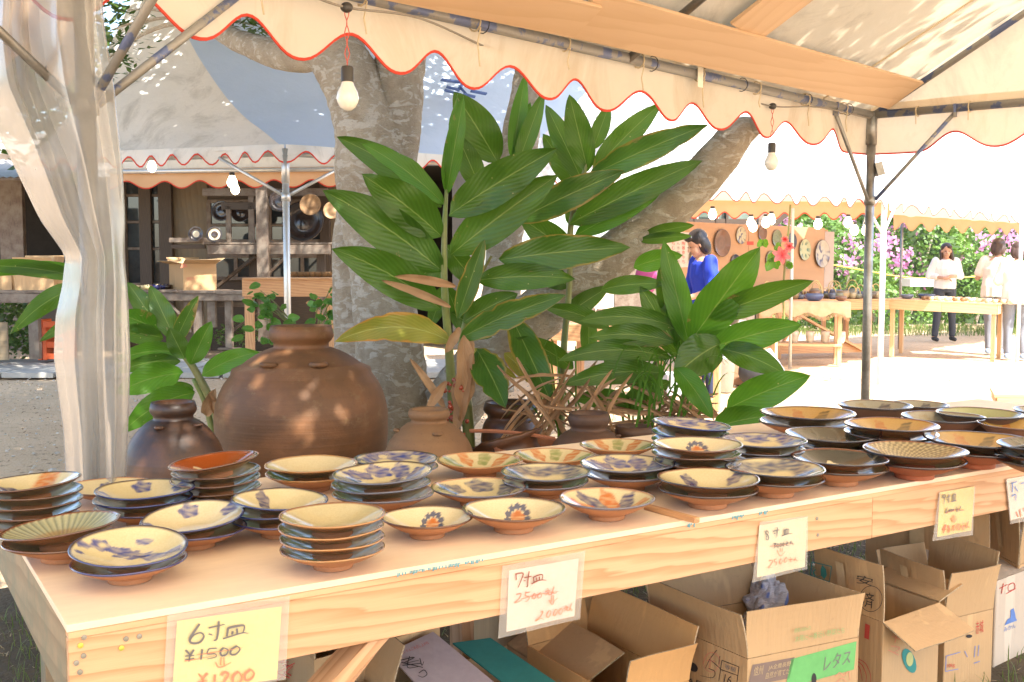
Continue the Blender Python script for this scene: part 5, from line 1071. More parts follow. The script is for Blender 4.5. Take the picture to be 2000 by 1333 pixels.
def strokes(name, pr, sts, w, mat, par, sc=1.0, ox=0, oy=0, press=True):
    """ribbons along photo-pixel polylines on a surface; pr maps px -> point"""
    m = MB()
    for st in sts:
        pts = [(ox + x * sc, oy + y * sc) for x, y in st]
        if len(pts) > 2: cc = [(v.x, v.y) for v in crom([V((x, y, 0)) for x, y in pts], 4)]
        else: cc = pts
        n = len(cc); vs = []
        for i, (x, y) in enumerate(cc):
            dx = cc[min(i + 1, n - 1)][0] - cc[max(i - 1, 0)][0]; dy = cc[min(i + 1, n - 1)][1] - cc[max(i - 1, 0)][1]; l = math.hypot(dx, dy) or 1; hw = w / 2 * (.75 + .35 * math.sin(3 * i / n + 1)) if press else w / 2
            vs += [pr(x - dy / l * hw, y + dx / l * hw), pr(x + dy / l * hw, y - dx / l * hw)]
        m.put(vs, [(2 * i, 2 * i + 1, 2 * i + 3, 2 * i + 2) for i in range(n - 1)])
    return m.build(name, mat, par)
def text(name, s, pr, quad, mat, par):
    """printed text stretched over a photo-px quad (tl, tr, br, bl)"""
    cu_ = bpy.data.curves.new('t', 'FONT'); cu_.body = s; to = bpy.data.objects.new('t', cu_); me = baked(to); vs = [v.co.copy() for v in me.vertices]; fs = [tuple(p.vertices) for p in me.polygons]; bpy.data.meshes.remove(me); bpy.data.curves.remove(cu_)
    if not vs: return
    x0 = min(v.x for v in vs); x1 = max(v.x for v in vs); y0 = min(v.y for v in vs); y1 = max(v.y for v in vs); tl, tr, br, bl = [V((*q, 0)) for q in quad]; out = []
    for v in vs:
        u = (v.x - x0) / (x1 - x0); w = (y1 - v.y) / (y1 - y0); p = tl.lerp(tr, u).lerp(bl.lerp(br, u), w); out.append(pr(p.x, p.y))
    return add(name, out, fs, mat, par)
def fillquad(name, pr, q, mat, par): return add(name, [pr(*p) for p in q], [tuple(range(len(q)))], mat, par)
# cartons before the workshop
ca = P(345, 568, 13.75); a = (ca.x - .17, 14.0, 0); 
z0 = P(360, 568, 13.9).z
LL, FF, RRR = V((P(318, 0, 14.15).x, 14.15, 0)), V((P(346, 0, 13.7).x, 13.7, 0)), V((P(412, 0, 13.95).x, 13.95, 0))
bx, q = carton(LL, FF, RRR, P(350, 516, 13.7).z, 'small open carton with red print standing on the low bench', m_card, (('L', .16, 1.35, 0), ('R', .15, 1.2, -.02), ('BR', .14, 1.0, 0), ('BL', .14, .9, 0)), hb=z0)
pr = onface(FF, RRR, .004); text('print', '琉球ガラス村', pr, [(364, 542), (400, 539), (400, 546), (364, 549)], m_inko, bx); fillquad('print', pr, [(352, 524), (366, 522), (362, 514), (356, 514)], m_inko, bx)
tb2 = empty('side_table', V((P(40, 0, 12.6).x, 12.6, 0)), 'weathered table carrying cartons behind the ginger leaves at far left', 'table')
fbox('top_board', -200, 568, 128, 573, 12.5, .8, m_old, tb2); fbox('front_board', -200, 574, 126, 592, 12.5, .04, m_old, tb2); fbox('leg', 57, 592, 73, 702, 12.6, .09, m_old, tb2); fbox('leg', -110, 592, -94, 702, 12.6, .09, m_old, tb2)
for x0, x1, y0, y1, lb_, d in ((-80, 4, 505, 567, 'carton at the left border on the side table', 12.9), (8, 88, 496, 567, 'wide brown carton on the side table with round print', 12.7), (91, 132, 508, 567, 'pale carton touching the plastic curtain on the side table', 12.8)):
    zt = P(0, 568, 12.6).z; a = P(x0, 0, d); c = P(x1, 0, d); carton(V((a.x, d + .3, 0)), V((a.x + .01, d, 0)), V((c.x, d, 0)), P(0, (y0 + 26), d).z, lb_, m_card, (('R', .12, .3, 0), ('BL', .14, .1, 0), ('BR', .13, .05, 0)), hb=zt)
b = MB(); fb(b, -20, 630, 14, 704, 12.2, .02); b.build('plywood_offcut', m_tanw, label='upright plywood offcut leaning at the far left border', cat='board')
m_crate = M('orange_crate', (.75, .14, .04), (.65, .10, .03), rough=.4); cr = empty('plastic_crate', V((P(105, 0, 12.9).x, 12.9, 0)), 'orange plastic crate under the side table behind the plastic', 'crate')
for y in (628, 648, 668, 690): fbox('crate_band', 84, y, 128, y + 12, 12.9, .02, m_crate, cr)
for x in (84, 124): fbox('crate_post', x, 640, x + 5, 704, 12.89, .3, m_crate, cr)
fbox('crate_band', 74, 625, 80, 704, 12.95, .3, m_crate, cr)
# undergrowth by the workshop
m_bushl = leafM('bush_leaf', (.05, .11, .03), (.10, .17, .05), tr=.3)
def leafmass(name, n, fn, lo, hi, mat, seed, asp=.4, **k):
    r = random.Random(seed); m = MB()
    for i in range(n):
        c = fn(r); a = r.uniform(0, 6.28); L = r.uniform(lo, hi); d = V((math.cos(a), math.sin(a) * .8, r.uniform(-.8, .8))).normalized() * L; s = d.cross(V((r.uniform(-1, 1), r.uniform(-1, 1), r.uniform(-.3, 1)))).normalized() * L * asp
        m.put([c, c + d * .5 + s, c + d, c + d * .5 - s], [(0, 1, 2, 3)], [(.5, 0), (1, .5), (.5, 1), (0, .5)])
    return m.build(name, mat, useuv=True, **k)
def bfn(cx, cz, Y, rx, rz):
    return lambda r: (lambda a, q: P(cx + math.cos(a) * rx * q, cz + math.sin(a) * rz * q, Y + r.uniform(-.25, .35)))(r.uniform(0, 6.28), math.sqrt(r.random()) * (.8 + .3 * r.random()))
leafmass('bush', 900, bfn(30, 640, 13.4, 60, 58), .04, .09, m_bushl, 1, label='dark leafy bush growing under the side table at far left', cat='bush'); leafmass('bush', 300, bfn(470, 655, 14.9, 60, 22), .03, .07, m_bushl, 2, label='low weeds along the foot of the counter', cat='bush')
# pale stall front right of the counter
stl = empty('stall_table', V((P(565, 0, 11.5).x, 11.5, 0)), 'light wooden stall table behind the silver tent pole', 'table')
fbox('front_board', 473, 546, 660, 580, 11.4, .035, m_stallw, stl); fbox('top_board', 473, 543, 660, 547, 11.37, .8, m_stallw, stl)
for a, c in (((640, 600), (575, 548)), ((600, 590), (655, 640))): plank('brace', P(*a, 11.6), P(*c, 11.6), .03, .07, m_stallw, stl, up=(0, 1, 0))
for x in (480, 640): fbox('leg', x, 580, x + 14, 740, 11.5, .07, m_stallw, stl)
rr = random.Random(14)
for i in range(7):
    c = P(575 + i * 12, 540, 11.8); v, f = lathe_vf([(.03, 0), (.06, .03), (.07, .06), (.06, .06), (.001, .02)], 14); add('bowl', [V(a) + V((c.x, c.y, P(560, 543, 11.4).z + .003)) for a in v], f, m_bask, smooth=True, label='small brown bowl, %s from the left on the light stall table' % ORD[i], cat='bowl', group='brown bowls on the light stall table')

# ---------------- right background: plate panel ----------------
pA = P(1300, 432, 13.3); pB = P(1618, 452, 16.0); pd = V((pB.x - pA.x, pB.y - pA.y, 0)); pL = pd.length; pd.normalize(); pn = V((pd.y, -pd.x, 0)); 
pn = pn if pn.dot(O - pA) > 0 else -pn
m_panel = woodM('plywood_panel', (.50, .29, .16), (.42, .24, .13), ring=.5, contrast=.3)
pnl = empty('exhibition_stand', V(((pA.x + pB.x) / 2, (pA.y + pB.y) / 2, 0)), 'brown plywood panel hung with painted platters', 'display panel')
w1 = pL * .46
plank('board', V((pA.x, pA.y, 1.27)), V((pA.x, pA.y, 1.27)) + pd * w1, .02, 1.10, m_panel, pnl); plank('board', V((pA.x, pA.y, 1.27)) + pd * (w1 + .008), V((pA.x, pA.y, 1.27)) + pd * (pL - .12), .02, 1.10, m_panel, pnl)
plank('board', V((pA.x, pA.y, 1.20)) + pd * (pL - .11), V((pA.x, pA.y, 1.20)) + pd * (pL + .16), .02, 1.14, M('pale_panel', (.48, .38, .33), (.42, .33, .28)), pnl)
for t in (0, pL): q = V((pA.x, pA.y, 0)) + pd * t - pn * .05; plank('post', q, q + V((0, 0, 1.8)), .06, .06, m_stallw, pnl)
ppt = lambda x, y, off=.03: PL(x, y, V((pA.x, pA.y, 0)) + pn * off, pn)
pr = lambda x, y: ppt(x, y, .014)
fillquad('poster', pr, [(1300, 452), (1352, 455), (1350, 522), (1300, 524)], flat('poster_paper', (.62, .55, .50)), pnl)
pr2 = lambda x, y: ppt(x, y, .017)
for i, x in enumerate((1312, 1322, 1332)):
    for j in range(6): 
        try: text('poster_text', 'やちむん市陶器祭'[(i * 2 + j) % 8], pr2, [(x, 463 + j * 9), (x + 6, 463.5 + j * 9), (x + 6, 470 + j * 9), (x, 470 + j * 9)], m_inkr if i != 1 else m_inkgr, pnl)
        except Exception: pass
fillquad('red_label', pr, [(1459, 472), (1472, 472), (1472, 479), (1459, 479)], m_inkr, pnl)
PT = [(1365, 507, 30, 58, 'olive', 'olive platter partly behind the blue shirted woman'), (1411, 475, 34, 54, 'brown', 'large brown platter right of the woman\'s hair'), (1449, 460, 24, 34, 'spots', 'cream platter with dark blue splashes, upper row'), (1491, 456, 22, 30, 'brown', 'small brown and grey platter, upper row'), (1519, 466, 22, 34, 'green', 'olive green platter behind the flower leaves'), (1548, 472, 18, 34, 'navy', 'small navy platter behind the flower stem'), (1573, 488, 24, 42, 'dots', 'pale platter with green dots'), (1606, 496, 30, 54, 'floral', 'large platter with indigo sprays at panel end'), (1438, 514, 24, 34, 'navy', 'dark platter peeking over the ginger leaf'), (1507, 508, 24, 36, 'green', 'green platter behind the pink lily'), (1541, 510, 18, 32, 'greyp', 'greyish platter right of the pink lily')]
ck = {'olive': lin('a09a78'), 'brown': lin('6e4632'), 'spots': lin('b3aa8c'), 'green': lin('707a5c'), 'navy': lin('2e3550'), 'dots': lin('aeb08c'), 'floral': lin('b3aca0'), 'greyp': lin('8a8274')}
for x, y, w, h, kd, lb_ in PT:
    c = ppt(x, y, .035); r = h / 2 * c.y / FPX; pf = [(.001, .0), (.5, .0), (.6, .02), (.97, .16), (1.0, .17), (.99, .2), (.95, .19), (.6, .06)] + [(.6 * (1 - k / 8), .05) for k in range(1, 8)] + [(.001, .05)]
    v, f = lathe_vf(pf, 40); a = np.array(v); cc = np.tile(np.array(ck[kd]), (len(v), 1)); th = np.arctan2(a[:, 1], a[:, 0]); rad = np.hypot(a[:, 0], a[:, 1]); g = np.array([noise.noise(V((p[0] * 3, p[1] * 3, x))) for p in v])
    if kd in ('spots', 'floral'): cc = mixc(cc, np.clip(g * 5 - .5, 0, 1), NAVY)
    if kd == 'dots':
        for k in range(6): cc = mixc(cc, blob(a[:, 0], a[:, 1], .6 * math.cos(k * 1.05), .6 * math.sin(k * 1.05), .14, .14), lin('3c6a5c'))
    if kd in ('green', 'brown', 'greyp', 'olive'): cc = mixc(cc, np.clip(np.cos(rad * 18) + g * 2, 0, 1), tuple(q * .5 for q in ck[kd]), .6)
    cc = mixc(cc, (rad > .95) * 1., lin('4c3c2c')); m = pn.to_track_quat('Z', 'Y').to_matrix(); add('platter', [m @ (V(p) * r) + c - pn * .03 for p in v], f, m_smallw, smooth=True, col=cc, label=lb_, cat='platter', group='platters hung on the plywood panel')
# dark house beyond the panel
hs = empty('house', V((P(1440, 0, 19.6).x, 19.6, 0)), 'dark framed house window wall above the plywood panel', 'house')
m_hglass = M('house_glass', (.14, .20, .17), (.08, .11, .10), rough=.1, bump=0, spec=.8)
for i, (x0, x1) in enumerate(((1200, 1258), (1262, 1356), (1364, 1398), (1404, 1418), (1422, 1470))): fbox('window', x0, 380, x1, 432, 19.7, .02, m_hglass, hs)
for x in (1258, 1356, 1398, 1418, 1472): fbox('frame_post', x, 370, x + 6, 440, 19.6, .1, m_oldd, hs)
fbox('rail', 1200, 428, 1478, 446, 19.62, .1, m_oldd, hs); fbox('wall', 1478, 365, 1512, 640, 19.6, .3, m_old, hs); fbox('wall', 1200, 446, 1478, 640, 19.65, .2, m_old, hs); fbox('rail', 1362, 412, 1400, 416, 19.58, .05, m_oldd, hs)
plank('gable_board', P(1500, 450, 19.4), P(1560, 392, 19.4), .1, .2, m_oldd, hs, up=(0, 1, 0)); fbox('eave', 1200, 362, 1540, 380, 19.5, .5, m_oldd, hs)
# pink lily on its stem
m_pink = leafM('lily_petal', (.75, .13, .16), (.8, .2, .22), rib=(.8, .5, .3), tr=.4, tcol=(.95, .25, .25)); LM['p'] = m_pink
ly = empty('lily', V((P(1532, 0, 11.3).x, 11.3, 0)), 'pink lily blossoms on a tall green stem before the platters', 'flower')
b = MB(); b.tube(crom([P(1532, 640, 11.3), P(1530, 570, 11.3), P(1534, 510, 11.3), P(1540, 450, 11.3), P(1544, 400, 11.3)], 5), .012, 6); b.build('stem', m_stem, ly)
for (cx, cy, R3) in ((1526, 499, 19), (1541, 482, 11), (1533, 468, 8)):
    for k in range(6): a = k * 1.047 + .3; leaf(ly, (cx, cy), (cx + math.cos(a) * R3, cy + math.sin(a) * R3 * .95), R3 * .55, 11.28, 11.2, 'p', .05, 0, .3, name='petal')
for (bx_, by, tx, ty, w) in ((1510, 505, 1496, 530, 20), (1512, 500, 1498, 508, 20), (1540, 515, 1548, 525, 14), (1490, 470, 1478, 482, 14), (1492, 468, 1498, 484, 14), (1525, 478, 1512, 488, 18), (1536, 512, 1545, 524, 12), (1515, 510, 1520, 526, 18)): leaf(ly, (bx_, by), (tx, ty), w, 11.3, 11.25, 'b', .05, lrnd.uniform(-.5, .5), .2)
# ---------------- far tables ----------------
def frame_table(name, label, FL, FR, depth, zt, mat, legs=True, apron=.12, shelf=None, cat='table', brace=True, clothed=False):
    FL, FR = V(FL), V(FR); u = (FR - FL).normalized(); n = V((-u.y, u.x, 0)); n = n if n.y > 0 else -n; L = (FR - FL).length; c = (FL + FR) / 2 + n * depth / 2
    r = empty(name, V((c.x, c.y, 0)), label, cat); o = lambda a, d, z: FL + u * a + n * d + V((0, 0, z - FL.z))
    k = 3 if depth > .5 else 2
    for i in range(k): plank('top_board', o(0, depth * (i + .5) / k, zt - .012), o(L, depth * (i + .5) / k, zt - .012), depth / k - .004, .022, mat, r)
    plank('apron', o(.02, .012, zt - .025 - apron / 2), o(L * .5, .012, zt - .025 - apron / 2), .02, apron, mat, r); plank('apron', o(L * .5 + .004, .014, zt - .025 - apron / 2), o(L - .02, .014, zt - .025 - apron / 2), .02, apron, mat, r)
    for a in (.02, L - .02): plank('apron', o(a, .03, zt - .025 - apron / 2), o(a, depth - .03, zt - .025 - apron / 2), .02, apron, mat, r)
    for a in (.28 if L > 1.5 else .06, L - (.28 if L > 1.5 else .06)):
        for d in (.08, depth - .08): plank('leg', o(a, d, 0), o(a, d, zt - .026), .075, .05, mat, r, up=u)
    if brace and L > 1.5:
        plank('brace', o(.45, .07, zt - .03 - apron), o(L - .38, .07, .09), .03, .08, mat, r, up=n); plank('brace', o(.62, .1, zt - .03 - apron), o(.30, .1, .12), .03, .05, mat, r, up=n); plank('rail', o(.3, .11, .12), o(L - .3, .11, .12), .03, .12, mat, r); plank('brace', o(L - .05, .06, zt - .03 - apron), o(L - .5 + .7, .5, .1), .03, .07, mat, r, up=n) if False else None
    if shelf is not None: plank('shelf', o(.03, depth / 2, shelf), o(L - .03, depth / 2, shelf), depth - .03, .03, mat, r)
    return r, o, L
m_palew = woodM('pale_table_wood', (.68, .45, .24), (.5, .3, .15), ring=2, contrast=.5)
ZT = .80
rD, oD, LD = frame_table('display_table', 'trestle table at right with pale pots, half in sun', P(1733, 584, 14.55) * 1, P(1950, 594, 13.8) * 1, .75, ZT, m_palew)
rF, oF, LF = frame_table('display_table', 'long orange table crowded with handled pots before the hedge', G(1490, 586, ZT), G(1740, 584, ZT), .75, ZT, m_stallw)
rS, oS, LS = frame_table('shelf_stand', 'low sunlit stand with fringed cloth on top and a shelf of pots', G(1493, 590, ZT), G(1652, 591, ZT), .5, ZT, m_palew, shelf=.26, brace=False, apron=.06, cat='stand')
rN, oN, LN = frame_table('display_table', 'pinkish wooden table behind the right ginger leaves', G(1060, 632, .76), G(1372, 640, .76), .8, .76, m_stallw)
rB, oB, LB_ = frame_table('display_table', 'second low table with a white sheet behind the ginger leaves', G(1395, 640, .62), G(1530, 632, .62), .6, .62, m_palew, brace=False)
# plaid fringed cloth
m_plaid = clothM('plaid_cloth', (.78, .42, .22), (.80, .60, .42), transl=.2, scale=14)
b = MB(); n = 26; Ls = LS + .12; rows = []
vs = []
for i in range(n + 1):
    a = -.06 + Ls * i / n; wv = .012 * math.sin(i * 1.9)
    drop = .16 + .03 * math.sin(i * .8) + (.10 if i < 4 else 0)
    vs += [oS(a, .45, ZT + .006), oS(a, .1, ZT + .008), oS(a, -.006 + wv * .2, ZT + .006), oS(a, -.03 - wv, ZT - drop * .5), oS(a, -.03 + wv, ZT - drop)]
b.put(vs, [(5 * i + j, 5 * i + 5 + j, 5 * i + 6 + j, 5 * i + 1 + j) for i in range(n) for j in range(4)])
for i in range(90):
    a = -.05 + (Ls - .02) * i / 90; k = min(n, int(i / 90 * n)); d = .155 + .03 * math.sin(k * .8); b.bar(oS(a, -.03, ZT - d), oS(a + .004, -.032, ZT - d - .05), .007, .004)
b.build('tablecloth', m_plaid, smooth=True, label='orange checked cloth with fringe over the sunlit stand', cat='cloth')
# pots with bamboo handles
m_hand = flat('bamboo_handle', (.66, .48, .22)); rr = random.Random(77)
potc = [lin('8c7a5c'), lin('5c6478'), lin('7a5a40'), lin('948a70'), lin('4e4438'), lin('6e7060')]
def pot(p, R3, H3, col, handle, label, cat='pot', grp=None):
    r = empty('teapot' if handle else 'pot', p, label, cat, grp); v, f = lathe_vf([(R3 * .55, 0), (R3 * .85, H3 * .25), (R3, H3 * .6), (R3 * .96, H3 * .85), (R3 * .9, H3), (R3 * .84, H3 * .96), (R3 * .7, H3 * .5), (.001, H3 * .2)], 20)
    add('body', [V(a) + V(p) for a in v], f, m_smallw, r, smooth=True, col=np.tile(np.array(col), (len(v), 1)) * (.7 + .5 * np.array([[abs(math.sin(a[2] * 70))] for a in v])))
    if handle:
        b = MB(); a0 = rr.uniform(-.6, .6); d = V((math.cos(a0), math.sin(a0), 0)) * R3 * .85; b.tube([V(p) + d * math.cos(k * PI / 10) + V((0, 0, H3 * .9 + math.sin(k * PI / 10) * R3 * 1.45)) for k in range(11)], .006, 6); b.build('handle', m_hand, r, smooth=True)
    return r
n = 0
CN = {potc[0]: 'tan', potc[1]: 'blue grey', potc[2]: 'brown', potc[3]: 'olive', potc[4]: 'dark brown', potc[5]: 'green grey'}; cnt = [0, 0, 0]
for i in range(17):
    for j in range(3):
        if rr.random() < .82:
            a = .12 + i * (LF - .25) / 16 + rr.uniform(-.03, .03); d = .12 + j * .25 + rr.uniform(-.04, .04); R3 = rr.uniform(.055, .095); pc0 = rr.choice(potc); hd0 = rr.random() < .62; cnt[j] += 1
            pot(oF(a, d, ZT + .001), R3, R3 * rr.uniform(1.0, 1.5), pc0, hd0, '%s %s, %s in the %s row of the long orange table' % (CN[pc0], 'pot with handle' if hd0 else 'pot', ORD[cnt[j] - 1], ('front', 'middle', 'back')[j]), grp='pots and teapots on the long orange table'); n += 1
pot(oS(.62, .2, ZT + .012), .12, .09, lin('4c5a80'), True, 'wide blue-rimmed bowl with bamboo handle on the checked cloth', 'bowl'); pot(oS(.95, .2, ZT + .012), .07, .06, lin('7a5a48'), False, 'small brown pot right of the blue handled bowl', 'pot')
for i in range(5): pot(oS(.2 + i * .19, .2, .276), .055, .15, lin('d8c8b0'), False, ORD[i] + ' pale bottle on the lower shelf of the sunlit stand', 'bottle', 'pale bottles on the lower shelf of the stand')
for i in range(15):
    for j in range(3): pot(oD(.45 + i * .1, .15 + j * .2, ZT + .001), .035, .05, lin('d8c4a4') if rr.random() < .7 else lin('8a6848'), False, 'small cup, %s in the %s row on the sunny trestle table' % (ORD[i], ('front', 'middle', 'back')[j]), 'cup', 'cups on the sunny trestle table')
pot(oD(.2, .3, ZT + .001), .09, .06, lin('6a7080'), False, 'patterned grey bowl at the shaded end of the trestle table', 'bowl'); pot(oD(.42, .5, ZT + .001), .12, .07, lin('3a4460'), False, 'dark blue basin on the trestle table', 'bowl')
for i in range(13): pot(oN(.15 + i * .115, rr.uniform(.15, .5), .761), rr.uniform(.04, .065), rr.uniform(.07, .13), rr.choice([lin('5c6478'), lin('8a8070'), lin('3e3830'), lin('a08870')]), False, 'small glazed jar, %s from the left on the pinkish table behind the leaves' % ORD[i], 'jar', 'small jars on the pinkish table')
b = MB(); b.bar(oB(.05, .3, .632), oB(LB_ - .02, .3, .632), .55, .012); b.build('white_sheet', flat('white_cloth', (.8, .8, .8)), label='white sheet lying on the low table behind leaves', cat='sheet')
for i in range(2):
    q = oB(.55 + i * .32, .1, .2); b = MB(); b.box((q.x - .1, q.y, .30), (q.x + .1, q.y + .03, .44)); add('figurine_box', b.v, b.f, M('printed_box', (.40, .25, .12), (.08, .09, .06), scale=18, thr=(.45, .55)), label='%s patterned tile box under the low table' % ('left' if i == 0 else 'right'), cat='box')
# bucket, boxes, seat, bag
bk_ = P(1427, 0, 10.4); v, f = lathe_vf([(.001, 0), (.075, 0), (.10, .33), (.108, .335), (.1, .345), (.094, .33), (.07, .02), (.001, .015)], 28); add('bucket', [V(a) + V((bk_.x, 10.4, 0)) for a in v], f, M('grey_plastic', (.5, .5, .48), (.42, .42, .4), rough=.4), smooth=True, label='pale grey bucket standing behind the woman in blue', cat='bucket')
q = P(1352, 0, 10.1); b = MB(); b.box((q.x - .2, 10.1, 0), (q.x + .13, 10.4, .2)); b.build('storage_box', flat('pale_plastic', (.62, .62, .66)), label='pale storage box at the feet of the woman in blue', cat='box')
q = P(1458, 0, 11); 
for i, (dx, h0, h1) in enumerate(((0, .0, .08), (.02, .08, .34))): b = MB(); b.box((q.x - .12 + dx, 11, h0), (q.x + .16, 11.3, h1 - .003)); b.build('brick_block' if i == 0 else 'wooden_box', M('brown_block', (.36, .2, .12), (.28, .15, .09)), label='brown %s right of the grey bucket' % ('brick lying flat under the box' if i == 0 else 'wooden box standing'), cat='box')
m_black = M('black_fabric', (.02, .02, .025), (.03, .03, .035), rough=.7); m_greyc = M('grey_cloth', (.35, .36, .40), (.28, .29, .33), rough=.8)
b = MB(); q = P(1492, 0, 10.8); b.ball((q.x, 10.8, .16), .17, (1.2, .8, .95), 14, 9); b.ball((q.x + .1, 10.75, .1), .1, (1.3, .9, .9), 12, 7); bag = b.build('bag', m_black, smooth=True, label='black bag on the sunlit gravel behind the ginger leaf', cat='bag')
b = MB(); pts = [P(1478, 690, 10.9), P(1505, 680, 10.9), P(1532, 722, 10.7), P(1520, 735, 10.6)]; b.quadslab(*pts, .02); b.build('folded_chair_back', m_greyc, label='grey folded panel leaning over the black bag', cat='panel')
q = P(1262, 545, 9.9); b = MB(); b.ball((q.x, 9.9, q.z), .12, (.9, .5, 1.3), 12, 9); b.build('cloth_bundle', M('magenta_cloth', (.42, .06, .22), (.3, .04, .16)), smooth=True, label='magenta cloth bundle seen between the ginger leaves', cat='cloth')
# sunlit trestle at the right border
frame_table('low_bench', 'low sunlit wooden bench at the right border beyond the bowls', P(1942, 771, 7.2) * 1, P(2120, 772, 7.0) * 1, .5, P(1942, 771, 7.2).z, m_palew, brace=False, apron=.05, cat='bench')
# ---------------- hedge ----------------
m_hl = leafM('hedge_leaf', (.06, .15, .03), (.15, .27, .06), tr=.35); m_blos = leafM('blossom', (.62, .20, .48), (.70, .36, .62), rib=(.7, .3, .6), tr=.4, tcol=(.9, .5, .8))
hd = empty('hedge', V((10, 24, 0)), 'tall bougainvillea hedge with pink and violet blossom', 'hedge'); rh = random.Random(6)
def hpt(r, front=True):
    u = r.random(); x = 4.6 + u * 14; yc = 20.5 + u * 3.5 - .02 * x; zmax = 3.0 + .35 * math.sin(x * 1.7) + .25 * math.sin(x * 4.1)
    z = r.random() ** .8 * zmax; bul = .35 * math.sin(x * 2.3 + z * 2) + .22 * math.sin(x * 5.1 - z * 3.7) + .15 * math.sin(x * 11 + z * 9)
    return V((x, yc - .9 * math.sin(min(1, z / zmax + .15) * PI) + bul + (r.uniform(0, .35) if front else 0), z))
m = MB()
for i in range(30000):
    c = hpt(rh); a = rh.uniform(0, 6.28); L = rh.uniform(.05, .12); d = V((math.cos(a), math.sin(a) * .6, rh.uniform(-.9, .6))).normalized() * L; s = d.cross(V((rh.uniform(-1, 1), -1, rh.uniform(-.5, 1)))).normalized() * L * .32; m.put([c, c + d * .5 + s, c + d, c + d * .5 - s], [(0, 1, 2, 3)], [(.5, 0), (1, .5), (.5, 1), (0, .5)])
m.build('foliage', m_hl, hd, useuv=True, kind='stuff')
m = MB()
for k in range(150):
    c0 = hpt(rh); c0.z = max(c0.z, .9 + rh.random()); c0.y -= .12
    for i in range(rh.randint(14, 50)):
        c = c0 + V((rh.gauss(0, .13), rh.gauss(0, .06), rh.gauss(0, .09))); L = rh.uniform(.03, .06); a = rh.uniform(0, 6.28); d = V((math.cos(a), rh.uniform(-.5, .2), math.sin(a))) * L; s = V((-math.sin(a), 0, math.cos(a))) * L * .6; m.put([c - d, c + s, c + d, c - s], [(0, 1, 2, 3)], [(.5, 0), (1, .5), (.5, 1), (0, .5)])
m.build('blossom', m_blos, hd, useuv=True, kind='stuff')
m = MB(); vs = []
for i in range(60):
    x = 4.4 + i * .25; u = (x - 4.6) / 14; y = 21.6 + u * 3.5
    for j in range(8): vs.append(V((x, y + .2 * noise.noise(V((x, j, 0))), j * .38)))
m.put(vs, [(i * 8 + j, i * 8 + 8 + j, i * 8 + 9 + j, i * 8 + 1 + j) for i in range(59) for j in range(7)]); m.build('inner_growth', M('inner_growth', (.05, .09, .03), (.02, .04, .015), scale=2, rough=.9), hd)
for i in range(16):
    x = 5 + i * .8; y = 20.3 + (x - 4.6) / 4; b = MB(); b.tube([V((x, y + .6, 0)), V((x + .2, y + .3, 1.2)), V((x + .5, y + .2, 2.5))], [.04, .03, .015], 6); b.build('branch', m_bark, hd)
b = MB(); yr = [P(1610, 515, 19.6), P(1680, 527, 19.4), P(1760, 541, 19.2), P(1830, 545, 19.2), P(1900, 541, 19.4), P(2040, 532, 19.8)]; b.tube(crom(yr, 4), .014, 5); b.build('yellow_rope', flat('yellow_rope', (.75, .60, .10)), label='yellow rope strung in front of the blossom hedge', cat='rope')
b = MB(); fb(b, 1778, 545, 1830, 560, 19.0, .4); b.build('white_carton', flat('white_box', (.8, .8, .8)), label='white box below the yellow rope by the hedge', cat='box')
blades('weeds', m_grass, 4000, lambda r: V((r.uniform(5, 15), r.uniform(18.6, 21), 0)), .05, .22, .006, .6, kind='stuff', label='green weeds along the foot of the blossom hedge', cat='grass')
# distant greenery
def treemass(x, y, r, h, lb_, seed):
    t0 = empty('background_tree', V((x, y, 0)), lb_, 'tree', 'trees beyond the workshop and hedge'); m = MB(); m.tube([V((x, y, 0)), V((x, y, h * .6))], [.18, .1], 8); m.build('trunk', m_bark, t0); q = random.Random(seed); m = MB()
    for i in range(2600):
        v = V((q.gauss(0, 1), q.gauss(0, 1), q.gauss(0, .8))); v = v.normalized() * (r * (.55 + .5 * q.random())); v.z *= .8; c = V((x, y, h)) + v + V((noise.noise(v) * .8, 0, noise.noise(v + V((5, 0, 0))) * .8)); a = q.uniform(0, 6.28); L = q.uniform(.14, .3); d = V((math.cos(a), math.sin(a), q.uniform(-.6, .6))) * L; s = d.cross(V((q.uniform(-1, 1), q.uniform(-1, 1), 1))).normalized() * L * .35; m.put([c, c + d * .5 + s, c + d, c + d * .5 - s], [(0, 1, 2, 3)], [(.5, 0), (1, .5), (.5, 1), (0, .5)])
    m.build('crown', m_crown, t0, useuv=True, kind='stuff')
treemass(-6.6, 12.9, 1.45, 3.75, 'added leafy tree darkening the bright background behind the plastic curtain at left', 44); treemass(-7.6, 20.5, 2.4, 6.6, 'tree rising behind the workshop roof at far left', 41); treemass(-3.6, 19.5, 2.2, 6.4, 'tree behind the left tent beside the bough', 42); treemass(-12, 22, 3, 5, 'broad tree beyond the left picture border', 43)  # first tree is added to darken the bright background behind the curtain
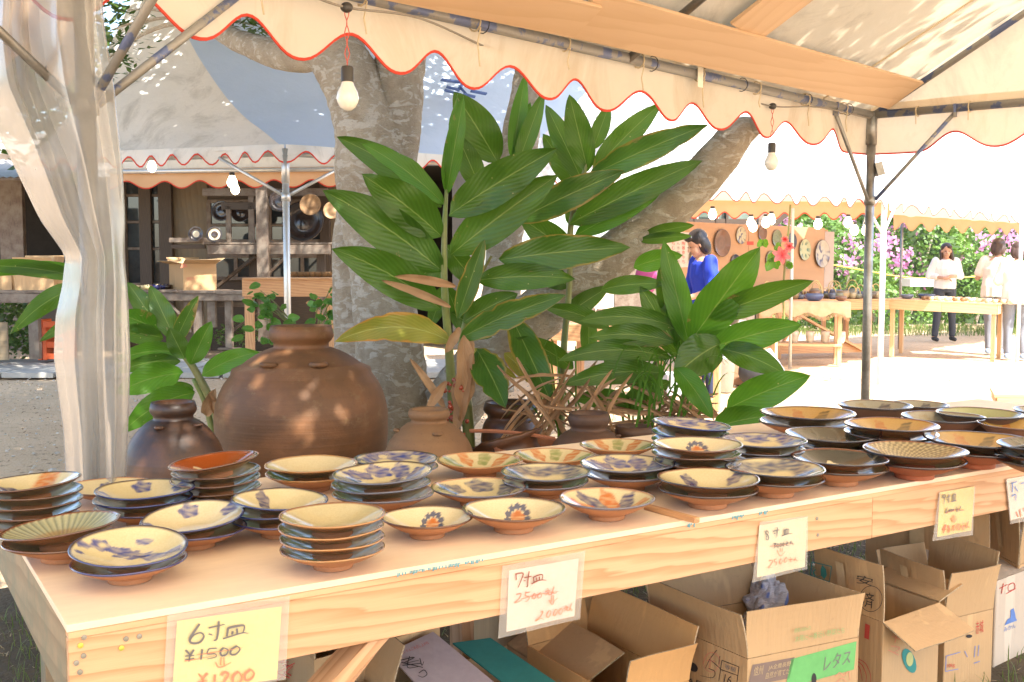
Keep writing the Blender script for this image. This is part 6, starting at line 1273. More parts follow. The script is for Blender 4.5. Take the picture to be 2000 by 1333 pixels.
# ---------------- people ----------------
def capsule(a, b_, ra, rb, seg=14):
    a, b_ = V(a), V(b_); ax = (b_ - a); L = ax.length; q = V((0, 0, 1)).rotation_difference(ax.normalized()); pf = []
    for k in range(6): t = -PI / 2 + k * PI / 10; pf.append((max(1e-4, ra * math.cos(t)), ra * math.sin(t)))
    for k in range(6): t = k * PI / 10; pf.append((max(1e-4, rb * math.cos(t)), L + rb * math.sin(t)))
    v, f = lathe_vf(pf, seg); f = f + [tuple(reversed(range(seg))), tuple(len(v) - seg + k for k in range(seg))]; return [q @ V(p) + a for p in v], f
def ellip(c, r, rot=None, seg=20, rings=14):
    pf = [(max(1e-4, math.sin(PI * i / rings)), -math.cos(PI * i / rings)) for i in range(rings + 1)]; v, f = lathe_vf(pf, seg); f = f + [tuple(reversed(range(seg))), tuple(len(v) - seg + k for k in range(seg))]
    m = rot or Matrix.Identity(3); return [m @ V((p[0] * r[0], p[1] * r[1], p[2] * r[2])) + V(c) for p in v], f
def loft(rings, seg=24):
    """closed body of elliptic rings (centre, rx, ry)"""
    v = []; f = []
    for c, rx, ry in rings:
        for k in range(seg): a = 2 * PI * k / seg; v.append(V(c) + V((rx * math.cos(a), ry * math.sin(a), 0)))
    for i in range(len(rings) - 1):
        for k in range(seg): a = i * seg + k; b_ = i * seg + (k + 1) % seg; f.append((a, b_, b_ + seg, a + seg))
    return v, f + [tuple(reversed(range(seg))), tuple(len(v) - seg + k for k in range(seg))]
def fuse(name, shapes, vox, mat, par, M4, smooth=3, fold=0):
    m = MB()
    for v, f in shapes: m.put(v, f)
    me = mesh(name, m.v, m.f, [mat]); t = bpy.data.objects.new('t', me); md = t.modifiers.new('r', 'REMESH'); md.mode = 'VOXEL'; md.voxel_size = vox; md.use_smooth_shade = True
    s = t.modifiers.new('s', 'SMOOTH'); s.iterations = smooth; s.factor = .5; me2 = baked(t); bpy.data.meshes.remove(me)
    if fold:
        co = [0.0] * (3 * len(me2.vertices)); me2.vertices.foreach_get('co', co); nn = [0.0] * len(co); me2.vertices.foreach_get('normal', nn)
        for i in range(0, len(co), 3):
            d = noise.noise(V((co[i] * 16, co[i + 1] * 16, co[i + 2] * 5))) * fold
            for j in range(3): co[i + j] += nn[i + j] * d
        me2.vertices.foreach_set('co', co)
    me2.materials.clear(); me2.materials.append(mat); me2.name = name
    me2.polygons.foreach_set('use_smooth', [True] * len(me2.polygons)); o = ob(name, me2, None, M4); setpar(o, par); return o
m_skin = M('skin', (.52, .30, .20), (.46, .25, .16), scale=4, rough=.5, bump=.02); m_hair = M('black_hair', (.012, .010, .012), (.03, .024, .024), scale=30, rough=.35, bump=.5, bscale=120, stretch=(1, 1, .15)); m_hairb = M('brown_hair', (.045, .024, .018), (.08, .045, .03), scale=30, rough=.4, bump=.5, bscale=120, stretch=(1, 1, .15))
def hand(w, d, side, grip=.5):
    """palm at w pointing along d, five separate bent fingers"""
    d = V(d).normalized(); s = d.cross(V((0, 0, 1)));
    if s.length < .1: s = V((1, 0, 0))
    s.normalize(); n = s.cross(d); w = V(w); out = [capsule(w, w + d * .05, .026, .028), capsule(w + s * .018 + d * .03, w + s * .018 + d * .07, .016, .014), capsule(w - s * .018 + d * .03, w - s * .018 + d * .07, .016, .014)]
    for k, (o_, L) in enumerate(((-.027, .052), (-.009, .064), (.009, .068), (.027, .062))):
        a = w + d * .078 + s * o_; b_ = a + (d * (1 - grip * .5) - n * grip * .6).normalized() * L * .55; c = b_ + (d * (1 - grip) - n * grip).normalized() * L * .5; out += [capsule(a, b_, .0095, .0085, 8), capsule(b_, c, .0085, .0075, 8)]
    t0 = w + d * .02 + s * side * .024; t1 = t0 + (d * .6 + s * side * .8 - n * .3).normalized() * .04; out += [capsule(t0, t1, .012, .0105, 8), capsule(t1, t1 + (d - n * .4).normalized() * .03, .0105, .009, 8)]
    return out
def person(label, x, y, face, H, cfg):
    """face: direction the person faces; cfg: clothing and joint positions (local: x right, y forward, z up, for 1.6 m)"""
    k = H / 1.6; f = V(face).normalized(); r = V((f.y, -f.x, 0)); M4 = Matrix(((r.x * k, f.x * k, 0, x), (r.y * k, f.y * k, 0, y), (0, 0, k, 0), (0, 0, 0, 1)))
    root = empty('person', V((x, y, 0)), label, 'person'); g = cfg; lean = g.get('lean', .0); hx = g.get('head', (0, .03, 1.475)); tilt = g.get('nod', 0); turn = g.get('turn', 0)
    sh = [V((s * .165, lean * .9, 1.315)) for s in (-1, 1)]; hip = [V((s * .085, 0, .86)) for s in (-1, 1)]
    ank = g.get('ankle', [V((-.10, 0, .07)), V((.10, .02, .07))]); kn = [(hip[i] + V(ank[i])) / 2 + V((0, .03, .0)) for i in (0, 1)]; el = [V(p) for p in g['elbow']]; wr_ = [V(p) for p in g['wrist']]
    R3 = Matrix.Rotation(turn, 3, 'Z') @ Matrix.Rotation(-tilt, 3, 'X'); hc = V(hx); hp = lambda a, b_, c: hc + R3 @ V((a, b_, c))
    B = [loft([((0, 0, .84), .14, .10), ((0, 0, .92), .155, .105), ((0, lean * .3, 1.04), .125, .09), ((0, lean * .6, 1.18), .15, .10), ((0, lean * .9, 1.30), .15, .085), ((0, lean, 1.36), .06, .055)]),
         capsule((0, lean, 1.33), hp(0, -.02, -.06), .052, .048), ellip(hc + R3 @ V((0, -.01, .03)), (.073, .088, .092), R3), ellip(hp(0, .02, -.035), (.056, .062, .072), R3), ellip(hp(0, .055, -.085), (.026, .022, .02), R3), capsule(hp(0, .078, .015), hp(0, .098, -.022), .008, .013, 8), ellip(hp(-.075, -.005, -.01), (.01, .02, .028), R3), ellip(hp(.075, -.005, -.01), (.01, .02, .028), R3), ellip(hp(0, .074, -.058), (.024, .012, .009), R3)]
    for i in (0, 1):
        B += [capsule(hip[i], kn[i], .082, .055), capsule(kn[i], ank[i], .055, .036), capsule(V(ank[i]) + V((0, -.02, -.025)), V(ank[i]) + V((0, .13, -.045)), .034, .026), capsule(sh[i], el[i], .046, .036), capsule(el[i], wr_[i], .036, .025), ellip(sh[i], (.055, .055, .055))] + hand(wr_[i], g.get('hdir', [None, None])[i] or (wr_[i] - el[i]), 1 if i == 0 else -1, g.get('grip', .6))
    fuse('body', B, .0065, m_skin, root, M4, 2)
    Tp = g.get('tneck', 1.345); W = g.get('wide', 1.0); hem = g['hem']
    Tt = [loft([((0, 0, hem), .165 * W, .12 * W), ((0, 0, .95), .165 * W, .122 * W), ((0, lean * .3, 1.06), .15 * W, .112 * W), ((0, lean * .6, 1.19), .168 * W, .118 * W), ((0, lean * .9, 1.29), .165, .10), ((0, lean, Tp), .085, .07)])]
    for i in (0, 1):
        Tt += [capsule(sh[i], sh[i].lerp(el[i], g['sleeve'] if g['sleeve'] < 1 else 1), .066, .060 * W)]
        if g['sleeve'] > 1: Tt += [capsule(el[i], el[i].lerp(wr_[i], g['sleeve'] - 1), .054, .047)]
    fuse('shirt', Tt, .008, g['shirt'], root, M4, 4, .012)
    L = [loft([((0, 0, .80), .155, .115), ((0, 0, .9), .16, .118), ((0, 0, .97), .15, .108)])]
    for i in (0, 1): L += [capsule(hip[i], kn[i], .096, g.get('leg', .066)), capsule(kn[i], V(ank[i]) + V((0, 0, .03)), g.get('leg', .066), g.get('cuff', .048))]
    fuse('trousers', L, .008, g['trousers'], root, M4, 3, .008)
    for i in (0, 1):
        a = V(ank[i]); fuse('shoe', [capsule(a + V((0, -.03, -.03)), a + V((0, .13, -.042)), .042, .034), ellip(a + V((0, .05, -.045)), (.045, .125, .026))], .008, g['shoe'], root, M4, 2)
    Hs = [ellip(hp(0, -.028, .05), (.089, .098, .088), R3)]
    if g['hair'] == 'bob': Hs += [ellip(hp(-.05, -.045, -.02), (.048, .062, .10), R3), ellip(hp(.05, -.045, -.02), (.048, .062, .10), R3), ellip(hp(0, -.07, -.03), (.07, .045, .11), R3), ellip(hp(0, .045, .085), (.062, .045, .03), R3)]
    if g['hair'] == 'long': Hs += [capsule(hp(-.07, -.03, 0), hp(-.115, .0, -.24), .035, .03), capsule(hp(.07, -.03, 0), hp(.085, .03, -.20), .032, .024), capsule(hp(-.09, -.02, -.2), hp(-.135, .03, -.30), .032, .012), capsule(hp(.085, .03, -.18), hp(.07, .06, -.26), .024, .012), ellip(hp(0, -.07, -.09), (.09, .04, .17), R3), ellip(hp(-.035, .05, .075), (.045, .04, .03), R3)]
    fuse('hair', Hs, .007, g['hairm'], root, M4, 2, .005)
    for s in (-1, 1):
        b = MB(); b.ball(hp(s * .03, .077, .006), .009, (1.3, .6, .7), 8, 5); v = [M4 @ q for q in b.v]; add('eye', v, b.f, m_inkk, root, smooth=True)
    b = MB(); b.bar(hp(-.022, .087, -.058), hp(.022, .087, -.058), .006, .004); add('mouth', [M4 @ q for q in b.v], b.f, M('lips', (.42, .12, .10)), root)
    return root
p1 = P(1385, 0, 9.5)
m_blueS = M('blue_shirt', (.015, .05, .55), (.01, .03, .38), scale=3, rough=.8, bump=.05); m_navy = M('navy_trousers', (.02, .028, .07), (.015, .02, .045), rough=.85); m_tansh = M('tan_shoe', (.55, .27, .10), (.45, .2, .07), rough=.5)
w1 = person('woman in loose bright blue top looking down at the pots', p1.x + .02, 9.5, (-.97, -.22, 0), 1.57, dict(lean=.05, head=(0, .11, 1.47), nod=.45, elbow=[(-.24, .06, 1.05), (.23, .08, 1.05)], wrist=[(-.16, .27, .98), (.14, .28, .98)], hem=.78, sleeve=.95, wide=1.1, shirt=m_blueS, trousers=m_navy, shoe=m_tansh, hair='bob', hairm=m_hair, leg=.058, cuff=.046, ankle=[V((-.07, -.02, .07)), V((.08, .03, .07))], tneck=1.33))
m_offw = M('white_blouse', (.75, .72, .68), (.66, .62, .58), scale=3, rough=.85, bump=.1); m_drk = M('dark_jeans', (.05, .055, .07), (.035, .04, .05), rough=.85); m_blk = flat('black_shoe', (.03, .03, .03))
p2 = P(1862, 0, 17.6)
person('long haired woman in white blouse with folded hands behind the trestle table', p2.x, 17.6, (-.08, -1, 0), 1.62, dict(head=(0, .03, 1.48), nod=.12, turn=-.15, elbow=[(-.24, -.02, 1.07), (.25, -.02, 1.07)], wrist=[(-.07, .16, 1.07), (.08, .17, 1.04)], hdir=[V((1, .1, -.1)), V((-1, .1, -.1))], hem=.86, sleeve=1.45, wide=1.08, shirt=m_offw, trousers=m_drk, shoe=m_blk, hair='long', hairm=m_hairb, ankle=[V((-.14, 0, .07)), V((.16, .05, .07))]))
m_bei = M('beige_top', (.78, .70, .62), (.70, .60, .52), scale=3, rough=.85); m_grj = M('grey_jeans', (.22, .24, .28), (.16, .18, .22), rough=.85); m_flip = flat('blue_sandal', (.25, .35, .5))
p3 = P(1966, 0, 14.9)
person('person with dark bob in beige top and grey jeans seen from behind', p3.x - .02, 14.9, (.62, .78, 0), 1.63, dict(lean=.05, head=(0, .09, 1.475), nod=.4, turn=.1, elbow=[(-.25, .02, 1.06), (.24, .04, 1.06)], wrist=[(-.12, .16, 1.22), (.10, .22, 1.2)], hem=.80, sleeve=.7, wide=1.15, shirt=m_bei, trousers=m_grj, shoe=m_flip, hair='bob', hairm=m_hairb, leg=.068, ankle=[V((-.07, 0, .07)), V((.06, .12, .07))]))
p4 = P(2006, 0, 14.1)
person('person in loose white shirt cut off by the right picture border', p4.x, 14.1, (.4, .9, 0), 1.56, dict(head=(0, .09, 1.47), nod=.5, elbow=[(-.24, .02, 1.05), (.24, .04, 1.06)], wrist=[(-.16, .22, 1.1), (.14, .24, 1.1)], hem=.76, sleeve=.9, wide=1.2, shirt=m_offw, trousers=m_grj, shoe=m_flip, hair='bob', hairm=m_hairb))
# ---------------- cardboard boxes under the table ----------------
def zc(px, py, z): return G(px, py, z)
H3 = .30
lz = dict(L=zc(1270, 1207, H3), F=zc(1460, 1288, H3), R=zc(1677, 1245, H3))
bx, q = carton(lz['L'], lz['F'], lz['R'], H3, 'open lettuce box with green band, crumpled newspaper inside', m_card, (('L', .112, .05, .0), ('R', .118, -.05, -.006), ('BR', .11, .06, 0), ('BL', .10, .12, 0)))
prL = onface(q[0], q[1], .0015); prR = onface(q[1], q[2], .0015)
prR2 = onface(q[1], q[2], .0025)
fillquad('green_band', prR, [(1545, 1288), (1673, 1253), (1668, 1308), (1534, 1345)], flat('green_band', (.16, .46, .14)), bx); fillquad('brown_block', prR, [(1470, 1299), (1552, 1284), (1542, 1325), (1460, 1342)], flat('brown_print', (.22, .15, .12)), bx)
text('print', 'レタス', prR2, [(1612, 1282), (1664, 1268), (1660, 1296), (1608, 1312)], m_inkgr, bx); m_cl = flat('bare_card', (.55, .40, .22)); text('print', '信州', prR2, [(1474, 1303), (1492, 1299), (1489, 1318), (1471, 1321)], m_cl, bx)
text('print', 'JA全農長野', prR2, [(1502, 1300), (1546, 1291), (1544, 1302), (1500, 1311)], m_cl, bx); text('print', '自然が育てた', prR2, [(1497, 1314), (1543, 1305), (1541, 1317), (1495, 1327)], m_cl, bx)
prRf = onface(q[1] , q[2], .010); 
hole = [(1590 + 6 * math.cos(a * .5) * .8, 1327 + 12 * math.sin(a * .5)) for a in range(13)]; fillquad('hand_hole', prR2, hole, m_inkk, bx)
strokes('print', prR2, [[(1632, 1322), (1640, 1314), (1648, 1320), (1658, 1312), (1660, 1330)], [(1634, 1333), (1645, 1325), (1654, 1333)]], 1.3, m_inko, bx)
text('print', '標高1000mの', prRf, [(1552, 1228), (1584, 1222), (1583, 1231), (1551, 1237)], m_inkG, bx); text('print', '太陽に一番近い野菜たち', prRf, [(1553, 1243), (1650, 1225), (1649, 1237), (1552, 1255)], m_inkG, bx)
text('print', '野菜王国', prL, [(1273, 1227), (1305, 1240), (1305, 1250), (1273, 1237)], m_inkk, bx); text('print', '川上村', prL, [(1271, 1243), (1309, 1264), (1307, 1286), (1269, 1265)], m_inkg, bx)
strokes('marker_number', prL, [[(1343, 1250), (1347, 1260), (1345, 1272)], [(1357, 1262), (1350, 1256), (1346, 1264), (1354, 1272), (1352, 1282), (1344, 1281), (1346, 1272), (1357, 1262)]], 1.8, m_inkk, bx)
strokes('stamp', prL, [[(1373 + 0, 1297), (1380, 1280), (1392, 1275), (1404, 1284), (1404, 1300), (1395, 1312), (1381, 1310), (1373, 1297)], [(1380, 1290), (1396, 1292)], [(1388, 1282), (1386, 1306)]], 1.4, m_inko, bx)
strokes('signature', prL, [[(1400, 1270), (1385, 1290), (1378, 1306)], [(1386, 1288), (1402, 1302), (1412, 1312)], [(1406, 1282), (1404, 1298)], [(1384, 1306), (1396, 1312), (1392, 1324), (1368, 1320)]], 1.2, m_inkk, bx)
fillquad('hand_hole', prL, [(1353 + 10 * math.cos(a * .5) , 1303 + 9 * math.sin(a * .5) + 4 * math.cos(a * .5)) for a in range(13)], m_inkk, bx)
strokes('printed_frame', prL, [[(1410, 1290), (1443, 1303)], [(1443, 1303), (1438, 1345)], [(1410, 1290), (1404, 1330)], [(1408, 1308), (1441, 1320)]], 1.3, m_inkk, bx); text('print', '16', prL, [(1416, 1317), (1430, 1322), (1427, 1338), (1413, 1333)], m_inkk, bx); text('print', '等級', prL, [(1416, 1297), (1438, 1305), (1437, 1314), (1415, 1306)], m_inkgr, bx)
text('print', 'A長野', prL, [(1344, 1321), (1392, 1342), (1390, 1356), (1342, 1335)], m_inkk, bx)
# newspaper
def paperM():
    t = NT('newsprint'); vec = t.coords((1, 1, 1)); base = t.mix(t.noise(vec, 6, 4), (.75, .75, .80), (.55, .55, .62)); n = t.noise(vec, 9, 3, .5, 1); base = t.mix(t.ramp(n, [(.54, 0.), (.58, .85)]), base, (.10, .2, .6)); n2 = t.noise(t.coords((1.3, .7, 1)), 8, 3, .5, 1); base = t.mix(t.ramp(n2, [(.60, 0.), (.64, .8)]), base, (.32, .12, .09))
    ln = t.noise(t.coords((1, 1, 9)), 60, 2); base = t.mix(t.ramp(ln, [(.5, 0.), (.7, .4)]), base, (.08, .08, .1)); b = t.bsdf(Base_Color=base, Roughness=.85); t.t.links.new(t.bump(t.noise(vec, 30, 4), .6, .01), b.inputs['Normal']); return t.done(b.outputs[0])
m_news = paperM(); pc_ = G(1508, 1195, .28); v, f = ellip(pc_, (.078, .07, .105), seg=56, rings=36); v = [p + (p - pc_).normalized() * ((abs(noise.noise(p * 14)) - .25) * .045 + (abs(noise.noise(p * 38)) - .25) * .018) for p in v]
add('newspaper_bundle', v, f, m_news, smooth=False, label='crumpled newspaper bundle with blue print in the lettuce box', cat='newspaper')
pc_ = G(1412, 1190, .26); v, f = ellip(pc_, (.03, .04, .06), seg=24, rings=16); v = [p + (p - pc_).normalized() * (abs(noise.noise(p * 20)) - .25) * .05 for p in v]; add('newspaper_bundle', v, f, m_news, label='small scrap of newspaper at the left inside the lettuce box', cat='newspaper')
# box behind with the ringed character
bx, q = carton(zc(1592, 1165, .3), zc(1725, 1217, .3), zc(1835, 1178, .3), .3, 'box with a circled handwritten character on its tall flap', m_card, (('L', .155, -.02, 0), ('R', .12, 2.0, .0), ('BR', .10, 1.2, 0)))
prf = onface(q[0], q[1], .013); pff = onface(q[1], q[2], .002); pfl = onface(q[0], q[1], .002)
cir = [(1701 + 22 * math.cos(a * .4), 1170 + 25 * math.sin(a * .4)) for a in range(17)]; strokes('marker_ring', prf, [cir], 1.2, m_inkk, bx, press=False); text('marker_writing', '済', prf, [(1684, 1155), (1708, 1160), (1706, 1190), (1682, 1184)], m_inkk, bx); text('marker_writing', '安', prf, [(1674, 1122), (1706, 1130), (1704, 1146), (1672, 1139)], m_inkk, bx)
strokes('leaf_logo_frame', prf, [[(1586, 1098), (1624, 1107)], [(1624, 1107), (1620, 1137)], [(1586, 1098), (1583, 1124)], [(1583, 1124), (1620, 1137)]], 1.6, m_teal, bx, press=False); fillquad('leaf_logo', prf, [(1606, 1104), (1613, 1112), (1615, 1124), (1610, 1132), (1603, 1124), (1603, 1112)], m_teal, bx); strokes('leaf_logo', prf, [[(1594, 1113), (1589, 1116), (1590, 1123), (1598, 1126), (1606, 1124)]], 1.6, m_teal, bx)
strokes('print', pff, [[(1738, 1225), (1752, 1232), (1744, 1240)], [(1742, 1243), (1760, 1250)], [(1752, 1238), (1748, 1256)], [(1740, 1262), (1758, 1266), (1745, 1276)], [(1735, 1270), (1756, 1280)]], 1.6, m_inko, bx)
fillquad('melon_print', pff, [(1776 + 13 * math.cos(a * .42 - .3) + 3 * math.sin(a * .42), 1291 + 24 * math.sin(a * .42)) for a in range(15)], m_teal, bx); pff2 = onface(q[1], q[2], .003); fillquad('melon_print', pff2, [(1777 + 7 * math.cos(a * .42), 1288 + 14 * math.sin(a * .42)) for a in range(15)], flat('melon_yellow', (.5, .5, .2)), bx)
fillquad('red_tape', pfl, [(1690, 1218), (1699, 1222), (1697, 1250), (1688, 1246)], m_inkr, bx)
strokes('onion_print', pfl, [[(1672, 1290), (1684, 1300), (1692, 1320), (1690, 1340)], [(1672, 1296), (1680, 1308), (1684, 1330)], [(1674, 1286), (1690, 1296), (1700, 1318), (1700, 1340)]], 1.3, m_inkr, bx)
# third box
bx, q = carton(zc(1722, 1160, .235), zc(1846, 1212, .235), zc(1940, 1190, .235), .235, 'open box with red figures written on its inner side', m_card, (('L', .145, .0, 0), ('R', .14, .05, .0), ('BR', .17, .0, 0), ('BL', .13, .1, 0)))
prf = onface(q[0], q[1], .012); strokes('marker_writing', prf, [[(1740, 1137), (1752, 1146), (1744, 1152)], [(1755, 1148), (1764, 1150)], [(1764, 1143), (1767, 1152), (1772, 1147)], [(1772, 1152), (1774, 1144), (1778, 1147), (1777, 1154)]], 1.6, m_inkr, bx); strokes('marker_writing', prf, [[(1738, 1132), (1754, 1140)], [(1750, 1130), (1742, 1146)]], 2.0, m_inkk, bx)
pff = onface(q[1], q[2], .002); strokes('print', pff, [[(1848, 1282), (1876, 1274)], [(1848, 1282), (1847, 1312)], [(1847, 1312), (1872, 1307)], [(1884, 1272), (1890, 1284)], [(1905, 1262), (1903, 1284)], [(1912, 1260), (1910, 1282)], [(1902, 1296), (1914, 1292)]], 1.2, m_inkb, bx); text('print', '10kg', pff, [(1850, 1298), (1865, 1295), (1865, 1304), (1850, 1307)], m_inkr, bx)
text('red_print', '赤城', pff, [(1906, 1215), (1921, 1211), (1921, 1235), (1906, 1240)], m_inkr, bx); fillquad('green_print', pff, [(1812, 1300), (1828, 1296), (1826, 1345), (1810, 1345)], m_teal, bx); fillquad('hand_hole', pff, [(1893 + 6 * math.cos(a * .5), 1243 + 3.5 * math.sin(a * .5)) for a in range(13)], m_inkk, bx)
# tall back box with red label
bx, q = carton(zc(1690, 1100, .22), zc(1932, 1148, .22), zc(2010, 1120, .22), .22, 'tall flapped box with a red framed label behind the others', m_card, (('L', .24, .0, 0), ('BR', .1, .1, 0)), hb=0)
prf = onface(q[0], q[1], .0125); strokes('red_label', prf, [[(1892, 1094), (1930, 1102)], [(1930, 1102), (1926, 1121)], [(1892, 1094), (1891, 1100)], [(1830, 1083), (1872, 1092)], [(1912, 1101), (1926, 1105)], [(1914, 1108), (1922, 1110)]], 2.4, m_inkr, bx, press=False)
# far right light box
bx, q = carton(zc(1905, 1095, .285) , zc(1945, 1136, .285), zc(2120, 1070, .285), .285, 'large pale closed box with blue emblem at the right border', m_cardp, (('R', .30, -1.5, 0),))
pff = onface(q[1], q[2], .002); strokes('marker_writing', pff, [[(1952, 1150), (1968, 1142)], [(1960, 1140), (1956, 1160)], [(1970, 1143), (1980, 1139), (1982, 1150), (1970, 1154), (1970, 1143)], [(1966, 1160), (1984, 1150)]], 1.4, m_inkr, bx)
fillquad('blue_emblem', pff, [(1962, 1222), (1968, 1210), (1974, 1207), (1974, 1192), (1980, 1188), (1983, 1200), (1984, 1208), (1987, 1212), (1962, 1222)], m_inkb, bx)
text('blue_print', 'みかん', pff, [(1961, 1226), (1984, 1217), (1984, 1226), (1961, 1235)], m_inkb, bx)
bx, q = carton(zc(1930, 1075, .30), zc(1990, 1105, .30), zc(2110, 1050, .30), .30, 'tall taped box at the back right corner', m_card, (('L', .2, 0, 0), ('R', .2, 0, 0)), hb=.29)
# left boxes (orange, teal, pale)
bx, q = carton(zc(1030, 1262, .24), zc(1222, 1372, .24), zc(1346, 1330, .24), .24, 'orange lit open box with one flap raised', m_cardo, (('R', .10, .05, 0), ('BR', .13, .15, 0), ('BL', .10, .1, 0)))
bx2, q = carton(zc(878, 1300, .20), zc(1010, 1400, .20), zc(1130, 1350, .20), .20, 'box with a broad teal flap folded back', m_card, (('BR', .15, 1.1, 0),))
def loose(name, px, mat, label, z=.24, th=.004, prn=None):
    q = [G(x, y, zz) for x, y, zz in px]; b = MB(); b.quadslab(*q, th); o = b.build(name, mat, label=label, cat='cardboard'); return o, q
def onq(q, off=.0015):
    n = (q[1] - q[0]).cross(q[3] - q[0]).normalized(); n = n if n.dot(O - q[0]) > 0 else -n; return lambda x, y: PL(x, y, q[0] + n * (off + .004), n)
o, q = loose('teal_flap', [(884, 1256, .30), (958, 1246, .30), (1105, 1345, .24), (1020, 1362, .24)], M('teal_card', (.035, .22, .19), (.03, .17, .15), scale=5, rough=.7), 'teal printed cardboard flap lying open beneath the long table')
o, q = loose('pale_flap', [(757, 1276, .31), (846, 1234, .33), (980, 1345, .25), (850, 1375, .25)], M('mauve_card', (.46, .37, .37), (.40, .32, .33), scale=5, rough=.75), 'mauve white cardboard flap with black scribble')
pr = onq(q); text('print', 'おいしいりんごを召し上がれ', pr, [(772, 1277), (836, 1252), (838, 1258), (775, 1283)], m_inkr, o); strokes('scribble', pr, [[(782, 1290), (810, 1284), (788, 1296), (818, 1290)], [(786, 1300), (822, 1296)], [(800, 1282), (796, 1304), (820, 1302)], [(820, 1286), (824, 1300), (828, 1292)], [(784, 1294), (826, 1304)], [(818, 1315), (828, 1309), (834, 1317), (826, 1323), (816, 1320)]], 1.6, m_inkk, o)
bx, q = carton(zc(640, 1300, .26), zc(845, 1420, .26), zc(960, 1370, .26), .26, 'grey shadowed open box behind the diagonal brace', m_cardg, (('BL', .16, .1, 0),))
bx, q = carton(zc(540, 1330, .22), zc(640, 1420, .22), zc(760, 1390, .22), .22, 'brown box with tangled red string behind the price card', m_card, (('BR', .15, .2, 0), ('BL', .12, .1, 0)))
c = G(575, 1305, .26); b = MB(); rr = random.Random(3)
for i in range(7): b.tube(crom([c + V((rr.uniform(-.05, .05), rr.uniform(-.03, .03), rr.uniform(-.04, .04))) for k in range(5)] , 4), .0016, 4)
b.build('red_string', m_inkr, label='tangle of thin red string beside the yellow price card', cat='string')
q4 = T(1.05, .75, 0); carton(T(.62, .95, 0), T(.62, .55, 0), T(.98, .6, 0), .33, 'tan upright box behind the pale flap', m_card, (('L', .05, 0, 0), ('BR', .08, .1, 0)))
q4 = T(1.5, .8, 0); carton(T(1.32, 1.05, 0), T(1.30, .62, 0), T(1.58, .62, 0), .34, 'tan upright box behind the white price card', m_card, (('BR', .08, .1, 0),))
# ---------------- price cards on the apron ----------------
m_lam = glassM('laminate', (.70, .66, .60), .20, .15)
def card(label, lam, paper, pmat, groups, hang=0.0):
    """lam, paper: photo-px corners tl tr br bl on the apron plane"""
    n = apn; p0 = ap0 + n * .004; pr = lambda x, y: PL(x, y, p0, n)
    c = [pr(*q) for q in lam]; root = empty('price_card', (c[2] + c[3]) / 2, label, 'price card', 'price cards taped to the table edge')
    def sheet4(name, qs, mat, off, th):
        a = [PL(*q, p0 + n * off, n) for q in qs]; K = 8; vs = []; 
        for z in (0, th):
            for j in range(K + 1):
                for i in range(K + 1):
                    u, v = i / K, j / K; p = a[0].lerp(a[1], u).lerp(a[3].lerp(a[2], u), v); vs.append(p + n * (z + .002 * math.sin(u * 5 + 1) * v))
        W = K + 1; f = [(j * W + i, j * W + i + 1, (j + 1) * W + i + 1, (j + 1) * W + i) for j in range(K) for i in range(K)]; S_ = W * W; f += [tuple(S_ + q for q in reversed(g)) for g in f]
        rim = [i for i in range(W)] + [j * W + K for j in range(1, W)] + [K * W + i for i in range(K - 1, -1, -1)] + [j * W for j in range(K - 1, 0, -1)]
        f += [(rim[i], rim[(i + 1) % len(rim)], rim[(i + 1) % len(rim)] + S_, rim[i] + S_) for i in range(len(rim))]; add(name, vs, f, mat, root, smooth=False)
    sheet4('paper', paper, pmat, .0, .0004); sheet4('laminate', lam, m_lam, .0012, .0003)
    p1_ = p0 + n * .0048
    for w, mat, sts in groups: strokes('handwriting', (lambda x, y: PL(x, y, p1_, n)), sts, w, mat, root)
    return root
m_yel = flat('yellow_paper', (.86, .72, .20)); m_yel2 = flat('deep_yellow_paper', (.86, .60, .10)); m_crm = flat('cream_paper', (.80, .66, .40)); m_pnk = flat('white_paper', (.80, .68, .54)); m_gm = flat('grey_marker', (.17, .15, .14)); m_gr = flat('red_marker', (.75, .22, .12)); m_dr = flat('dark_red_pen', (.30, .09, .06)); m_rp = flat('red_pen', (.62, .22, .14))
def cv(sts, ox, oy, k): return [[(ox + x / k, oy + y / k) for x, y in s] for s in sts]
a_ = lambda s: cv(s, 300, 1150, 6.667)
six = a_([[(600, 460), (530, 560), (470, 660), (500, 710), (600, 700), (655, 620), (610, 575), (520, 610), (475, 680)], [(715, 515), (820, 490), (930, 465)], [(850, 425), (840, 560), (820, 660), (780, 675)], [(715, 590), (765, 605)], [(970, 510), (955, 625)], [(970, 515), (1080, 490), (1180, 485), (1165, 580)], [(1030, 555), (1022, 600)], [(1085, 520), (1090, 590)], [(905, 655), (1060, 605), (1170, 575), (1235, 585)]])
yen = a_([[(415, 800), (455, 840), (470, 870)], [(525, 795), (490, 850), (470, 890), (460, 955)], [(410, 880), (530, 870)], [(410, 930), (530, 910)], [(635, 790), (615, 925)], [(720, 785), (825, 775)], [(720, 785), (700, 850), (800, 850), (810, 890), (700, 918)], [(910, 770), (870, 820), (885, 870), (945, 860), (970, 800), (910, 770)], [(1085, 745), (1010, 800), (1005, 855), (1070, 855), (1125, 790), (1085, 745)]])
strike = a_([[(405, 945), (560, 920), (820, 870)], [(560, 865), (860, 820), (1165, 770)]]); arr = a_([[(880, 895), (870, 1000)], [(915, 895), (920, 1000)], [(805, 960), (850, 1025), (930, 1005), (1010, 960)]])
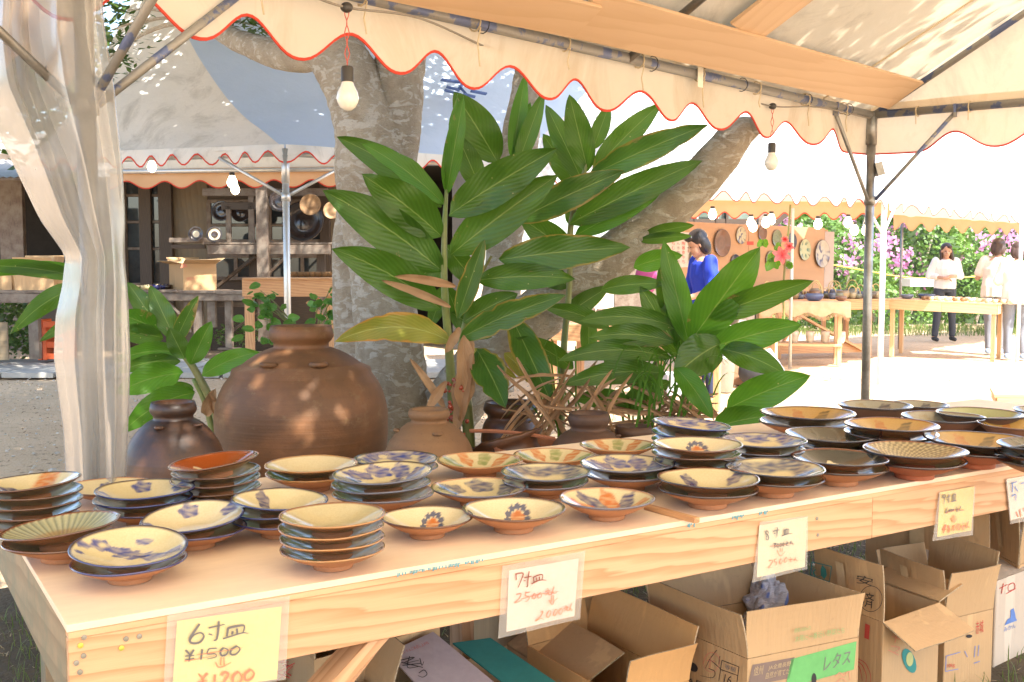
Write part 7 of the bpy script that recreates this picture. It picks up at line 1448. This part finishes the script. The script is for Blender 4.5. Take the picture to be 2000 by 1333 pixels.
yen2 = a_([[(585, 1110), (630, 1160), (640, 1220)], [(705, 1100), (650, 1170), (640, 1290)], [(580, 1215), (700, 1200)], [(580, 1255), (690, 1245)], [(800, 1120), (790, 1290)], [(880, 1130), (930, 1090), (975, 1120), (930, 1200), (880, 1270), (990, 1260)], [(1105, 1080), (1040, 1140), (1040, 1240), (1110, 1240), (1150, 1160), (1105, 1080)], [(1265, 1050), (1190, 1120), (1200, 1190), (1260, 1185), (1310, 1110), (1265, 1050)]])
card('large yellow price card reading 6 and 1200 at the near end', [(327, 1201), (566, 1164), (558, 1328), (318, 1365)], [(346, 1213), (550, 1185), (541, 1327), (335, 1360)], m_yel, [(4.2, m_gm, six[:1] + six[2:3] + six[4:8]), (2.6, m_gm, six[1:2] + six[3:4] + six[8:]), (3.8, m_gm, yen[:2] + yen[4:5] + yen[7:]), (2.2, m_gm, yen[2:4] + yen[5:7]), (1.4, m_gr, strike), (2.2, m_gr, arr), (4.6, m_gr, yen2[1:2] + yen2[4:]), (2.4, m_gr, yen2[:1] + yen2[2:4])])
b_ = lambda s: cv(s, 960, 1060, 6.667)
g7 = b_([[(318, 405), (322, 490)], [(318, 412), (410, 400), (390, 480), (345, 590)], [(425, 460), (520, 440)], [(490, 375), (475, 480), (470, 570), (450, 575)], [(430, 490), (440, 505)], [(545, 450), (555, 525)], [(545, 455), (600, 430), (665, 420), (660, 485)], [(585, 455), (590, 500)], [(622, 445), (625, 490)], [(520, 540), (600, 500), (660, 488), (715, 492)]])
g7b = b_([[(325, 680), (385, 665), (360, 730), (300, 790), (400, 750)], [(450, 640), (440, 690), (490, 710), (470, 760), (435, 770)], [(450, 655), (505, 645)], [(560, 660), (530, 720), (560, 730), (580, 680), (560, 660)], [(640, 650), (600, 690), (610, 725), (650, 700), (640, 650)], [(725, 600), (745, 610)], [(700, 640), (760, 625), (700, 690)], [(735, 650), (750, 680), (790, 670)], [(815, 575), (775, 680)], [(775, 680), (800, 645), (815, 665), (850, 650)]])
g7c = b_([[(640, 905), (670, 900), (640, 960), (570, 1025), (640, 990), (685, 1010)], [(750, 880), (715, 950), (740, 975), (775, 910), (750, 880)], [(835, 870), (805, 930), (825, 955), (860, 890), (835, 870)], [(910, 855), (875, 900), (895, 940), (925, 890), (910, 855)], [(960, 825), (985, 835)], [(940, 860), (1000, 840), (940, 900)], [(975, 860), (990, 890), (1010, 880)], [(1045, 795), (1005, 890)], [(1005, 890), (1030, 860), (1040, 885), (1060, 870)]])
ar7 = b_([[(785, 690), (775, 780)], [(810, 685), (800, 780)], [(748, 750), (790, 808), (820, 760), (865, 722)]])
card('white price card reading 7 and 2000 hanging mid table', [(981, 1106), (1143, 1076), (1133, 1210), (972, 1247)], [(994, 1115), (1130, 1091), (1122, 1204), (988, 1234)], m_pnk, [(2.1, m_dr, g7), (1.7, m_rp, g7b), (1.5, m_gr, g7c), (1.4, m_gr, ar7), (1.2, m_rp, b_([[(380, 740), (600, 680), (880, 635)]]))])
c_ = lambda s: cv(s, 1450, 1000, 9.52)
g8 = c_([[(490, 385), (450, 350), (440, 400), (485, 450), (480, 515), (445, 515), (450, 450), (490, 390)], [(570, 365), (690, 335)], [(650, 290), (645, 400), (640, 465)], [(590, 390), (610, 415)], [(775, 345), (785, 430)], [(775, 345), (860, 325), (855, 410)], [(805, 345), (810, 425)], [(832, 340), (835, 418)], [(735, 450), (830, 415), (925, 405)]])
g8b = c_([[(580, 600), (620, 590), (600, 630), (610, 650), (580, 680)], [(660, 590), (640, 640), (665, 660), (675, 610), (660, 590)], [(710, 585), (695, 630), (715, 650), (725, 600), (710, 585)], [(760, 575), (745, 620), (765, 640), (775, 590), (760, 575)], [(820, 555), (840, 560)], [(800, 590), (850, 575), (810, 615), (840, 630), (860, 625)], [(910, 540), (885, 590), (925, 575), (930, 605), (965, 590)]])
g8c = c_([[(495, 920), (530, 900), (560, 920), (530, 990), (475, 1045), (550, 1030)], [(600, 890), (595, 930), (640, 940), (625, 990), (600, 1000)], [(600, 890), (640, 875)], [(720, 870), (690, 930), (705, 975), (740, 920), (720, 870)], [(820, 845), (780, 900), (790, 945), (830, 900), (820, 845)], [(880, 850), (905, 850)], [(870, 890), (920, 880), (885, 915), (900, 935), (930, 920)], [(995, 850), (960, 905), (1000, 885), (1010, 915), (1040, 910)]])
card('cream price card reading 8 and 2500 above the newspaper box', [(1484, 1020), (1578, 1008), (1577, 1112), (1468, 1138)], [(1483, 1027), (1576, 1010), (1572, 1108), (1477, 1128)], m_crm, [(1.7, m_gm, g8), (1.5, m_gm, g8b), (1.3, m_rp, g8c), (1.2, m_rp, c_([[(645, 715), (705, 822), (800, 735)], [(710, 680), (700, 750)], [(745, 670), (735, 750)]])), (1.2, m_rp, c_([[(515, 645), (700, 620), (930, 590)]]))])
d_ = lambda s: cv(s, 1800, 920, 8.33)
g9 = d_([[(380, 390), (350, 400), (350, 440), (380, 430), (385, 385), (375, 470), (360, 545)], [(405, 440), (470, 405)], [(445, 380), (445, 525)], [(415, 460), (425, 475)], [(510, 400), (515, 490)], [(510, 400), (555, 380), (550, 480)], [(530, 400), (533, 485)], [(480, 500), (570, 485)]])
g9b = d_([[(420, 600), (395, 660), (400, 690), (425, 670), (400, 660)], [(450, 630), (440, 660), (455, 665), (460, 635), (450, 630)], [(485, 625), (475, 655), (490, 660), (495, 630), (485, 625)], [(515, 620), (508, 650), (520, 650), (525, 625), (515, 620)], [(560, 595), (580, 600)], [(550, 640), (600, 620), (565, 660), (600, 655)], [(640, 575), (615, 640), (650, 640), (680, 650)]])
g9c = d_([[(400, 870), (345, 960), (410, 945)], [(400, 880), (355, 1015)], [(460, 890), (430, 910), (455, 940), (455, 990), (430, 1000), (435, 950), (465, 905)], [(540, 880), (510, 930), (520, 970), (555, 920), (540, 880)], [(610, 860), (590, 920), (605, 965), (630, 900), (610, 860)], [(665, 860), (690, 860)], [(655, 910), (700, 885), (660, 945), (700, 965)], [(765, 820), (725, 930), (760, 900), (785, 930)]])
card('deep yellow price card reading 9 and 4800', [(1834, 962), (1905, 950), (1900, 1046), (1820, 1057)], [(1836, 962), (1903, 950), (1897, 1037), (1829, 1049)], m_yel2, [(1.7, m_gm, g9), (1.4, m_gm, g9b), (1.8, m_gr, g9c), (1.3, m_gr, d_([[(485, 765), (525, 840), (580, 770)], [(515, 720), (515, 820)], [(545, 720), (535, 820)], [(400, 680), (560, 635), (710, 640)]]))])
card('white price card cut off by the right picture border', [(1964, 938), (2060, 920), (2064, 1005), (1972, 1024)], [(1966, 936), (2056, 921), (2060, 996), (1973, 1016)], m_pnk, [(1.6, m_inkb, [[(1975, 945), (1986, 941)], [(1978, 943), (1977, 962)], [(1982, 950), (1988, 960)], [(1976, 970), (1984, 966), (1984, 978)], [(1994, 945), (2004, 942)]]), (1.8, m_gr, [[(1985, 1000), (1989, 1010)], [(1992, 995), (1994, 1010)], [(1999, 992), (2008, 1008)]])])
bpy.context.view_layer.update()
